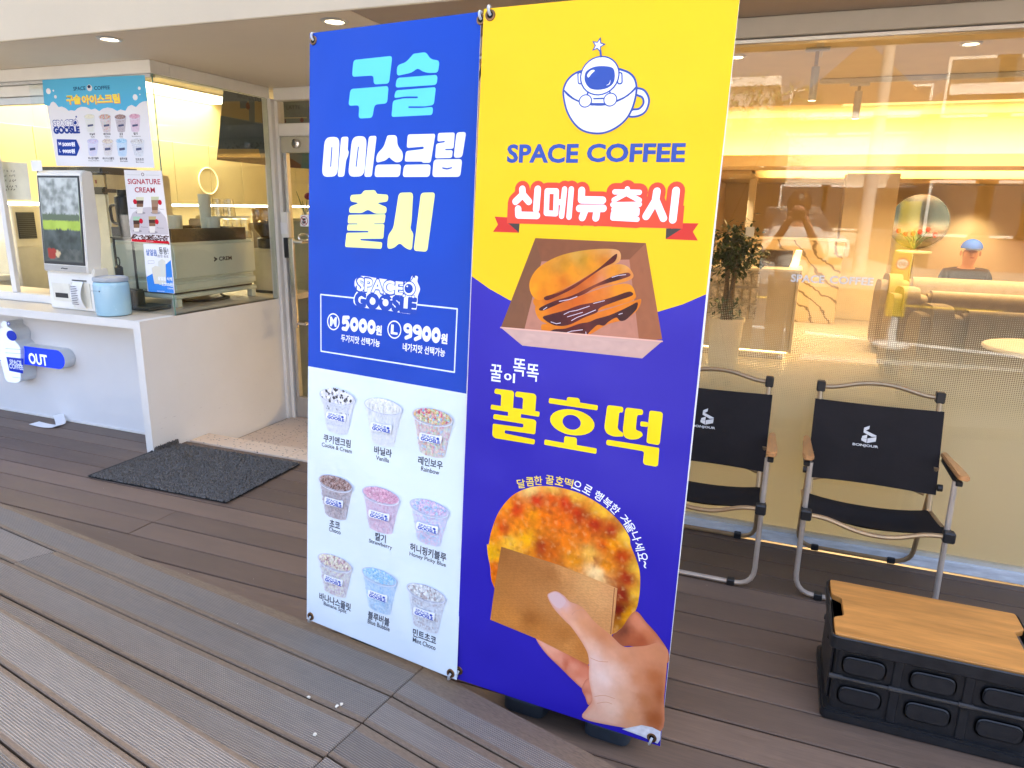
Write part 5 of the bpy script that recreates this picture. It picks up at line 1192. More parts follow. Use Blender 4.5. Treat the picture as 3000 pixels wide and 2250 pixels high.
# ================================================================== illuminated take-out sign on the counter front
sg = thing('take_out_sign', 'illuminated blue take out sign with a white astronaut cup', 'sign', (-4.66, 3.07, 0.27))
SIDE = mat('sign_return', (0.66, 0.70, 0.72), 0.35, var=0.03)
SIGN_B = emit('sign_blue_face', (0.004, 0.03, 0.62), 0.16); SIGN_W = emit('sign_white_face', (0.80, 0.90, 1.0), 0.055)
YS = 3.03
fS = Frame((0, YS, 0), (1, 0, 0), (0, 0, 1))
zb = 900/2212.0
P = Print(fS, (0, 600, zb))
bar = [(-5.35, 0.50), (-4.25, 0.50)]+[(-4.25+0.062*math.sin(t), 0.4395+0.0605*math.cos(t)) for t in [math.pi*i/10 for i in range(1, 10)]]+[(-4.25, 0.379), (-5.35, 0.379)]
obj('bar_return', MB().prism(bar, YS+0.001, 3.104, axis='y'), SIDE, sg)
obj('bar_face', MB().prism([(x, z) for x, z in bar], YS-0.004, YS+0.0005, axis='y'), SIGN_B, sg)
cupo = [P.px(p) for p in ((58, 835), (82, 838), (88, 870), (118, 890), (140, 930), (138, 970), (172, 1010), (182, 1060), (180, 1180), (178, 1262), (120, 1270), (80, 1252), (60, 1180), (25, 1050), (25, 990), (40, 960), (30, 920), (45, 885), (62, 878), (45, 862))]
cupo = [(u, v) for u, v in smooth_poly(cupo, 3)]
obj('cup_return', MB().prism(cupo, YS-0.029, 3.1045, axis='y'), SIDE, sg)
obj('cup_face', MB().prism(cupo, YS-0.034, YS-0.0295, axis='y'), SIGN_W, sg)
fS2 = Frame((0, YS-0.0345, 0), (1, 0, 0), (0, 0, 1)); fS1 = Frame((0, YS-0.0045, 0), (1, 0, 0), (0, 0, 1))
pr = Print(fS2, (0, 600, zb), 1); SB = (0.004, 0.035, 0.55)
pr.ell((84, 942), 36, 36, SB); pr.poly([(46, 1095), (170, 1108), (166, 1215), (68, 1195)], SB)
pr.ell((62, 855), 12, 14, SB); pr.ell((62, 855), 7, 8, (0.85, 0.92, 1)); 
for y in (1035, 1065): pr.stroke([(40, y), (168, y+8)], 0.003, (0.35, 0.45, 0.6))
pr.stroke([(90, 1240), (170, 1250)], 0.003, (0.35, 0.45, 0.6))
pr.text('SPACE', (70, 1130), (155, 1138), 32, (0.85, 0.92, 1), 0.03); pr.text('COFFEE', (66, 1162), (168, 1172), 34, (0.85, 0.92, 1), 0.03)
pr.build('cup_emblem', sg, ink('sign_ink', 0.4))
pr = Print(fS1, (0, 600, zb), 1)
pr.text('OUT', (208, 1108), (340, 1118), 78, (0.86, 0.93, 1.0), 0.034)
pr.text('TAKE', (-190, 1066), (14, 1080), 60, (0.86, 0.93, 1.0), 0.034)
def glow_ink():
    m = ink('lit_letter', 0.4); n, l = m.node_tree.nodes, m.node_tree.links
    l.new(n['Attribute'].outputs['Color'], n['Principled BSDF'].inputs['Emission Color']); n['Principled BSDF'].inputs['Emission Strength'].default_value = 0.07; return m
pr.build('lettering', sg, glow_ink())

# ================================================================== self-order terminal, jar, small things on the counter
tm = thing('order_terminal', 'white self-order terminal with tall screen and a hanging receipt', 'terminal', (-4.0, 3.03, TOPZ))
XL, XR = -4.205, -3.815; YF_ = 3.005
obj('base', MB().prism([(YF_, TOPZ+0.002), (3.112, TOPZ+0.002), (3.112, 1.03), (YF_+0.012, 1.03), (YF_+0.002, 0.99)], XL, XR, axis='x'), WHITE_PL, tm, bevel=0.006, seg=2, smooth=True)
sb = [(YF_-0.022, 1.005), (3.075, 1.0), (3.10, 1.2), (3.095, 1.585), (YF_+0.035, 1.592), (YF_+0.012, 1.57)]
obj('screen_body', MB().prism(sb, XL+0.012, XR-0.012, axis='x'), WHITE_PL, tm, bevel=0.005, seg=2, smooth=True)
def scr_at(x, t, d=0.0):      # a point on the tilted screen face
    y = YF_-0.022+(0.034)*t; z = 1.005+0.565*t; return Vector((x, y-d, z))
fT = Frame(scr_at(XL+0.012, 0), (1, 0, 0), (0, 0.034, 0.565)); wT = XR-XL-0.024; hT = 0.566
def slab(fr, u0, u1, v0, v1, w0, w1):
    mb = MB(); mb._add([fr.at(u, v, w_) for w_ in (w0, w1) for v in (v0, v1) for u in (u0, u1)], [(0, 1, 3, 2), (4, 6, 7, 5), (0, 4, 5, 1), (2, 3, 7, 6), (0, 2, 6, 4), (1, 5, 7, 3)]); return mb
obj('bezel', slab(fT, 0.012, wT-0.012, 0.045, hT-0.010, 0.0005, 0.004), BLACK_PL, tm, bevel=0.001)
def screen_mat():
    m, n, l, b = _new('terminal_screen'); b.inputs['Base Color'].default_value = (0.05, 0.06, 0.055, 1); b.inputs['Roughness'].default_value = 0.06; b.inputs['Specular IOR Level'].default_value = 0.5; b.inputs['Coat Weight'].default_value = 0.5; b.inputs['Coat Roughness'].default_value = 0.03
    return m
obj('screen', slab(fT, 0.024, wT-0.022, 0.062, hT-0.022, 0.0042, 0.0052), screen_mat(), tm)
def rgb_em(name, c, e): m = emit(name, c, e); return m
# what the screen shows: a pale photo header, a green strip, drinks
pr = Print(Frame(fT.at(0, 0, 0.0053), fT.U, fT.V), layer=0.2)
def scrpic(u, v, d):
    t = v/hT; c = (0.05, 0.062, 0.058)
    if t > 0.60: c = mixc((0.42, 0.45, 0.44), (0.16, 0.18, 0.17), 0.5+fbm(u, v, 22, 2))
    elif t > 0.53: c = (0.10, 0.13, 0.085)
    elif t > 0.44: c = mixc((0.36, 0.48, 0.08), (0.28, 0.38, 0.06), 0.5+fbm(u, v, 12, 5))
    elif t > 0.24: c = mixc((0.10, 0.12, 0.115), (0.05, 0.06, 0.055), 0.5+fbm(u, v, 14, 7))
    else:
        c = mixc((0.06, 0.07, 0.065), (0.11, 0.12, 0.11), 0.5+fbm(u, v, 20, 3))
        if (u-0.09)**2+(v-0.11)**2 < 0.0014: c = (0.30, 0.05, 0.04)
        if (u-0.14)**2+(v-0.105)**2 < 0.0004: c = (0.55, 0.42, 0.25)
    return c
pr.image([(0.024, 0.062), (wT-0.022, 0.062), (wT-0.022, hT-0.022), (0.024, hT-0.022)], scrpic, 0.009, uv=True, smooth=False)
m = ink('screen_picture', 0.08, 0.5); n_ = m.node_tree.nodes; m.node_tree.links.new(n_['Attribute'].outputs['Color'], n_['Principled BSDF'].inputs['Emission Color']); n_['Principled BSDF'].inputs['Emission Strength'].default_value = 0.05
pr.build('screen_picture', tm, m)
obj('logo_strip', slab(fT, 0.008, wT-0.008, 0.004, 0.040, 0.0005, 0.003), mat('grey_strip', (0.42, 0.40, 0.36), 0.35), tm, bevel=0.001)
pr = Print(Frame(fT.at(0, 0, 0.0033), fT.U, fT.V), layer=0.2); pr.stroke([(wT*0.42, 0.022), (wT*0.46, 0.024), (wT*0.50, 0.021), (wT*0.56, 0.022)], 0.006, (0.06, 0.06, 0.06), uv=True); pr.build('maker_mark', tm, INK_MATTE)
obj('card_slot', MB().box(XL+0.055, XL+0.165, YF_-0.004, YF_+0.006, 0.845, 0.875), BLACK_PL, tm, bevel=0.002)
obj('slot_cover', B(XL+0.035, XL+0.185, YF_-0.0025, YF_-0.0002, 0.825, 0.935), mat('cream_cover', (0.74, 0.72, 0.62), 0.4), tm, bevel=0.001)
obj('printer_cover', B(XL+0.20, XL+0.355, YF_-0.0035, YF_-0.0002, 0.795, 0.945), mat('cream_cover', (0.72, 0.69, 0.58), 0.4), tm, bevel=0.001)
obj('printer_slot', B(XL+0.215, XL+0.33, YF_-0.005, YF_+0.001, 0.955, 0.961), BLACK_PL, tm)
g = [[Vector((XL+0.225+0.085*j/2+0.012*math.sin(i/11*1.4), YF_-0.006-0.035*math.sin(math.pi*min(1, i/11*0.9)), 0.952-0.155*i/11)) for j in range(3)] for i in range(12)]
rcp = obj('receipt', MB().grid(g).grid([[p+Vector((0, 0.0004, 0)) for p in r] for r in g]), PAPER, tm, smooth=True)
pr = Print(Frame((XL+0.23, YF_-0.0425, 0.80), (1, 0, 0), (0, 0, 1)), layer=0.2)
for k in range(11): pr.poly([(0.014, 0.125-k*0.0105), (0.014+rp.uniform(.03, .062), 0.125-k*0.0105), (0.07, 0.129-k*0.0105), (0.014, 0.129-k*0.0105)], (0.12, 0.12, 0.13), uv=True)
pr.build('receipt_print', rcp, INK_MATTE)
obj('note', B(XL-0.012, XL+0.075, YF_+0.008, YF_+0.0095, 1.585, 1.645), PAPER, tm)
jr = thing('waste_jar', 'light blue tin canister standing right of the order terminal', 'jar', (-3.652, 2.985, TOPZ))
jc = (-3.652, 2.985, TOPZ)
obj('body', MB().lathe([(0.0, 0.0005), (0.080, 0.0005), (0.091, 0.006), (0.0945, 0.02), (0.0945, 0.175), (0.092, 0.19), (0.086, 0.197)], jc, 40), mat('powder_blue_enamel', (0.34, 0.55, 0.66), 0.25, var=0.03, coat=0.3), jr, smooth=True)
obj('lid', MB().lathe([(0.086, 0.1975), (0.092, 0.200), (0.094, 0.208), (0.092, 0.220), (0.080, 0.224), (0.076, 0.219), (0.0, 0.218)], jc, 40), mat('grey_lid', (0.38, 0.42, 0.46), 0.4), jr, smooth=True)
jm = Frame((jc[0]-0.05, jc[1]-0.0957, TOPZ+0.148), (1, 0, 0), (0, 0, 1)); pr = Print(jm, layer=0.5)
[pr.stroke([(0.004+k*0.006, -0.003), (0.006+k*0.006, 0.003)], 0.0014, (0.05, 0.06, 0.08), uv=True) for k in range(9)]; pr.ell((0.066, 0.0015), 0.0035, 0.003, (0.04, 0.04, 0.05), uv=True, n=10); pr.ell((0.0725, 0.0015), 0.0035, 0.003, (0.04, 0.04, 0.05), uv=True, n=10); pr.poly([(0.063, 0.001), (0.0757, 0.001), (0.0693, -0.006)], (0.04, 0.04, 0.05), uv=True)
pr.build('heart_mark', jr, INK_MATTE)

# ================================================================== posters on the service glass
def poster(name, label, corners, Y=3.118, th=0.0008, wob=None):
    t = thing(name, label, 'poster', onY(*corners[3], Y)); fr = Frame((onY(*corners[3], Y)), (1, 0, 0), (0, 0, 1))
    c = [fr.uv(*p) for p in corners]
    if wob: c = [c[0], c[1], c[2], c[3]]
    mb = MB(); mb._add([fr.at(u, v, 0) for u, v in c]+[fr.at(u, v, -th) for u, v in c], [(0, 1, 2, 3), (7, 6, 5, 4), (0, 4, 5, 1), (1, 5, 6, 2), (2, 6, 7, 3), (3, 7, 4, 0)])
    obj('sheet', mb, PAPER, t); return t, fr, c
tp, fp, cp = poster('menu_poster', 'pale blue and white poster of eight ice-cream cups on the glass', [(124, 233), (424, 220), (453, 492), (166, 486)])
ZP = (100, 200, 400/2212.0)
pr = Print(fp, ZP, 0.6); PB = srgb(92, 180, 222); PW = (0.74, 0.74, 0.77)
pr.raw(cp, [(0, 1, 2, 3)], PW)
cloud = [(165, 595), (250, 610), (275, 555), (310, 540), (350, 565), (395, 628), (450, 620), (510, 645), (560, 690), (600, 680), (660, 690), (700, 650), (760, 625), (840, 628), (925, 670), (990, 652), (1055, 695), (1110, 655), (1190, 635), (1270, 650), (1345, 692), (1400, 668), (1480, 690), (1520, 620), (1580, 592), (1650, 630), (1700, 575), (1760, 540), (1835, 528)]
pr.raw([cp[0], cp[1]]+[pr.px(p) for p in reversed(cloud)], [tuple(range(len(cloud)+2))], PB)
for x, y, r in ((232, 372, 48), (345, 462, 28), (312, 362, 16), (1704, 324, 28), (1638, 470, 50), (1714, 425, 12)): pr.ell((x, y), r*0.8, r, (0.80, 0.80, 0.84))
pr.text('SPACE', (635, 330), (832, 325), 62, (0.012, 0.05, 0.16), 0.02); pr.text('COFFEE', (972, 318), (1228, 315), 62, (0.012, 0.05, 0.16), 0.02)
pr.ell((897, 318), 44, 54, (0.7, 0.7, 0.75)); pr.ell((890, 298), 26, 26, (0.03, 0.04, 0.1))
for dx, cc in ((8, srgb(230, 120, 120)), (0, srgb(246, 222, 90))):
    pr.text('구슬', (522+dx, 508+dx), (752+dx, 508+dx), 150, cc, 0.05); pr.text('아이스크림', (775+dx, 502+dx), (1385+dx, 498+dx), 150, cc, 0.05)
pr.poly([(365, 1148), (685, 1155), (742, 1285), (690, 1420), (390, 1412)], srgb(34, 64, 150), 0.004)
pr.text('M', (398, 1222), (440, 1222), 52, WHT, 0.02); pr.text('5000원', (458, 1228), (662, 1232), 70, WHT, 0.045); pr.text('L', (410, 1335), (436, 1335), 50, WHT, 0.02); pr.text('9900원', (462, 1342), (662, 1345), 70, WHT, 0.045)
goosle(pr, (pr.px((330, 1055)), pr.px((712, 800))), blue=(0.02, 0.05, 0.27), white=(0.80, 0.80, 0.84), back=False)
pr.build('print', tp, INK_MATTE)
pc = [('vanilla', 812, 990, 860, 978, 785, 1020), ('rainbow', 1048, 1250, 1120, 1240, 790, 1022), ('choco', 1305, 1495, 1355, 1475, 790, 1020), ('strawberry', 1540, 1725, 1580, 1705, 780, 1015), ('honey', 862, 1048, 888, 1018, 1185, 1405), ('banana', 1102, 1288, 1140, 1255, 1185, 1405), ('blue', 1328, 1512, 1365, 1498, 1180, 1410), ('mint', 1562, 1790, 1632, 1770, 1190, 1415)]
pals['vanilla2'] = [(0.74, 0.72, 0.55), (0.78, 0.76, 0.6)]
for i, (k_, x0, x1, b0, b1, yt, yb_) in enumerate(pc):
    pr = Print(fp, ZP, 1.2); cup(pr, (x0, yt), (x1, yt), (b0, yb_), (b1, yb_), pals['vanilla2' if k_ == 'vanilla' else k_], 'bead', seed=20+i, logo=False, dens=0.4)
    a, b_ = pr.px(((b0+b1)/2-40, 950 if yt < 1000 else 1335)), pr.px(((b0+b1)/2+45, 905 if yt < 1000 else 1285)); pr.poly([a, (b_[0], a[1]+0.004), b_, (a[0], b_[1]-0.003)], (0.10, 0.12, 0.22), uv=True)
    pr.build('printed_cup', tp, INK_MATTE)
for t, x, y, w_, t2, x2, y2, w2 in (('바닐라', 945, 1068, 88, 'Vanilla', 950, 1110, 62), ('레인보우', 1183, 1066, 118, 'Rainbow', 1187, 1108, 82), ('초코', 1412, 1064, 56, 'Choco', 1412, 1108, 58), ('딸기', 1646, 1060, 66, 'Strawberry', 1656, 1104, 140), ('허니핑키블루', 962, 1458, 172, 'Honey Pinky Blue', 970, 1500, 175), ('바나나스플릿', 1204, 1460, 185, 'Banana Split', 1210, 1502, 132), ('블루버블', 1450, 1466, 120, 'Blue Bubble', 1458, 1506, 122), ('민트초코', 1712, 1476, 130, 'Mint Choco', 1716, 1520, 126)):
    pr = Print(fp, ZP, 1.2); pr.text(t, (x-w_/2, y), (x+w_/2, y), 42, (0.06, 0.06, 0.07), 0.026); pr.text(t2, (x2-w2/2, y2), (x2+w2/2, y2), 24, (0.10, 0.10, 0.11), 0.01); pr.build('caption', tp, INK_MATTE)
ts, fs_, cs_ = poster('menu_poster', 'tall white signature cream poster with four layered drinks', [(363, 498), (473, 500), (499, 715), (385, 708)], 3.119)
ZS_ = (340, 480, 300/1185.0)
pr = Print(fs_, ZS_, 0.6); pr.raw(cs_, [(0, 1, 2, 3)], (0.72, 0.70, 0.70)); MAR = srgb(168, 30, 52)
pr.text('SIGNATURE', (135, 203), (512, 208), 62, MAR, 0.02); pr.text('CREAM', (216, 300), (450, 304), 62, MAR, 0.02)
pr.stroke([(128, 126), (278, 129)], 0.001, (0.2, 0.2, 0.2)); pr.stroke([(348, 130), (500, 132)], 0.001, (0.2, 0.2, 0.2)); pr.ell((308, 122), 18, 20, (0.25, 0.2, 0.2)); pr.ell((308, 122), 10, 12, (0.7, 0.68, 0.68))
pr.poly([(148, 680), (190, 570), (280, 510), (390, 498), (500, 535), (575, 620), (605, 740), (608, 820), (180, 815)], (0.52, 0.48, 0.50), 0.01)
def latte(x, yt, yb_, w_, cols):
    pr.ell((x+8, yb_-8), w_*0.62, 16, (0.30, 0.28, 0.30))
    n_ = len(cols); 
    for i, c_ in enumerate(cols):
        t0, t1 = i/n_, (i+1)/n_; a, b_ = w_*(.5-.17*t0), w_*(.5-.17*t1); y0, y1 = yt+(yb_-yt)*t0, yt+(yb_-yt)*t1
        pr.poly([(x-a, y0), (x+a, y0), (x+b_, y1), (x-b_, y1)], c_)
CB, CBR, CM = (0.07, 0.035, 0.025), (0.22, 0.12, 0.07), (0.72, 0.68, 0.62)
latte(276, 385, 575, 92, [(0.62, 0.60, 0.40), CB, CBR, CM, CM]); latte(450, 380, 575, 92, [(0.50, 0.52, 0.33), (0.3, 0.2, 0.13), (0.33, 0.2, 0.13), CBR, (0.4, 0.28, 0.2)])
latte(238, 610, 785, 86, [(0.36, 0.55, 0.38), CB, CBR, CM]); latte(420, 608, 798, 88, [(0.45, 0.36, 0.16), CB, CBR, CM, CM])
for x, y in ((220, 438), (508, 446), (290, 662), (472, 670)): pr.ell((x, y), 22, 30, srgb(190, 24, 44))
rq = random.Random(9)
for k_ in range(150):
    x, y = rq.uniform(178, 608), 0; y = 838+ (x-178)*0.045+rq.uniform(-22, 38); pr.ell((x, y), 9, 7, rq.choice([(0.10, 0.045, 0.04), (0.16, 0.07, 0.06), (0.05, 0.02, 0.02)]), n=7)
pr.poly([(182, 868), (612, 898), (622, 928), (184, 898)], srgb(196, 24, 40)); pr.text('SPACE COFFEE', (352, 893), (435, 898), 11, (0.8, 0.7, 0.7), 0.0)
for t, x, y in (('Dutch Cream', 205, 512), ('Cream', 520, 523), ('Pistachio', 332, 732), ('Peanut', 515, 742)): pr.text(t, (x-38, y), (x+38, y), 13, (0.15, 0.15, 0.15), 0.0)
pr.build('print', ts, INK_MATTE)
ti, fi, ci = poster('menu_poster', 'small blue and white iced drink poster at the glass corner', [(420, 714), (499, 718), (512, 860), (433, 853)], 3.1192)
pr = Print(fi, ZS_, 0.6); pr.raw(ci, [(0, 1, 2, 3)], (0.74, 0.76, 0.80)); IB = srgb(58, 130, 214)
pr.poly([(352, 1308), (440, 1260), (520, 1250), (575, 1165), (634, 1112), (672, 1498), (375, 1478)], IB)
pr.text('살얼음', (345, 1022), (474, 1030), 74, srgb(60, 100, 170), 0.026); pr.text('동동!', (495, 1005), (605, 1012), 80, (0.10, 0.10, 0.09), 0.026); pr.text('시원한 음료', (455, 1066), (607, 1070), 34, (0.22, 0.22, 0.24), 0.02)
pr.poly([(486, 1130), (530, 1100), (572, 1122), (582, 1390), (500, 1400)], (0.62, 0.63, 0.56), 0.004); pr.poly([(410, 1205), (455, 1178), (516, 1195), (512, 1390), (445, 1388)], (0.66, 0.63, 0.52), 0.004)
pr.stroke([(370, 1122), (440, 1120), (442, 1150), (372, 1154), (370, 1122)], 0.0012, (0.1, 0.1, 0.1))
pr.text('살얼음 식혜', (484, 1322), (648, 1338), 44, WHT, 0.02); pr.text('3,500원', (530, 1390), (658, 1402), 46, WHT, 0.02); pr.text('7,500원', (596, 1440), (660, 1446), 22, WHT, 0.01); pr.text('SPACE COFFEE', (476, 1472), (562, 1478), 12, WHT, 0.0)
pr.build('print', ti, INK_MATTE)
# ================================================================== lamps in the soffit
LENS = emit('warm_lamp_lens', (1.0, 0.86, 0.62), 2.2)
def downlight(p, label, power, r=0.052, grp='recessed downlights', drop=0.0):
    t = thing('downlight', label, 'downlight', p, group=grp)
    obj('rim', MB().lathe([(r*0.74, -0.001), (r*0.78, -0.007), (r*1.0, -0.006), (r*1.12, 0.0)], p, 28), mat('silver_rim', (0.6, 0.58, 0.54), 0.3, metal=0.7), t, smooth=True)
    obj('lens', MB().lathe([(0.0, -0.0035), (r*0.70, -0.0035), (r*0.73, -0.001)], p, 24), LENS, t, smooth=True)
    if power:
        d = bpy.data.lights.new('downlight_lamp', 'SPOT'); d.energy = power; d.color = (1.0, 0.80, 0.55); d.spot_size = RAD(95); d.spot_blend = 0.8; d.shadow_soft_size = 0.04
        o = bpy.data.objects.new('downlight_lamp', d); C.objects.link(o); o.parent = t; o.location = (0, 0, -0.03)
    return t
ZC = ZS+0.0035
q = onZ(321, 113, ZC); downlight((q.x, q.y, ZC), 'warm recessed downlight in the canopy above the service window', 2.5)
q = onZ(980, 61, ZC); downlight((q.x, q.y, ZC), 'warm recessed downlight in the canopy beside the blue banner', 2.5)
Ci = 2.2995
for i, (x, y, lab) in enumerate(((2845, 127, 'small recessed downlight right of the track in the café ceiling'), (2158, 166, 'small recessed downlight beside the yellow banner edge in the café ceiling'))):
    q = onZ(x, y, Ci); downlight((q.x, q.y, Ci), lab, 12, 0.05, 'café ceiling downlights')
for i, (x, y, z, lab) in enumerate(((-0.437, 9.93, 1.9985, 'tiny downlight under the dropped beam, left'), (-0.159, 9.93, 1.9985, 'tiny downlight under the dropped beam, right of the other'), (-0.95, 11.9, 1.939, 'tiny downlight in the far left ceiling'), (1.2, 10.4, 1.9985, 'added tiny downlight under the dropped beam above the marble wall'), (2.6, 10.4, 1.9985, 'added tiny downlight under the dropped beam near the mirror'), (1.2, 13.75, 1.929, 'added tiny downlight in the far ceiling above the mirror'), (2.8, 13.75, 1.929, 'added tiny downlight in the far ceiling at the right'))):  # the last four are added to brighten the café walls
    downlight((x, y, z), lab, 18, 0.045, 'café ceiling downlights')
# track with two cylinder spots
TRK = mat('off_white_track', (0.62, 0.56, 0.45), 0.5)
def spot_cyl(top_px, bot_px, r_px, zt, lab):
    q = onZ(*top_px, zt); 
    t = thing('track_spotlight', lab, 'spotlight', (q.x, q.y, zt), group='cylinder spotlights in the café'); return t, q
qa = onZ(2700, 222, 2.297); YT = qa.y
tr_ = thing('lighting_track', 'pale ceiling track running across the café behind the window', 'track', (1.5, YT, 2.297), group='ceiling tracks')
obj('rail', B(onY(2402, 236, YT).x, 4.4, YT-0.018, YT+0.018, 2.268, 2.298), TRK, tr_, bevel=0.003)
xt2 = onY(2397, 190, 4.3).x
tr2 = thing('lighting_track', 'short ceiling track running toward the window above the near spotlight', 'track', (xt2, 4.0, 2.297), group='ceiling tracks')
obj('rail', B(xt2-0.018, xt2+0.018, 3.36, 4.52, 2.268, 2.298), TRK, tr2, bevel=0.003)
def cyl_spot(top, bot, wpx, Y, lab):
    a, b_ = onY(*top, Y), onY(*bot, Y); r = (onY(top[0]+wpx/2, top[1], Y)-a).length
    x, zt, zb = (a.x+b_.x)/2, a.z, b_.z
    t = thing('track_spotlight', lab, 'spotlight', (x, Y, 2.268), group='cylinder spotlights in the café')
    obj('stem', MB().tube([(x, Y, 2.2675), (x, Y, zt)], 0.010, 10), STEEL, t, smooth=True)
    obj('adapter', B(x-0.06, x+0.06, Y-0.016, Y+0.016, 2.248, 2.2675), TRK, t, bevel=0.003)
    obj('barrel', MB().lathe([(0.0, zt-zb), (r*0.96, zt-zb), (r, zt-zb-0.006), (r, 0.004), (r*0.94, 0.0), (r*0.9, 0.004), (r*0.88, 0.012)], (x, Y, zb), 28), mat('taupe_barrel', (0.62, 0.54, 0.40), 0.5, var=0.04), t, smooth=True)
    obj('lens', MB().lathe([(0.0, 0.010), (r*0.87, 0.010)], (x, Y, zb), 24), emit('spot_lens', (1, 0.95, 0.85), 1.6), t)
    d = bpy.data.lights.new('spot_lamp', 'SPOT'); d.energy = 18; d.color = (1.0, 0.72, 0.38); d.spot_size = RAD(70); d.spot_blend = 0.7; d.shadow_soft_size = 0.04
    o = bpy.data.objects.new('spot_lamp', d); C.objects.link(o); o.parent = t; o.location = (0, 0, zb-2.268-0.02)
cyl_spot((2389, 196), (2380, 295), 24, 4.25, 'taupe cylinder spotlight nearest the window, left of the pair')
cyl_spot((2516, 267), (2506, 348), 23, YT, 'taupe cylinder spotlight on the long track, right of the pair')
# cove strips
STRIP = emit('cove_led', (1.0, 0.72, 0.30), 3.5)
def cove(name, lab, x0, x1, y0, y1, z, grp='hidden cove light strips'):
    tag(obj(name, B(x0, x1, y0, y1, z, z+0.012), STRIP), lab, 'light strip', grp)
cove('cove_strip', 'warm light strip behind the first dropped ceiling beam', -1.2, 4.5, 10.0, 10.05, 2.055)
cove('cove_strip', 'warm light strip behind the far ceiling beam', -0.55, 4.5, 13.40, 13.44, 1.965)
def area(name, loc, sx, sy, power, col, rot=(0, 0, 0)):
    d = bpy.data.lights.new(name, 'AREA'); d.shape = 'RECTANGLE'; d.size = sx; d.size_y = sy; d.energy = power; d.color = col
    o = bpy.data.objects.new(name, d); C.objects.link(o); o.location = loc; o.rotation_euler = rot; return o
WARM = (1.0, 0.67, 0.30)
area('cove_lamp', (1.6, 10.03, 2.10), 5.6, 0.10, 5, WARM, (RAD(180-22), 0, 0))
area('cove_lamp', (1.9, 13.42, 2.02), 4.8, 0.10, 5, WARM, (RAD(180-15), 0, 0))
# ceiling panels: the kitchen's own, and one added to brighten the café hall
def panel(lab, x0, x1, y0, y1, z, em, power, grp, col=(1.0, 0.80, 0.46)):
    t = thing('ceiling_light_panel', lab, 'light panel', ((x0+x1)/2, (y0+y1)/2, z), group=grp)
    obj('diffuser', B(x0, x1, y0, y1, z-0.012, z-0.002), emit('luminous_panel', col, em), t)
    obj('frame', MB().box(x0-0.02, x0-0.001, y0-0.02, y1+0.02, z-0.016, z-0.001).box(x1+0.001, x1+0.02, y0-0.02, y1+0.02, z-0.016, z-0.001), FRAME_WHITE, t)
    o = area('panel_lamp', (0, 0, -0.03), x1-x0, y1-y0, power, col); o.parent = t
    return t
panel('added warm fill panel over the café seating', 0.4, 3.8, 7.4, 9.2, 2.618, 0.10, 50, 'added café fill panels', (1.0, 0.70, 0.33))
xl_ = onZ(447, 281, 2.455).x
panel('bright luminous panel in the kitchen ceiling', xl_, xl_+0.75, 3.45, 6.4, 2.458, 1.2, 9, 'kitchen ceiling panels', (1.0, 0.86, 0.52))

# ================================================================== kitchen behind the service window
XC = -5.90
CAB = mat('cream_cabinet', (0.72, 0.64, 0.40), 0.4, var=0.03)
cb = thing('wall_cabinets', 'long row of cream handleless wall cabinets in the kitchen', 'cabinet', (XC, 5.8, 1.39))
obj('carcass', B(-6.38, XC-0.022, 3.30, 8.58, 1.40, 2.0), CAB, cb)
y = 3.31
while y < 8.5:
    obj('door', B(XC-0.02, XC, y+0.003, y+0.477, 1.398, 2.0), CAB, cb, bevel=0.002); y += 0.48
obj('light_strip', B(XC-0.05, XC-0.01, 3.35, 8.5, 1.372, 1.392), emit('cabinet_led', (1.0, 0.93, 0.74), 2.2), cb)
obj('bulkhead', B(-6.38, XC-0.10, 3.30, 8.58, 2.003, 2.455), KWALL, cb)
lo = thing('back_counter', 'pale kitchen back counter under the wall cabinets', 'counter', (-6.0, 5.8, -0.11))
obj('worktop', B(-6.38, -5.66, 3.30, 8.58, 0.80, 0.84), mat('stone_worktop', (0.50, 0.47, 0.40), 0.3), lo, bevel=0.003)
y = 3.31
while y < 8.5:
    obj('door', B(-5.72, -5.70, y+0.003, y+0.477, -0.05, 0.79), CAB, lo, bevel=0.002); y += 0.48
obj('carcass', B(-6.38, -5.722, 3.30, 8.58, -0.11, 0.799), CAB, lo)
area('cabinet_lamp', (-5.98, 5.8, 1.36), 0.06, 5.0, 4.0, (1.0, 0.85, 0.5))
rk2 = random.Random(12)
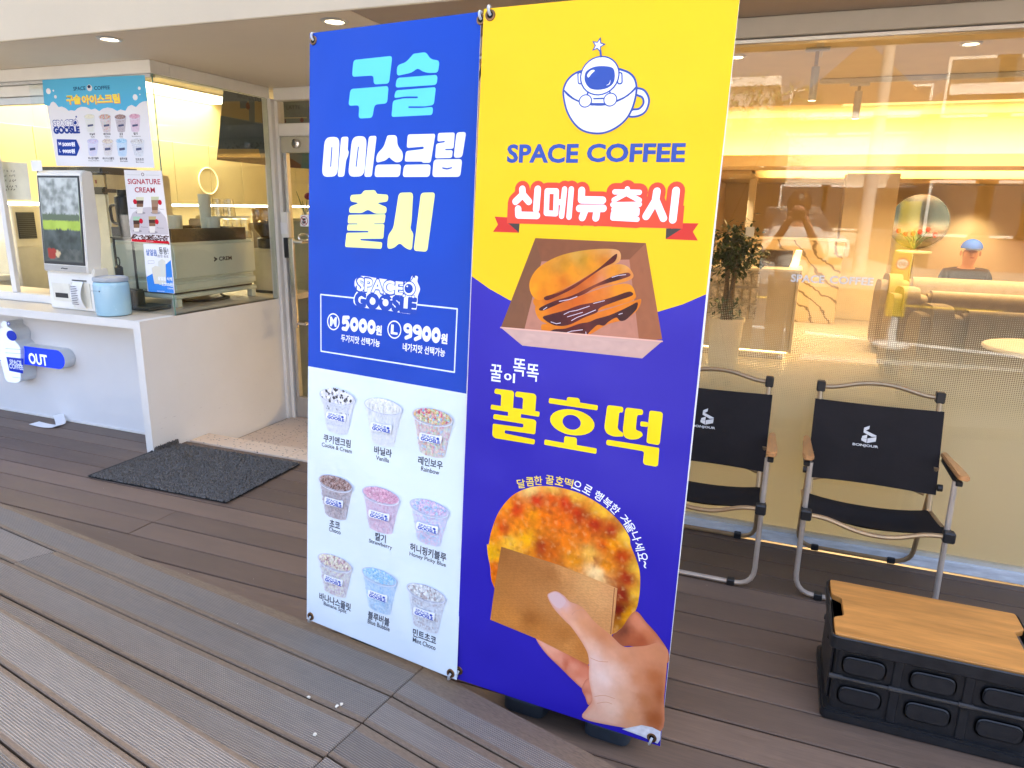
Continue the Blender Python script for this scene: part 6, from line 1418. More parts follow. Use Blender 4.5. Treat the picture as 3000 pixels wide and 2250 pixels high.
for k_, (yy, w_, h_, c_, nm, lab) in enumerate(((4.55, .22, .30, (0.05, 0.045, 0.04), 'blender', 'black blender base on the back counter nearest the window'), (4.95, .30, .20, (0.30, 0.27, 0.2), 'syrup_crate', 'tan syrup crate on the back counter'), (5.35, .20, .36, (0.10, 0.09, 0.07), 'coffee_brewer', 'dark coffee brewer on the back counter'), (5.75, .34, .16, (0.45, 0.42, 0.32), 'cup_bin', 'cream cup bin on the back counter'), (6.2, .24, .40, (0.06, 0.05, 0.05), 'blender', 'black blender farther along the back counter'), (6.65, .30, .26, (0.42, 0.40, 0.34), 'microwave', 'grey microwave on the back counter'), (7.1, .22, .34, (0.09, 0.07, 0.05), 'water_boiler', 'dark water boiler at the far end of the back counter'))):
    t = thing(nm, lab, nm.replace('_', ' '), (-6.05, yy, 0.841))
    obj('body', B(-6.05-w_/2, -6.05+w_/2, yy-w_/2, yy+w_/2, 0.841, 0.841+h_), mat('counter_appliance', c_, 0.4), t, bevel=0.015, seg=2, smooth=True)
    obj('front_plate', B(-6.05+w_/2+0.0005, -6.05+w_/2+0.006, yy-w_*.35, yy+w_*.35, 0.87, 0.841+h_*.6), mat('plate', tuple(min(1, q*1.8+0.03) for q in c_), 0.3), t, bevel=0.002)
    obj('lid', MB().lathe([(0.0, 0.0), (w_*.4, 0.0), (w_*.34, 0.03), (w_*.1, 0.04), (0, 0.04)], (-6.05, yy, 0.8415+h_), 18), STEEL, t, smooth=True)
# thin ring on the cabinets with a weak emission
q = onX(610, 530, XC); 
tag(obj('wall_ring', MB().tube([(XC+0.006, q.y+0.135*math.cos(t), q.z+0.135*math.sin(t)) for t in [2*math.pi*i/32 for i in range(32)]], 0.007, 6, closed=True), emit('ring_glow', (1.0, 0.90, 0.55), 0.10), smooth=True), 'thin glowing ring on the cream wall cabinets', 'ring lamp')
# hanging posters seen from behind, inside the side glass
dm = mat('poster_back', (0.115, 0.125, 0.115), 0.6, var=0.15, scale=5)
hp = thing('hanging_poster', 'dark translucent poster seen from behind inside the side glass', 'poster', onX(800, 470, XP-0.02))
fh = Frame((XP-0.012, 3.0, 0), (0, 1, 0), (0, 0, 1))
zq = (420, 200, 500/2212.0)
pr = Print(fh, zq, 0.2)
hq = [(1038, 285), (1530, 388), (1585, 1255), (952, 1188)]
c = [pr.px(p) for p in hq]
mb = MB(); mb._add([fh.at(u, v, 0) for u, v in c]+[fh.at(u, v, -0.0008) for u, v in c], [(0, 1, 2, 3), (7, 6, 5, 4), (0, 4, 5, 1), (1, 5, 6, 2), (2, 6, 7, 3), (3, 7, 4, 0)])
obj('sheet', mb, dm, hp)
pr.poly([(1035, 430), (1535, 425), (1545, 712), (1005, 612)], (0.34, 0.24, 0.10)); pr.poly([(1000, 618), (1548, 730), (1565, 1050), (975, 1045)], (0.075, 0.10, 0.105))
pr.poly([(975, 1045), (1495, 1045), (1520, 1150), (962, 1150)], (0.45, 0.30, 0.09)); pr.poly([(962, 1150), (1580, 1155), (1585, 1255), (952, 1188)], (0.10, 0.075, 0.05))
pr.poly([(1250, 425), (1350, 425), (1345, 520), (1255, 520)], (0.10, 0.115, 0.12)); pr.poly([(1365, 400), (1440, 410), (1445, 715), (1372, 690)], (0.12, 0.135, 0.135)); pr.ell((1355, 490), 26, 46, (0.16, 0.05, 0.03))
pr.text('SIGNATU', (1215, 352), (1522, 408), 56, (0.05, 0.045, 0.04), 0.0)
for k_ in range(26): pr.ell((1020+rq.uniform(0, 540), 1000+rq.uniform(-35, 40)), 9, 14, (0.03, 0.04, 0.04), n=6)
pr.build('print', hp, INK_MATTE)
# poster behind the transom and door glass
tp2 = thing('hanging_poster', 'dark latte poster hanging behind the door transom', 'poster', (-2.9, 4.35, 1.6))
fq = Frame((0, 4.30, 0), (1, 0, 0), (0, 0, 1)); pr = Print(fq, zq, 0.2)
hq = [(1790, 415), (2150, 400), (2150, 730), (1800, 725)]; c = [pr.px(p) for p in hq]
mb = MB(); mb._add([fq.at(u, v, 0) for u, v in c]+[fq.at(u, v, -0.0008) for u, v in c], [(0, 1, 2, 3), (7, 6, 5, 4), (0, 4, 5, 1), (1, 5, 6, 2), (2, 6, 7, 3), (3, 7, 4, 0)])
obj('sheet', mb, dm, tp2)
pr.text('LATTE', (1855, 495), (2030, 520), 48, (0.05, 0.045, 0.04), 0.0); pr.poly([(1800, 640), (2120, 636), (2120, 646), (1800, 650)], (0.5, 0.4, 0.25)); pr.ell((1832, 685), 20, 32, (0.10, 0.04, 0.04)); pr.ell((2055, 672), 24, 30, (0.12, 0.04, 0.04))
pr.build('print', tp2, INK_MATTE)
tp3 = thing('hanging_poster', 'brown and green poster hanging inside the entrance door', 'poster', (-2.9, 4.36, 1.5))
fq = Frame((0, 4.32, 0), (1, 0, 0), (0, 0, 1)); pr = Print(fq, zq, 0.2)
hq = [(1845, 1045), (2260, 1050), (2260, 1310), (1852, 1285)]; c = [pr.px(p) for p in hq]
mb = MB(); mb._add([fq.at(u, v, 0) for u, v in c]+[fq.at(u, v, -0.0008) for u, v in c], [(0, 1, 2, 3), (7, 6, 5, 4), (0, 4, 5, 1), (1, 5, 6, 2), (2, 6, 7, 3), (3, 7, 4, 0)])
obj('sheet', mb, dm, tp3); pr.poly([(1850, 1130), (2045, 1250), (2045, 1298), (1852, 1285)], (0.16, 0.075, 0.04)); pr.poly([(2065, 1050), (2150, 1052), (2150, 1300), (2045, 1298)], (0.10, 0.16, 0.14)); pr.build('print', tp3, INK_MATTE)

# espresso machine
MINT = mat('pale_mint_enamel', (0.58, 0.64, 0.54), 0.35, var=0.03)
em_ = thing('espresso_machine', 'pale mint espresso machine standing behind the side glass', 'espresso machine', (-3.8, 3.72, TOPZ))
mx0, mx1, my0, my1 = -4.08, -3.55, 3.35, 4.10
obj('body', B(mx0, mx1, my0, my1, 0.938, 1.178), MINT, em_, bevel=0.02, seg=3, smooth=True)
obj('lower_band', B(mx0, mx1-0.004, my0+0.004, my1-0.004, 0.868, 0.9355), MINT, em_, bevel=0.016, seg=3, smooth=True)
obj('shadow_gap', B(mx0+0.03, mx1-0.03, my0+0.03, my1-0.03, 0.855, 0.8675), BLACK_PL, em_)
obj('chassis', B(mx0, mx1-0.006, my0+0.006, my1-0.006, 0.828, 0.8545), MINT, em_, bevel=0.006)
for x in (mx0+0.03, mx1-0.055):
    for y in (my0+0.012, my1-0.06): obj('leg', B(x, x+0.045, y, y+0.045, TOPZ+0.001, 0.8275), MINT, em_, bevel=0.004)
obj('cup_tray_rail', MB().box(mx0+0.02, mx1-0.012, my0+0.02, my0+0.03, 1.179, 1.262).box(mx1-0.022, mx1-0.012, my0+0.0305, my1-0.09, 1.179, 1.262).box(mx0+0.02, mx0+0.03, my0+0.0305, my1-0.09, 1.179, 1.262).box(mx0+0.02, mx1-0.012, my1-0.0895, my1-0.08, 1.179, 1.262), mat('smoked_rail', (0.035, 0.028, 0.022), 0.3), em_)
fe = Frame((mx1+0.0004, 3.0, 0), (0, 1, 0), (0, 0, 1)); ze = (480, 520, 420/1834.0)
pr = Print(fe, ze, 0.6); INKD = (0.035, 0.03, 0.025)
pr.text('CREM', (705, 1038), (868, 1028), 52, INKD, 0.03); pr.poly([(640, 1012), (690, 1042), (645, 1080), (640, 1055), (662, 1045), (640, 1035)], INKD)
pr.build('lettering', em_, INK_MATTE)
obj('drain_hose', MB().tube(bez([(-3.75, 3.55, TOPZ+0.012), (-3.62, 3.65, TOPZ+0.01), (-3.60, 3.85, TOPZ+0.012), (-3.75, 3.95, TOPZ+0.01), (-3.85, 4.0, 0.85)], 5), 0.009, 7), BLACK_PL, em_, smooth=True)
# cups on the machine
TUMB = glass('tumbler_glass', (0.94, 0.93, 0.88), 0.10)
CUPW = mat('paper_cup', (0.66, 0.68, 0.58), 0.6, var=0.03)
def tumbler(x, y, z, r, h, lab, up=False, m=None):
    prof = [(r*0.80, 0), (r, h), (r*0.94, h), (r*0.75, 0.006), (0, 0.006)] if up else [(r, 0), (r*0.76, h), (0.0, h), (0.0, h-0.004), (r*0.70, h-0.004), (r*0.93, 0)]
    tag(obj('tumbler', MB().lathe(prof, (x, y, z), 20), m or TUMB, smooth=True), lab, 'tumbler', 'upturned tumblers on the espresso machine')
for i, (px, zz) in enumerate(((637, 1.395), (670, 1.395))):
    yy = onX(px, 600, -3.66).y; tumbler(-3.66, yy, 1.335, 0.043, 0.115, ('upturned clear tumbler on the upper rack, left one', 'upturned clear tumbler on the upper rack, right one')[i])
for i, px in enumerate((668, 694, 720)):
    yy = onX(px, 665, -3.66).y; tumbler(-3.66, yy, 1.182, 0.040, 0.135, ('upturned clear tumbler in the lower row, left', 'upturned clear tumbler in the lower row, middle', 'upturned clear tumbler in the lower row, right')[i])
rk = onX(652, 630, -3.66).y
tag(obj('tumbler_rack', B(-3.72, -3.60, onX(622, 630, -3.66).y, onX(712, 630, -3.66).y, 1.322, 1.334), mat('clear_rack', (0.55, 0.53, 0.42), 0.2)), 'flat rack between the two rows of tumblers', 'rack')
def stackcups(px, xx, z0, z1, r, lab):
    yy = onX(px, 640, xx).y; prof = [(r*0.72, 0)]; z = 0.0; H = z1-z0; n_ = 9
    for k_ in range(n_): prof += [(r*(0.80+0.2*(k_/n_)), H*(k_+0.02)/n_), (r*(0.83+0.2*(k_/n_)), H*(k_+0.25)/n_), (r*(0.80+0.2*(k_/n_)), H*(k_+0.3)/n_)]
    prof += [(r*1.0, H), (r*0.9, H), (r*0.7, H-0.05), (0, H-0.05)]
    tag(obj('cup_stack', MB().lathe(prof, (xx, yy, z0), 22), CUPW, smooth=True), lab, 'cup stack', 'paper cup stacks')
stackcups(603, -3.70, 1.182, 1.478, 0.040, 'tall stack of pale paper cups on the espresso machine')
stackcups(624, -3.64, 1.182, 1.330, 0.044, 'short stack of pale paper cups beside the tumblers')
stackcups(512, -3.74, 1.182, 1.34, 0.046, 'stack of paper cups at the glass corner end of the machine')
q = onX(555, 640, -3.80)
sr = thing('lid_rack', 'small wire rack of lids on the espresso machine', 'rack', (-3.8, q.y, 1.182))
for dz in (0.03, 0.065): obj('wire', MB().tube([(-3.86, q.y-0.08, 1.18+dz), (-3.70, q.y-0.08, 1.18+dz), (-3.70, q.y+0.10, 1.18+dz), (-3.86, q.y+0.10, 1.18+dz)], 0.0025, 6, closed=True), STEEL, sr, smooth=True)
for k_ in range(3): obj('lid', MB().lathe([(0.0, 0), (0.042, 0.0), (0.042, 0.03), (0.03, 0.04), (0, 0.04)], (-3.78, q.y-0.05+k_*0.055, 1.182), 16), CUPW, sr, smooth=True)
# grinder beyond the machine
gx, gy = -3.62, 4.33
gr = thing('coffee_grinder', 'cream coffee grinder with smoked bean hopper beside the espresso machine', 'grinder', (gx, gy, TOPZ))
obj('body', B(gx-0.11, gx+0.10, gy-0.09, gy+0.12, TOPZ+0.001, 1.10), mat('cream_grinder', (0.62, 0.56, 0.42), 0.4), gr, bevel=0.02, seg=2, smooth=True)
obj('collar', MB().lathe([(0.07, 0), (0.085, 0.01), (0.085, 0.07), (0.06, 0.08)], (gx, gy, 1.10), 24), BLACK_PL, gr, smooth=True)
obj('hopper', MB().lathe([(0.06, 0.0), (0.105, 0.06), (0.112, 0.20), (0.106, 0.21), (0.0, 0.212)], (gx, gy, 1.182), 24), glass('smoked_hopper', (0.5, 0.43, 0.33), 0.08), gr, smooth=True)
obj('beans', MB().lathe([(0.0, 0.003), (0.055, 0.003), (0.098, 0.06), (0.100, 0.10), (0.0, 0.115)], (gx, gy, 1.182), 20), mat('coffee_beans', (0.06, 0.035, 0.02), 0.5, var=0.5, scale=90, bump=0.8, bscale=90), gr, smooth=True)
obj('power_lamp', MB().lathe([(0.010, 0.0), (0.010, 0.006), (0.0, 0.008)], n=12, M=Matrix.Translation((gx+0.1005, gy-0.02, 0.84)) @ Matrix.Rotation(RAD(90), 4, 'Y')), emit('orange_pilot', (1.0, 0.16, 0.02), 1.2), gr)
obj('foot', B(gx-0.115, gx+0.105, gy-0.095, gy+0.125, TOPZ+0.0005, TOPZ+0.02), BLACK_PL, gr, bevel=0.004)
# big refrigerator-like dispenser, behind the order terminal
fx = -4.95; fy = 3.85
dp = thing('ice_dispenser', 'tall cream appliance with dark handle bands behind the order terminal', 'appliance', (fx, fy, -0.11))
obj('body', B(fx-0.35, fx+0.30, fy, fy+0.6, -0.11, 1.62), mat('cream_appliance', (0.70, 0.66, 0.52), 0.4), dp, bevel=0.015, seg=2, smooth=True)
for z0, z1 in ((1.60, 1.655), (1.465, 1.515)): obj('handle_band', B(fx-0.36, fx+0.31, fy-0.03, fy+0.3, z0, z1), mat('brown_black_band', (0.05, 0.042, 0.03), 0.4), dp, bevel=0.012, seg=2, smooth=True)
obj('label_plate', B(fx-0.36, fx+0.305, fy-0.008, fy-0.001, 1.516, 1.599), mat('tan_plate', (0.52, 0.40, 0.20), 0.4), dp)
obj('display', B(fx+0.05, fx+0.18, fy-0.011, fy-0.0085, 1.535, 1.58), mat('olive_display', (0.22, 0.19, 0.10), 0.3), dp)
obj('mark', B(fx+0.215, fx+0.232, fy-0.011, fy-0.0085, 1.54, 1.565), mat('red_mark', (0.25, 0.05, 0.02), 0.4), dp)
# black mug and pepper-mill shaped syrup pump behind the jar
mg = thing('travel_mug', 'black travel mug with a big handle behind the signature poster', 'mug', (-3.72, 3.32, 1.2))
q = onY(372, 610, 3.34)
sh = thing('wire_shelf', 'narrow dark shelf behind the glass carrying the travel mug', 'shelf', (q.x, 3.36, TOPZ))
obj('board', B(q.x-0.09, q.x+0.09, 3.27, 3.34, 1.196, 1.205), BLACK_PL, sh); obj('leg', B(q.x-0.085, q.x-0.075, 3.28, 3.29, TOPZ+0.001, 1.1955), BLACK_PL, sh); obj('leg', B(q.x+0.075, q.x+0.085, 3.28, 3.29, TOPZ+0.001, 1.1955), BLACK_PL, sh)
mc = (q.x+0.01, 3.305, 1.206)
obj('body', MB().lathe([(0.0, 0), (0.034, 0.0), (0.037, 0.06), (0.044, 0.09), (0.046, 0.235), (0.042, 0.245), (0.028, 0.25), (0.028, 0.285), (0.0, 0.287)], mc, 24), BLACK_PL, mg, smooth=True)
obj('handle', MB().tube(fillet([(mc[0]-0.044, mc[1], 1.40), (mc[0]-0.115, mc[1], 1.395), (mc[0]-0.105, mc[1], 1.29), (mc[0]-0.044, mc[1], 1.285)], 0.03), 0.009, 8), BLACK_PL, mg, smooth=True)
q = onY(345, 760, 3.22); pm = (q.x, 3.22, TOPZ)
pt = thing('syrup_pump', 'dark tamper stand with ring top behind the blue canister', 'tamper', pm)
obj('column', MB().lathe([(0.0, 0.001), (0.075, 0.001), (0.08, 0.05), (0.05, 0.085), (0.03, 0.10), (0.022, 0.16), (0.024, 0.25), (0.012, 0.26), (0, 0.262)], pm, 22), BLACK_PL, pt, smooth=True)
obj('ring', MB().tube([(pm[0]+0.014*math.cos(t), pm[1], TOPZ+0.285+0.026*math.sin(t)) for t in [2*math.pi*i/20 for i in range(20)]], 0.004, 6, closed=True), BLACK_PL, pt, smooth=True)
q = onZ(405, 905, TOPZ)
cq = thing('control_box', 'black perforated control box on the counter behind the glass corner', 'box', (q.x, q.y, TOPZ))
obj('body', B(q.x-0.10, q.x+0.03, 3.16, 3.26, TOPZ+0.001, 0.895), BLACK_PL, cq, bevel=0.008, seg=2); obj('tray', B(q.x-0.02, q.x+0.16, 3.16, 3.33, TOPZ+0.001, 0.80), BLACK_PL, cq, bevel=0.004)
# left end: handwritten sheet (seen from behind), dark reflection strip, vented panel
ns = thing('handwritten_notice', 'paper notice taped inside the far left window, writing seen from behind', 'notice', onY(40, 585, 3.2))
fn = Frame((0, 3.205, 0), (1, 0, 0), (0, 0, 1)); zn = (0, 480, 380/1659.0); pr = Print(fn, zn, 0.3)
hq = [(-420, -60), (345, -10), (405, 465), (-380, 450)]; c = [pr.px(p) for p in hq]
mb = MB(); mb._add([fn.at(u, v, 0) for u, v in c]+[fn.at(u, v, -0.0006) for u, v in c], [(0, 1, 2, 3), (7, 6, 5, 4), (0, 4, 5, 1), (1, 5, 6, 2), (2, 6, 7, 3), (3, 7, 4, 0)])
obj('sheet', mb, mat('cream_sheet', (0.66, 0.62, 0.46), 0.7), ns)
for yy, x1 in ((90, 200), (155, 235), (215, 235), (290, 245), (325, 240)):
    x = -200
    while x < x1-20:
        for k_ in range(3): pr.stroke([(x+rq.uniform(0, 24), yy+rq.uniform(-16, 16)), (x+rq.uniform(0, 26), yy+rq.uniform(-16, 16))], 0.0035, (0.20, 0.18, 0.13))
        x += rq.choice([30, 34, 50])
pr.build('handwriting', ns, INK_MATTE)
q0 = onX(30, 620, -5.62); 
ic = thing('ice_maker', 'white under-lit ice maker with a black vent grille at the far left', 'appliance', (-5.6, 4.1, -0.11))
ya, yb2 = onX(38, 650, -5.60).y, onX(205, 650, -5.60).y
obj('body', B(-6.0, -5.602, ya, yb2, -0.108, 1.372), mat('white_steel', (0.62, 0.58, 0.47), 0.4), ic, bevel=0.004)
obj('upper_panel', B(-5.6015, -5.596, ya+0.002, yb2-0.002, 1.058, 1.368), mat('white_steel', (0.64, 0.60, 0.48), 0.4), ic, bevel=0.002)
obj('lower_panel', B(-5.6015, -5.596, ya+0.002, yb2-0.002, 0.0, 1.048), mat('white_steel', (0.50, 0.48, 0.40), 0.4), ic, bevel=0.002)
g0, g1 = onX(52, 660, -5.59), onX(104, 660, -5.59); gz1, gz0 = onX(72, 622, -5.59).z, onX(85, 699, -5.59).z
obj('vent', B(-5.5955, -5.588, g0.y, g1.y, gz0, gz1), BLACK_PL, ic)
for k_ in range(14):
    zz = gz0+0.006+(gz1-gz0-0.012)*k_/13; obj('slat', B(-5.5878, -5.583, g0.y+0.004, g1.y-0.004, zz-0.0025, zz+0.0025), mat('grey_slat', (0.10, 0.105, 0.11), 0.4), ic)
dk_ = thing('reflection_strip', 'dark green strip standing in for a reflection at the far left', 'strip', (-5.73, 3.88, -0.11))  # solid strip in place of a dark reflection; no fridge stands there
obj('body', B(-5.80, -5.665, 3.86, 3.90, -0.11, 1.355), mat('reflection_green', (0.02, 0.035, 0.035), 0.12), dk_, bevel=0.004)
# flower in a small vase on the inner ledge by the door
vx, vy = onY(893, 610, 4.6).x, 4.6
vz = onY(893, 640, 4.6).z
lg = thing('ledge_stand', 'pale stand inside the door carrying the small vase', 'stand', (vx, vy, -0.11))
obj('post', B(vx-0.10, vx+0.12, vy-0.06, vy+0.08, -0.108, vz-0.02), mat('sage_stand', (0.40, 0.42, 0.32), 0.5), lg, bevel=0.004); obj('top', B(vx-0.12, vx+0.14, vy-0.08, vy+0.10, vz-0.0195, vz), CAB, lg, bevel=0.003)
fv = thing('flower_vase', 'small glass vase with a dark red rose inside the door', 'vase', (vx, vy, vz))
obj('vase', MB().lathe([(0.0, 0.001), (0.022, 0.001), (0.026, 0.03), (0.018, 0.06), (0.021, 0.065)], (vx, vy, vz), 16), TUMB, fv, smooth=True)
GREEN = mat('leaf_green', (0.05, 0.11, 0.03), 0.5, var=0.4, scale=20)
for k_, (dx, dz) in enumerate(((-0.07, 0.20), (0.03, 0.16), (-0.02, 0.13), (0.05, 0.10))): obj('stem', MB().tube([(vx, vy, vz+0.02), (vx+dx*0.5, vy, vz+dz*0.55), (vx+dx, vy, vz+dz)], [0.003, 0.004, 0.002], 6), GREEN, fv, smooth=True)
obj('rose', MB().sphere((vx+0.035, vy, vz+0.165), (0.028, 0.028, 0.026), 12, 8), mat('rose_red', (0.20, 0.012, 0.02), 0.6, var=0.5, scale=40), fv, smooth=True)
# ================================================================== café hall behind the big window
SOFA = mat('beige_boucle', (0.25, 0.20, 0.14), 0.9, var=0.12, scale=12, bump=0.4, bscale=180)
SOFA_D = mat('brown_end_panel', (0.20, 0.16, 0.12), 0.8, var=0.1)
ZF = -0.112
def sofa(px_l, y, lab, x1=4.4):
    x0 = onY(px_l[0], px_l[1], y).x+0.20; zt = onY(px_l[0]+60, px_l[1], y).z
    t = thing('bench_sofa', lab, 'sofa', ((x0+x1)/2, y, ZF), group='beige bench sofas')
    H = zt
    pb = rounded([(y-0.16, ZF+0.02), (y+0.13, ZF+0.02), (y+0.10, H), (y-0.10, H)], 0.09, 6)
    obj('backrest', MB().prism(pb, x0+0.02, x1, axis='x'), SOFA, t, bevel=0.03, seg=3, smooth=True)
    ps = rounded([(y+0.14, ZF+0.02), (y+0.72, ZF+0.02), (y+0.72, ZF+0.44), (y+0.14, ZF+0.44)], 0.09, 5)
    obj('seat', MB().prism(ps, x0+0.05, x1, axis='x'), SOFA, t, bevel=0.02, seg=2, smooth=True)
    pe = rounded([(y-0.20, ZF+0.002), (y+0.62, ZF+0.002), (y+0.62, H-0.20), (y+0.40, H+0.0), (y-0.18, H+0.03)], 0.18, 7)
    obj('arm', MB().prism(pe, x0-0.26, x0+0.015, axis='x'), SOFA, t, bevel=0.07, seg=4, smooth=True)
    return t
sofa((2722, 905), 6.05, 'beige bench sofa nearest the window')
sofa((2640, 850), 7.5, 'beige bench sofa in the middle row of the café')
sofa((2600, 810), 9.0, 'beige bench sofa in the far row in front of the seated person')
# round table edge at the right
q = onY(2900, 1010, 5.0)
rt_ = thing('round_table', 'pale round café table low behind the window at the right', 'table', (q.x+0.25, 5.0, ZF))
obj('top', MB().lathe([(0.0, 0.0), (0.33, 0.0), (0.34, 0.012), (0.33, 0.024), (0.0, 0.024)], (q.x+0.3, 5.0, q.z-0.02), 36), mat('pale_table', (0.60, 0.54, 0.44), 0.4), rt_, smooth=True)
obj('pedestal', MB().lathe([(0.20, 0.0), (0.20, 0.012), (0.03, 0.03), (0.025, q.z-0.022-ZF)], (q.x+0.3, 5.0, ZF), 24), STEEL, rt_, smooth=True)
# cash counter with lit plinth
xr = onY(2346, 786, 7.9).x; zt = onY(2250, 786, 7.9).z
co = thing('cash_counter', 'cream café cash counter with a light strip along its foot', 'counter', (xr-0.8, 8.1, ZF))
CRM = mat('cream_counter', (0.60, 0.51, 0.37), 0.45, var=0.03)
obj('body', B(-1.50, xr-0.03, 7.92, 8.45, ZF+0.10, zt-0.03), CRM, co, bevel=0.004)
obj('end_panel', B(xr-0.028, xr, 7.88, 8.47, ZF+0.10, zt-0.03), mat('cream_panel', (0.66, 0.57, 0.43), 0.45), co, bevel=0.004)
obj('top', B(-1.50, xr+0.02, 7.86, 8.5, zt-0.029, zt), mat('cream_top', (0.66, 0.58, 0.45), 0.3), co, bevel=0.004)
obj('plinth', B(-1.48, xr-0.08, 7.98, 8.40, ZF+0.001, ZF+0.099), SOFA_D, co)
obj('foot_light', B(-1.48, xr-0.05, 7.94, 7.955, ZF+0.080, ZF+0.097), emit('foot_led', (1.0, 0.66, 0.25), 2.6), co)
obj('foot_light', B(xr-0.06, xr-0.045, 7.96, 8.42, ZF+0.080, ZF+0.097), emit('foot_led', (1.0, 0.66, 0.25), 2.6), co)
# raised screen on the counter: dark panel and a glowing slab
za, zb_ = onY(2230, 730, 8.3).z, onY(2250, 783, 8.3).z
sc1 = thing('display_case', 'dark brown display case with a glowing end slab on the cash counter', 'display case', (xr-0.3, 8.3, zt))
x1_, x2_, x3_ = onY(2228, 750, 8.3).x, onY(2322, 750, 8.3).x, onY(2348, 750, 8.3).x
obj('case', B(x1_, x2_, 8.2, 8.42, zt+0.001, za), mat('dark_brown_case', (0.07, 0.05, 0.035), 0.2), sc1, bevel=0.003)
obj('end_slab', MB().prism([(x2_-0.02, zt+0.001), (x3_-0.02, zt+0.001), (x3_, za), (x2_+0.03, za)], 8.18, 8.44, axis='y'), emit('glowing_slab', (1.0, 0.76, 0.36), 0.30), sc1)
obj('back_board', B(onY(2150, 750, 8.3).x, x1_-0.002, 8.21, 8.41, zt+0.001, za+0.01), CRM, sc1)
# marble wall, pillars
def marble():
    m, n, l, b = _new('veined_marble'); tc = n.new('ShaderNodeTexCoord'); wv = n.new('ShaderNodeTexWave'); wv.inputs['Scale'].default_value = 2.6; wv.inputs['Distortion'].default_value = 7; wv.inputs['Detail'].default_value = 4; wv.bands_direction = 'DIAGONAL'
    l.new(tc.outputs['Object'], wv.inputs['Vector']); r = n.new('ShaderNodeValToRGB'); r.color_ramp.elements[0].position = 0.0; r.color_ramp.elements[0].color = (0.16, 0.11, 0.06, 1); r.color_ramp.elements[1].position = 0.12; r.color_ramp.elements[1].color = (0.48, 0.38, 0.24, 1)
    l.new(wv.outputs['Fac'], r.inputs[0]); l.new(r.outputs[0], b.inputs['Base Color']); b.inputs['Roughness'].default_value = 0.3; return m
MAR_ = marble()
yM = 11.0
a, b_ = onY(2352, 700, yM), onY(2452, 880, yM)
mw = thing('marble_partition', 'veined brown marble low wall behind the cash counter', 'partition', ((a.x+b_.x)/2, yM, ZF))
obj('slab', B(a.x-1.2, b_.x, yM, yM+0.12, ZF+0.001, onY(2400, 705, yM).z), MAR_, mw, bevel=0.004)
obj('cap', B(a.x-1.2, b_.x+0.01, yM-0.01, yM+0.13, onY(2400, 705, yM).z+0.0005, onY(2400, 705, yM).z+0.03), CRM, mw)
yP = 11.6
a, b_ = onY(2458, 700, yP), onY(2585, 880, yP)
pl_ = thing('pillar', 'broad cream pillar beside the marble wall in the café', 'pillar', ((a.x+b_.x)/2, yP, ZF))
obj('shaft', B(a.x, b_.x, yP, yP+0.6, ZF+0.001, 1.998), mat('cream_pillar', (0.60, 0.50, 0.34), 0.6, var=0.04), pl_, bevel=0.005)
a, b_ = onY(2186, 640, 12.0), onY(2206, 640, 12.0)
pl2 = thing('pillar', 'slim bright cream pillar above the potted tree', 'pillar', (a.x, 12.0, ZF))
obj('shaft', B(a.x, b_.x, 12.0, 12.15, ZF+0.001, 1.938), mat('cream_pillar', (0.66, 0.57, 0.40), 0.6, var=0.04), pl2, bevel=0.005)
# round mirror
yQ = 13.9; c0 = onY(2692, 650, yQ); rM = (onY(2785, 650, yQ)-c0).length
mr = thing('round_mirror', 'large round mirror with a cream rim on the far café wall', 'mirror', (c0.x, yQ, c0.z-rM))
Mq = Matrix.Translation((c0.x, yQ, c0.z)) @ Matrix.Rotation(RAD(90), 4, 'X')
obj('glass', MB().lathe([(0.0, 0.012), (rM*0.96, 0.012), (rM*0.97, 0.0)], n=48, M=Mq), mat('mirror_tint', (0.34, 0.34, 0.24), 0.06, metal=1.0, var=0.02, rvar=0.02), mr, smooth=True)
obj('rim', MB().lathe([(rM*0.965, 0.0), (rM*0.965, 0.03), (rM, 0.03), (rM, 0.0)], n=48, M=Mq), mat('cream_rim', (0.62, 0.55, 0.4), 0.5), mr, smooth=True)
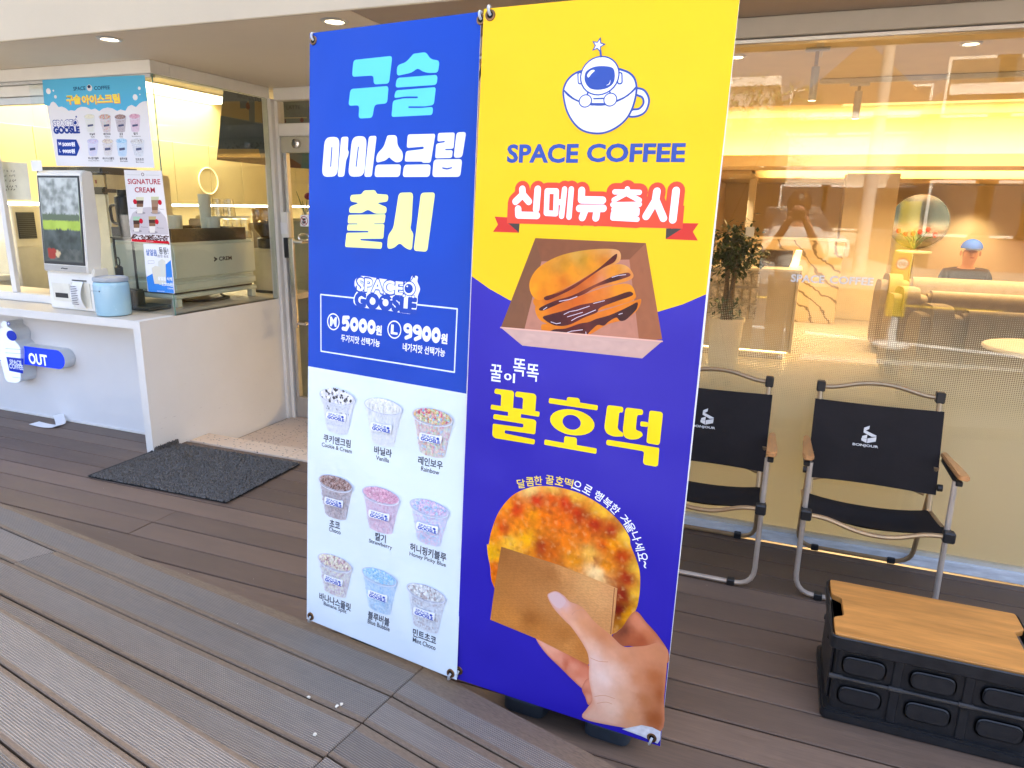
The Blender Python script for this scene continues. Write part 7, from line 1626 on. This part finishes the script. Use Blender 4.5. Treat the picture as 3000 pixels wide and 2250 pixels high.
# red flowers in a vase on a side table
yV = 10.2; v0 = onY(2677, 735, yV); vt = onY(2690, 685, yV)
st_ = thing('side_table', 'slim side table carrying the vase of red tulips', 'table', (v0.x, yV, ZF))
obj('top', MB().lathe([(0.0, 0), (0.2, 0), (0.2, 0.02), (0, 0.02)], (v0.x, yV, v0.z-0.021), 24), CRM, st_, smooth=True); obj('leg', MB().lathe([(0.15, 0.0), (0.15, 0.01), (0.02, 0.02), (0.018, v0.z-0.022-ZF)], (v0.x, yV, ZF), 16), STEEL, st_, smooth=True)
fv2 = thing('tulip_vase', 'glass vase of red tulips in front of the round mirror', 'vase', (v0.x, yV, v0.z))
obj('vase', MB().lathe([(0.0, 0.001), (0.045, 0.001), (0.05, 0.13)], (v0.x, yV, v0.z), 18), TUMB, fv2, smooth=True)
rf = random.Random(3)
for k_ in range(6):
    a = (k_-2.5)*0.055; tip = Vector((v0.x+a*1.5, yV+rf.uniform(-.05, .05), v0.z+0.21+rf.uniform(-.02, .06)))
    obj('stem', MB().tube([(v0.x, yV, v0.z+0.02), (v0.x+a*0.6, yV, v0.z+0.14), tip], 0.006, 6), GREEN, fv2, smooth=True)
    obj('tulip', MB().lathe([(0.0, -0.03), (0.024, -0.015), (0.028, 0.01), (0.018, 0.035), (0.0, 0.03)], tip, 12), mat('tulip_red', (0.42, 0.05, 0.02), 0.5, var=0.3, scale=30), fv2, smooth=True)
    lf = MB(); d = Vector((rf.uniform(-1, 1), rf.uniform(-.6, .6), 0.5)).normalized(); b0 = Vector((v0.x, yV, v0.z+0.10)); wv = Vector((0, 0, 1)).cross(d).normalized()*0.014
    lf._add([b0, b0+d*0.09+wv, b0+d*0.19, b0+d*0.09-wv], [(0, 1, 2), (0, 2, 3)]); obj('leaf', lf, GREEN, fv2)
# potted tree in a wheeled planter
yT = 6.55; b0 = onY(2120, 1085, yT); pz = onY(2120, 930, yT).z; px_ = onY(2122, 1000, yT).x; rr_ = (onY(2175, 930, yT)-onY(2122, 930, yT)).length
ptt = thing('potted_tree', 'small leafy tree in a white wheeled planter behind the window', 'plant', (px_, yT, ZF))
obj('planter', MB().lathe([(0.0, ZF+0.065), (rr_*0.74, ZF+0.065), (rr_*0.98, pz-0.03), (rr_*1.04, pz-0.028), (rr_*1.05, pz), (rr_*0.96, pz), (rr_*0.94, pz-0.04), (0, pz-0.04)], (px_, yT, 0), 32), mat('planter_white', (0.66, 0.60, 0.50), 0.5), ptt, smooth=True)
for k_ in range(4):
    t = math.pi/4+k_*math.pi/2; obj('castor', MB().sphere((px_+rr_*0.55*math.cos(t), yT+rr_*0.55*math.sin(t), ZF+0.033), 0.032, 12, 8), BLACK_PL, ptt, smooth=True)
BARK = mat('grey_bark', (0.12, 0.08, 0.05), 0.9, var=0.4, scale=20)
for k_ in range(4):
    a = k_*1.6; obj('trunk', MB().tube([(px_+0.03*math.cos(a), yT+0.03*math.sin(a), pz-0.05), (px_+0.035*math.cos(a+.8), yT+0.035*math.sin(a+.8), pz+0.3), (px_+0.06*math.cos(a+1.2), yT+0.05*math.sin(a+1.2), pz+0.62)], [0.024, 0.019, 0.010], 8), BARK, ptt, smooth=True)
lf = MB(); rl = random.Random(8); zt_ = onY(2140, 648, yT).z; cz = (zt_+pz+0.36)/2; hz = (zt_-pz-0.36)/2
cl_ = []
for k_ in range(26):
    while True:
        d = Vector((rl.uniform(-1, 1), rl.uniform(-1, 1), rl.uniform(-1, 1)))
        if d.length < 1: break
    cl_.append(Vector((px_+0.05+d.x*rr_*1.35, yT+d.y*rr_*1.1, cz+d.z*hz)))
for c_ in cl_:
    for k_ in range(42):
        p = c_+Vector((rl.gauss(0, .055), rl.gauss(0, .055), rl.gauss(0, .04))); d = Vector((rl.uniform(-1, 1), rl.uniform(-1, 1), rl.uniform(-.9, .3))).normalized(); L = rl.uniform(.05, .09); s_ = d.cross(Vector((rl.uniform(-.3, .3), rl.uniform(-.3, .3), 1))).normalized()*L*0.24
        lf._add([p, p+d*L*.5+s_, p+d*L, p+d*L*.5-s_], [(0, 1, 2, 3)])
for k_ in range(120):
    p = Vector((px_+rl.gauss(0, .07), yT+rl.gauss(0, .06), pz+rl.uniform(0, .16))); d = Vector((rl.uniform(-1, 1), rl.uniform(-1, 1), rl.uniform(-.2, .8))).normalized(); L = .07; s_ = d.cross(Vector((0, 0, 1))).normalized()*L*.25
    lf._add([p, p+d*L*.5+s_, p+d*L, p+d*L*.5-s_], [(0, 1, 2, 3)])
me = bpy.data.meshes.new('crown'); me.from_pydata(lf.v, [], lf.f); link('crown', me, mat('dark_leaf', (0.03, 0.065, 0.022), 0.5, var=0.5, scale=14), ptt)
obj('price_tag', B(px_+0.10, px_+0.17, yT-rr_*1.2, yT-rr_*1.2+0.002, zt_-0.12, zt_-0.04), PAPER, ptt)
# drip-bag packs hanging on the counter front
k_ = 0
for r_ in range(3):
    for c_ in range(6):
        X = onY(2085+c_*24, 800, 7.84).x; Zt = onY(2100, 792+r_*48, 7.84).z
        o = obj('coffee_pack', B(X, X+0.072, 7.842, 7.856, Zt-0.15, Zt), mat('pack_print', (0.42, 0.36, 0.28), 0.5, var=0.75, scale=28), bevel=0.004)
        tag(o, 'printed coffee drip-bag pack hanging on the front of the cash counter', 'coffee pack', 'coffee packs on the cash counter'); k_ += 1

# ---------------- people: one continuous skinned body each
def skinned(name, verts, edges, radii, m, parent, root=0, sub=2):
    me = bpy.data.meshes.new(name); me.from_pydata([Vector(v) for v in verts], edges, [])
    o = bpy.data.objects.new(name, me); C.objects.link(o)
    md = o.modifiers.new('skin', 'SKIN'); md.use_smooth_shade = True
    for i, s_ in enumerate(me.skin_vertices[0].data): s_.radius = radii[i] if isinstance(radii[i], tuple) else (radii[i], radii[i]); s_.use_root = (i == root)
    ms = o.modifiers.new('sub', 'SUBSURF'); ms.levels = sub; ms.render_levels = sub
    dg = bpy.context.evaluated_depsgraph_get(); nm = bpy.data.meshes.new_from_object(o.evaluated_get(dg)); nm.name = name
    bpy.data.objects.remove(o); bpy.data.meshes.remove(me); nm.materials.clear()
    nm.shade_smooth()
    return link(name, nm, m, parent)
SKIN = mat('skin', (0.46, 0.24, 0.16), 0.55, var=0.08, scale=12)
# seated man behind the far sofa, looking down, arms on the table
ym = 9.75; hd = onY(2838, 745, ym); zsh = hd.z-0.20; cx = hd.x
mn = thing('person', 'seated person in a black T-shirt and blue cap looking down behind the sofas', 'person', (cx, ym, ZF))
vb = [(cx, ym+0.05, ZF+0.50), (cx, ym+0.03, ZF+0.72), (cx, ym, zsh-0.06), (cx, ym-0.02, zsh+0.04), (cx, ym-0.05, zsh+0.10), (cx, ym-0.09, zsh+0.20), (cx, ym-0.10, zsh+0.27),
      (cx-0.19, ym, zsh-0.04), (cx-0.27, ym-0.06, zsh-0.27), (cx-0.10, ym-0.28, zsh-0.36), (cx-0.02, ym-0.31, zsh-0.36),
      (cx+0.19, ym, zsh-0.04), (cx+0.27, ym-0.06, zsh-0.27), (cx+0.13, ym-0.30, zsh-0.35), (cx+0.04, ym-0.33, zsh-0.35),
      (cx-0.10, ym, ZF+0.47), (cx-0.13, ym-0.40, ZF+0.48), (cx-0.13, ym-0.40, ZF+0.08), (cx-0.13, ym-0.52, ZF+0.05), (cx+0.10, ym, ZF+0.47), (cx+0.13, ym-0.40, ZF+0.48), (cx+0.13, ym-0.40, ZF+0.08), (cx+0.13, ym-0.52, ZF+0.05)]
eb = [(0, 1), (1, 2), (2, 3), (3, 4), (4, 5), (5, 6), (2, 7), (7, 8), (8, 9), (9, 10), (2, 11), (11, 12), (12, 13), (13, 14), (0, 15), (15, 16), (16, 17), (17, 18), (0, 19), (19, 20), (20, 21), (21, 22)]
rb_ = [(.15, .12), (.15, .11), (.17, .11), .065, .062, (.088, .10), (.080, .095), .068, .050, .036, .03, .068, .050, .036, .03, .09, .08, .055, .045, .09, .08, .055, .045]
skinned('body', vb, eb, rb_, SKIN, mn)
TEE = mat('black_tee', (0.014, 0.013, 0.016), 0.85, var=0.2)
skinned('t_shirt', [vb[0], vb[1], vb[2], vb[3], vb[7], (cx-0.245, ym-0.04, zsh-0.18), vb[11], (cx+0.245, ym-0.04, zsh-0.18)], [(0, 1), (1, 2), (2, 3), (2, 4), (4, 5), (2, 6), (6, 7)], [(.175, .145), (.175, .135), (.20, .135), .085, .092, .085, .092, .085], TEE, mn)
skinned('trousers', [vb[0], vb[15], vb[16], vb[17], vb[19], vb[20], vb[21]], [(0, 1), (1, 2), (2, 3), (0, 4), (4, 5), (5, 6)], [(.17, .14), .105, .095, .07, .105, .095, .07], mat('dark_trousers', (0.03, 0.03, 0.04), 0.85), mn)
hc = Vector((cx, ym-0.095, zsh+0.245))
cap_ = MB(); rows = []
for i in range(9):
    t = math.pi/2*i/8; rows.append([hc+Vector((0.112*math.cos(t)*math.cos(2*math.pi*j/24), 0.125*math.cos(t)*math.sin(2*math.pi*j/24), 0.03+0.105*math.sin(t))) for j in range(25)])
cap_.grid(rows)
obj('cap', cap_, mat('blue_cap', (0.02, 0.12, 0.60), 0.8, var=0.1), mn, smooth=True)
br2 = MB(); br2.grid([[hc+Vector((0.095*math.sin(a)*(1-0.1*k2), -0.10-0.075*k2*math.cos(a), 0.035-0.02*k2)) for a in [-1.2+2.4*j/12 for j in range(13)]] for k2 in (0, .5, 1)])
obj('cap_peak', br2, mat('navy_peak', (0.02, 0.05, 0.14), 0.8), mn, smooth=True)
for s_ in (-1, 1):
    obj('ear', MB().sphere(hc+Vector((s_*0.098, 0.01, -0.03)), (0.012, 0.02, 0.032), 8, 6), SKIN, mn, smooth=True)
    obj('eye', MB().sphere(hc+Vector((s_*0.033, -0.097, -0.008)), (0.012, 0.005, 0.004), 8, 6), mat('closed_lid', (0.16, 0.08, 0.06), 0.6), mn, smooth=True)
obj('nose', MB().sphere(hc+Vector((0, -0.112, -0.035)), (0.015, 0.016, 0.022), 8, 6), SKIN, mn, smooth=True)
obj('mouth', MB().sphere(hc+Vector((0, -0.097, -0.075)), (0.026, 0.006, 0.006), 8, 6), mat('lips', (0.26, 0.08, 0.07), 0.5), mn, smooth=True)
# low table in front of him
ct = thing('cafe_table', 'pale café table in front of the seated person', 'table', (cx, ym-0.4, ZF))
obj('top', B(cx-0.5, cx+0.5, ym-0.52, ym-0.22, zsh-0.42, zsh-0.40), CRM, ct, bevel=0.004)
for s_ in (-0.45, 0.45): obj('leg', B(cx+s_-0.02, cx+s_+0.02, ym-0.39, ym-0.35, ZF+0.001, zsh-0.4205), STEEL, ct)

# ================================================================== the street behind the viewer (it shows as reflections in the glass)
ASPH = mat('asphalt', (0.055, 0.054, 0.053), 0.9, var=0.2, scale=20, bump=0.3, bscale=150)
PAVE = mat('paving', (0.30, 0.29, 0.27), 0.85, var=0.12, scale=6)
struct(obj('pavement', MB().prism([(-40, 9.0), (-7.5, 3.0), (5.1, 0.75), (9.5, 2.5), (9.5, -1.0), (40, -4), (40, -6.0), (-40, 8.0)], -0.39, -0.004) if False else MB().prism([(-9.3, 1.9), (-7.45, 1.6), (5.05, -0.60), (9.3, -1.3), (9.3, -2.5), (-9.3, -0.6)], -0.39, -0.006), PAVE))
struct(obj('road', B(-60, 60, -9.6, 2.5, -0.395, -0.05), ASPH))
LINEW = mat('road_line', (0.62, 0.62, 0.60), 0.8, var=0.25, scale=8); LINEY = mat('yellow_line', (0.62, 0.42, 0.05), 0.8, var=0.2, scale=8)
def mpt(x, y, z):         # where a reflected pixel's ray meets height z beyond the glass plane
    d = ray(x, y); d = Vector((d.x, -d.y, d.z)); o = Vector((0, 2*YW, CAM_Z)); return o+d*((z-CAM_Z)/d.z)
def mptY(x, y, Y):
    d = ray(x, y); d = Vector((d.x, -d.y, d.z)); o = Vector((0, 2*YW, CAM_Z)); return o+d*((Y-2*YW)/d.y)
a, b_ = mpt(2200, 955, -0.046), mpt(2950, 1040, -0.046)
d = (b_-a).normalized(); nn = Vector((-d.y, d.x, 0))*0.10
struct(obj('road_marking', MB().prism([tuple((a-d*12+nn).xy), tuple((b_+d*12+nn).xy), tuple((b_+d*12-nn).xy), tuple((a-d*12-nn).xy)], -0.049, -0.046), LINEW))
for k_ in range(5):
    x0 = -5+k_*3.4; struct(obj('road_marking', MB().prism([(x0, -7.2), (x0+1.6, -7.2), (x0+1.3, -6.9), (x0-0.3, -6.9)], -0.049, -0.046), LINEY))
struct(obj('far_pavement', B(-60, 60, -40, -9.6, -0.395, 0.06), PAVE))
# opposite house
WCREAM = mat('cream_stucco', (0.62, 0.56, 0.46), 0.85, var=0.06, scale=3); ROOF = mat('brown_roof', (0.16, 0.10, 0.07), 0.8, var=0.2, scale=10); GLD = mat('dark_pane', (0.05, 0.06, 0.07), 0.1)
def house(x0, x1, y, h, m, lab, floors, nwin, roof=True):
    t = thing('house', lab, 'house', ((x0+x1)/2, y, 0.06))
    obj('wall', B(x0, x1, y-8, y, 0.061, h), m, t)
    for f in range(floors):
        for k2 in range(nwin):
            xc = x0+(x1-x0)*(k2+0.5)/nwin; zc = 1.6+f*2.9
            w_ = obj('window', B(xc-0.75, xc+0.75, y+0.001, y+0.05, zc-0.7, zc+0.7), FRAME_WHITE, t); obj('pane', B(xc-0.68, xc+0.68, y+0.0505, y+0.056, zc-0.63, zc+0.63), GLD, w_)
    obj('cornice', B(x0-0.15, x1+0.15, y-8.15, y+0.15, h+0.001, h+0.25), FRAME_WHITE, t)
    if roof: obj('roof', MB().prism([(x0-0.3, h+0.251), (x1+0.3, h+0.251), ((x0+x1)/2, h+2.2)], y-8.2, y+0.2, axis='y'), ROOF, t)
    return t
p0, p1 = mptY(2310, 450, -19), mptY(2690, 450, -19)
house(p0.x, p1.x, -19, mptY(2500, 350, -19).z, WCREAM, 'cream two-storey house across the street with brown gable roof', 2, 3)
p0, p1 = mptY(2770, 450, -15), mptY(3350, 450, -15)
house(p0.x, p1.x, -15, mptY(2800, 280, -15).z, mat('brick_wall', (0.30, 0.16, 0.11), 0.85, var=0.25, scale=14, stretch=(1, 1, 5)), 'brick shop building across the street on the right', 2, 4, False)
p0, p1 = mptY(1700, 450, -17), mptY(2250, 450, -17)
house(p0.x, p1.x, -17, 5.0, mat('grey_stucco', (0.40, 0.38, 0.35), 0.85, var=0.1), 'low grey building across the street on the left', 1, 3, False)
# utility pole and wires
pp = mptY(2562, 460, -12.5)
up = thing('utility_pole', 'concrete utility pole across the street', 'pole', (pp.x, -12.5, 0.06)); CONC = mat('concrete', (0.42, 0.40, 0.37), 0.9)
obj('shaft', MB().tube([(pp.x, -12.5, 0.061), (pp.x, -12.5, 8.0)], [0.16, 0.11], 12), CONC, up, smooth=True); obj('crossarm', B(pp.x-0.8, pp.x+0.8, -12.56, -12.44, 6.6, 6.72), CONC, up)
for k_ in range(3):
    obj('wire', MB().tube([(pp.x+(k_-1)*0.6+s_, -12.5+0.3*k_, 6.75-0.9*math.sin(math.pi*(s_+25)/50)+0.9) for s_ in range(-25, 26, 5)], 0.015, 5), BLACK_PL, up)
# tree at the left
p0 = mptY(2165, 330, -11)
tr = thing('street_tree', 'leafy street tree across the road', 'tree', (p0.x, -11, 0.06)); 
obj('trunk', MB().tube([(p0.x, -11, 0.061), (p0.x+0.05, -11, 1.6), (p0.x-0.05, -11, 3.4)], [0.14, 0.11, 0.06], 10), BARK, tr, smooth=True)
for k_ in range(5):
    a = k_*1.25; obj('limb', MB().tube([(p0.x, -11, 2.0+0.2*k_), (p0.x+0.8*math.cos(a), -11+0.8*math.sin(a), 3.2+0.2*k_)], [0.06, 0.025], 7), BARK, tr, smooth=True)
lf = MB(); rt2 = random.Random(2)
for k_ in range(38):
    c_ = Vector((p0.x+rt2.gauss(0, .8), -11+rt2.gauss(0, .8), 3.4+rt2.gauss(0, .75)))
    for j in range(70):
        p = c_+Vector((rt2.gauss(0, .2), rt2.gauss(0, .2), rt2.gauss(0, .16))); d = Vector((rt2.uniform(-1, 1), rt2.uniform(-1, 1), rt2.uniform(-1, .5))).normalized(); s_ = d.cross(Vector((0.1, 0.2, 1))).normalized()*0.035
        lf._add([p, p+d*.06+s_, p+d*.12, p+d*.06-s_], [(0, 1, 2, 3)])
me = bpy.data.meshes.new('crown'); me.from_pydata(lf.v, [], lf.f); link('crown', me, mat('street_leaf', (0.06, 0.12, 0.03), 0.6, var=0.4, scale=5), tr)
# parked cars
CARW = mat('white_car_paint', (0.72, 0.72, 0.72), 0.25, var=0.02, coat=0.6); TYRE = mat('tyre', (0.02, 0.02, 0.02), 0.85); RIM = mat('alloy', (0.5, 0.5, 0.5), 0.3, metal=0.8)
def car(loc, rz, lab, suv=False):
    t = thing('parked_car', lab, 'car', loc, rz, 'white cars parked across the street'); K = dict(world=False)
    H = 1.62 if suv else 1.42
    lower = [(-2.2, .35), (-2.25, .62), (-2.15, .92 if suv else .86), (-0.9, 1.0 if suv else .92), (1.35, .98 if suv else .90), (2.1, .82), (2.25, .60), (2.2, .32)]
    rows = []
    for yv, k2 in ((-.86, .90), (-.80, 1.0), (.80, 1.0), (.86, .90)):
        rows.append([(x, yv, 0.3+(z-0.3)*k2) for x, z in lower])
    n = len(lower); mb = MB()
    vs = [p for r in rows for p in r]; fs = []
    for i in range(3):
        for j in range(n): fs.append((i*n+j, i*n+(j+1) % n, (i+1)*n+(j+1) % n, (i+1)*n+j))
    fs += [tuple(range(n)), tuple(range(3*n, 4*n))]; mb._add(vs, fs)
    obj('body', mb, CARW, t, bevel=0.05, seg=3, smooth=True, **K)
    cab = [(-2.1, .9), (-1.75, H-.08), (-1.2, H), (0.2, H), (1.2, .93)] if suv else [(-1.75, .88), (-1.05, H-.03), (-.6, H), (0.15, H-.01), (1.15, .90)]
    ng = len(cab); mb = MB(); mb._add([(x, s_*(.78 if z < 1 else .62), z) for s_ in (-1, 1) for x, z in cab], [tuple(range(ng)), tuple(range(ng, 2*ng))]+[(j, (j+1) % ng, ng+(j+1) % ng, ng+j) for j in range(ng)])
    obj('cabin', mb, GLD, t, bevel=0.05, seg=2, smooth=True, **K)
    obj('roof', B(cab[1][0]+0.15, cab[3][0]-0.1, -0.60, 0.60, H-0.035, H+0.022), CARW, t, bevel=0.02, seg=2, smooth=True, **K)
    for x in (-1.35, 1.35):
        for s_ in (-1, 1):
            M = Matrix.Translation((x, s_*.80, .32)) @ Matrix.Rotation(RAD(90), 4, 'X')
            w_ = obj('wheel', MB().lathe([(0.2, -.10), (.31, -.10), (.32, -.06), (.32, .06), (.31, .10), (.2, .10)], n=24, M=M), TYRE, t, smooth=True, **K); obj('rim', MB().lathe([(0.0, -.085), (.2, -.09), (.2, .09), (0, .085)], n=16, M=M), RIM, t, smooth=True, **K)
    for s_ in (-1, 1):
        obj('tail_light', B(-2.24, -2.1, s_*.62-.16, s_*.62+.16, .70, .82), mat('tail_red', (0.35, 0.02, 0.02), 0.3), t, bevel=0.01, **K); obj('headlight', B(2.08, 2.22, s_*.62-.16, s_*.62+.16, .62, .74), RIM, t, bevel=0.01, **K)
    return t
p = mpt(2762, 772, -0.05); car((p.x+1.2, p.y-0.4, -0.05), RAD(205), 'white saloon car parked across the street')
p = mpt(2340, 780, -0.05); car((p.x-0.2, p.y-1.2, -0.05), RAD(75), 'white estate car parked across the street on the left', True)
# yellow roadside post
p = mpt(2605, 1012, -0.04); q = mptY(2662, 590, p.y)
yp = thing('yellow_post', 'yellow roadside warning post with a red circle', 'post', (p.x, p.y, -0.05))
YPL = mat('yellow_panel', (0.72, 0.52, 0.02), 0.45, var=0.05)
obj('panel', B(p.x-0.10, p.x+0.10, p.y-0.05, p.y+0.05, 0.30, q.z), YPL, yp, bevel=0.01); obj('foot', MB().lathe([(0.2, 0), (0.2, 0.03), (0.06, 0.06), (0.05, 0.349)], (p.x, p.y, -0.049), 24), mat('white_foot', (0.65, 0.65, 0.63), 0.6), yp, smooth=True)
fy_ = Frame((p.x+0.10, p.y+0.0505, 0), (-1, 0, 0), (0, 0, 1)); pr = Print(fy_, layer=1)
pr.ell((0.10, 0.90), 0.07, 0.07, (0.45, 0.02, 0.02), uv=True); pr.ell((0.10, 0.90), 0.055, 0.055, (0.8, 0.8, 0.78), uv=True); pr.text('30', (0.065, 0.90), (0.135, 0.90), 0.05, (0.02, 0.02, 0.02), 0.02, uv=True); pr.build('speed_roundel', yp)
# the photographer, standing behind the camera (seen only in the glass)
py_ = -0.42; z0 = -0.006
ph = thing('person', 'person in a white blouse holding up a phone, reflected in the window', 'person', (0.03, py_, z0)); cx = 0.04
vb = [(cx, py_, .82), (cx, py_, 1.02), (cx, py_, 1.22), (cx, py_, 1.32), (cx, py_+.01, 1.385), (cx, py_+.02, 1.46), (cx, py_+.015, 1.53), (cx-.16, py_, 1.25), (cx-.23, py_+.06, 1.05), (cx-.10, py_+.28, 1.30), (cx-.055, py_+.34, 1.40), (cx+.16, py_, 1.25), (cx+.23, py_+.06, 1.05), (cx+.10, py_+.28, 1.30), (cx+.055, py_+.34, 1.40), (cx-.09, py_, .78), (cx-.09, py_+.01, .42), (cx-.09, py_-.02, .06), (cx-.09, py_+.12, .035), (cx+.09, py_, .78), (cx+.09, py_+.01, .42), (cx+.09, py_-.02, .06), (cx+.09, py_+.12, .035)]
rb_ = [(.14, .11), (.12, .095), (.15, .10), .055, .05, (.075, .085), (.07, .08), .055, .042, .032, .03, .055, .042, .032, .03, .085, .06, .042, .036, .085, .06, .042, .036]
skinned('body', vb, eb, rb_, SKIN, ph)
skinned('blouse', [vb[0], vb[1], vb[2], vb[3], vb[7], vb[8], vb[11], vb[12]], [(0, 1), (1, 2), (2, 3), (2, 4), (4, 5), (2, 6), (6, 7)], [(.165, .135), (.155, .13), (.175, .125), .07, .085, .08, .085, .08], mat('white_blouse', (0.62, 0.60, 0.56), 0.85), ph)
skinned('trousers', [vb[0], vb[15], vb[16], (cx-.09, py_-.02, .12), vb[19], vb[20], (cx+.09, py_-.02, .12)], [(0, 1), (1, 2), (2, 3), (0, 4), (4, 5), (5, 6)], [(.16, .13), .11, .09, .075, .11, .09, .075], mat('brown_trousers', (0.10, 0.07, 0.05), 0.9), ph)
hc = Vector((cx, py_+.015, 1.495))
obj('hair', MB().sphere(hc+Vector((0, -0.025, 0.02)), (0.098, 0.10, 0.115), 18, 12).sphere(hc+Vector((0, -0.06, -0.08)), (0.09, 0.05, 0.13), 14, 10), mat('black_hair', (0.015, 0.012, 0.01), 0.5), ph, smooth=True)
for s_ in (-1, 1):
    for k_ in range(4): obj('finger', MB().tube([(cx+s_*.055, py_+.345, 1.385+.016*k_), (cx+s_*.066, py_+.372, 1.390+.016*k_), (cx+s_*.052, py_+.388, 1.394+.016*k_)], [.008, .0075, .006], 7), SKIN, ph, smooth=True)
    obj('thumb', MB().tube([(cx+s_*.05, py_+.335, 1.405), (cx+s_*.02, py_+.345, 1.43)], [.010, .008], 7), SKIN, ph, smooth=True)
pho = thing('phone', 'black phone held up by the photographer', 'phone', (cx, py_+.355, 1.38)); obj('case', B(cx-.05, cx+.05, py_+.356, py_+.365, 1.375, 1.455), BLACK_PL, pho, bevel=0.003)
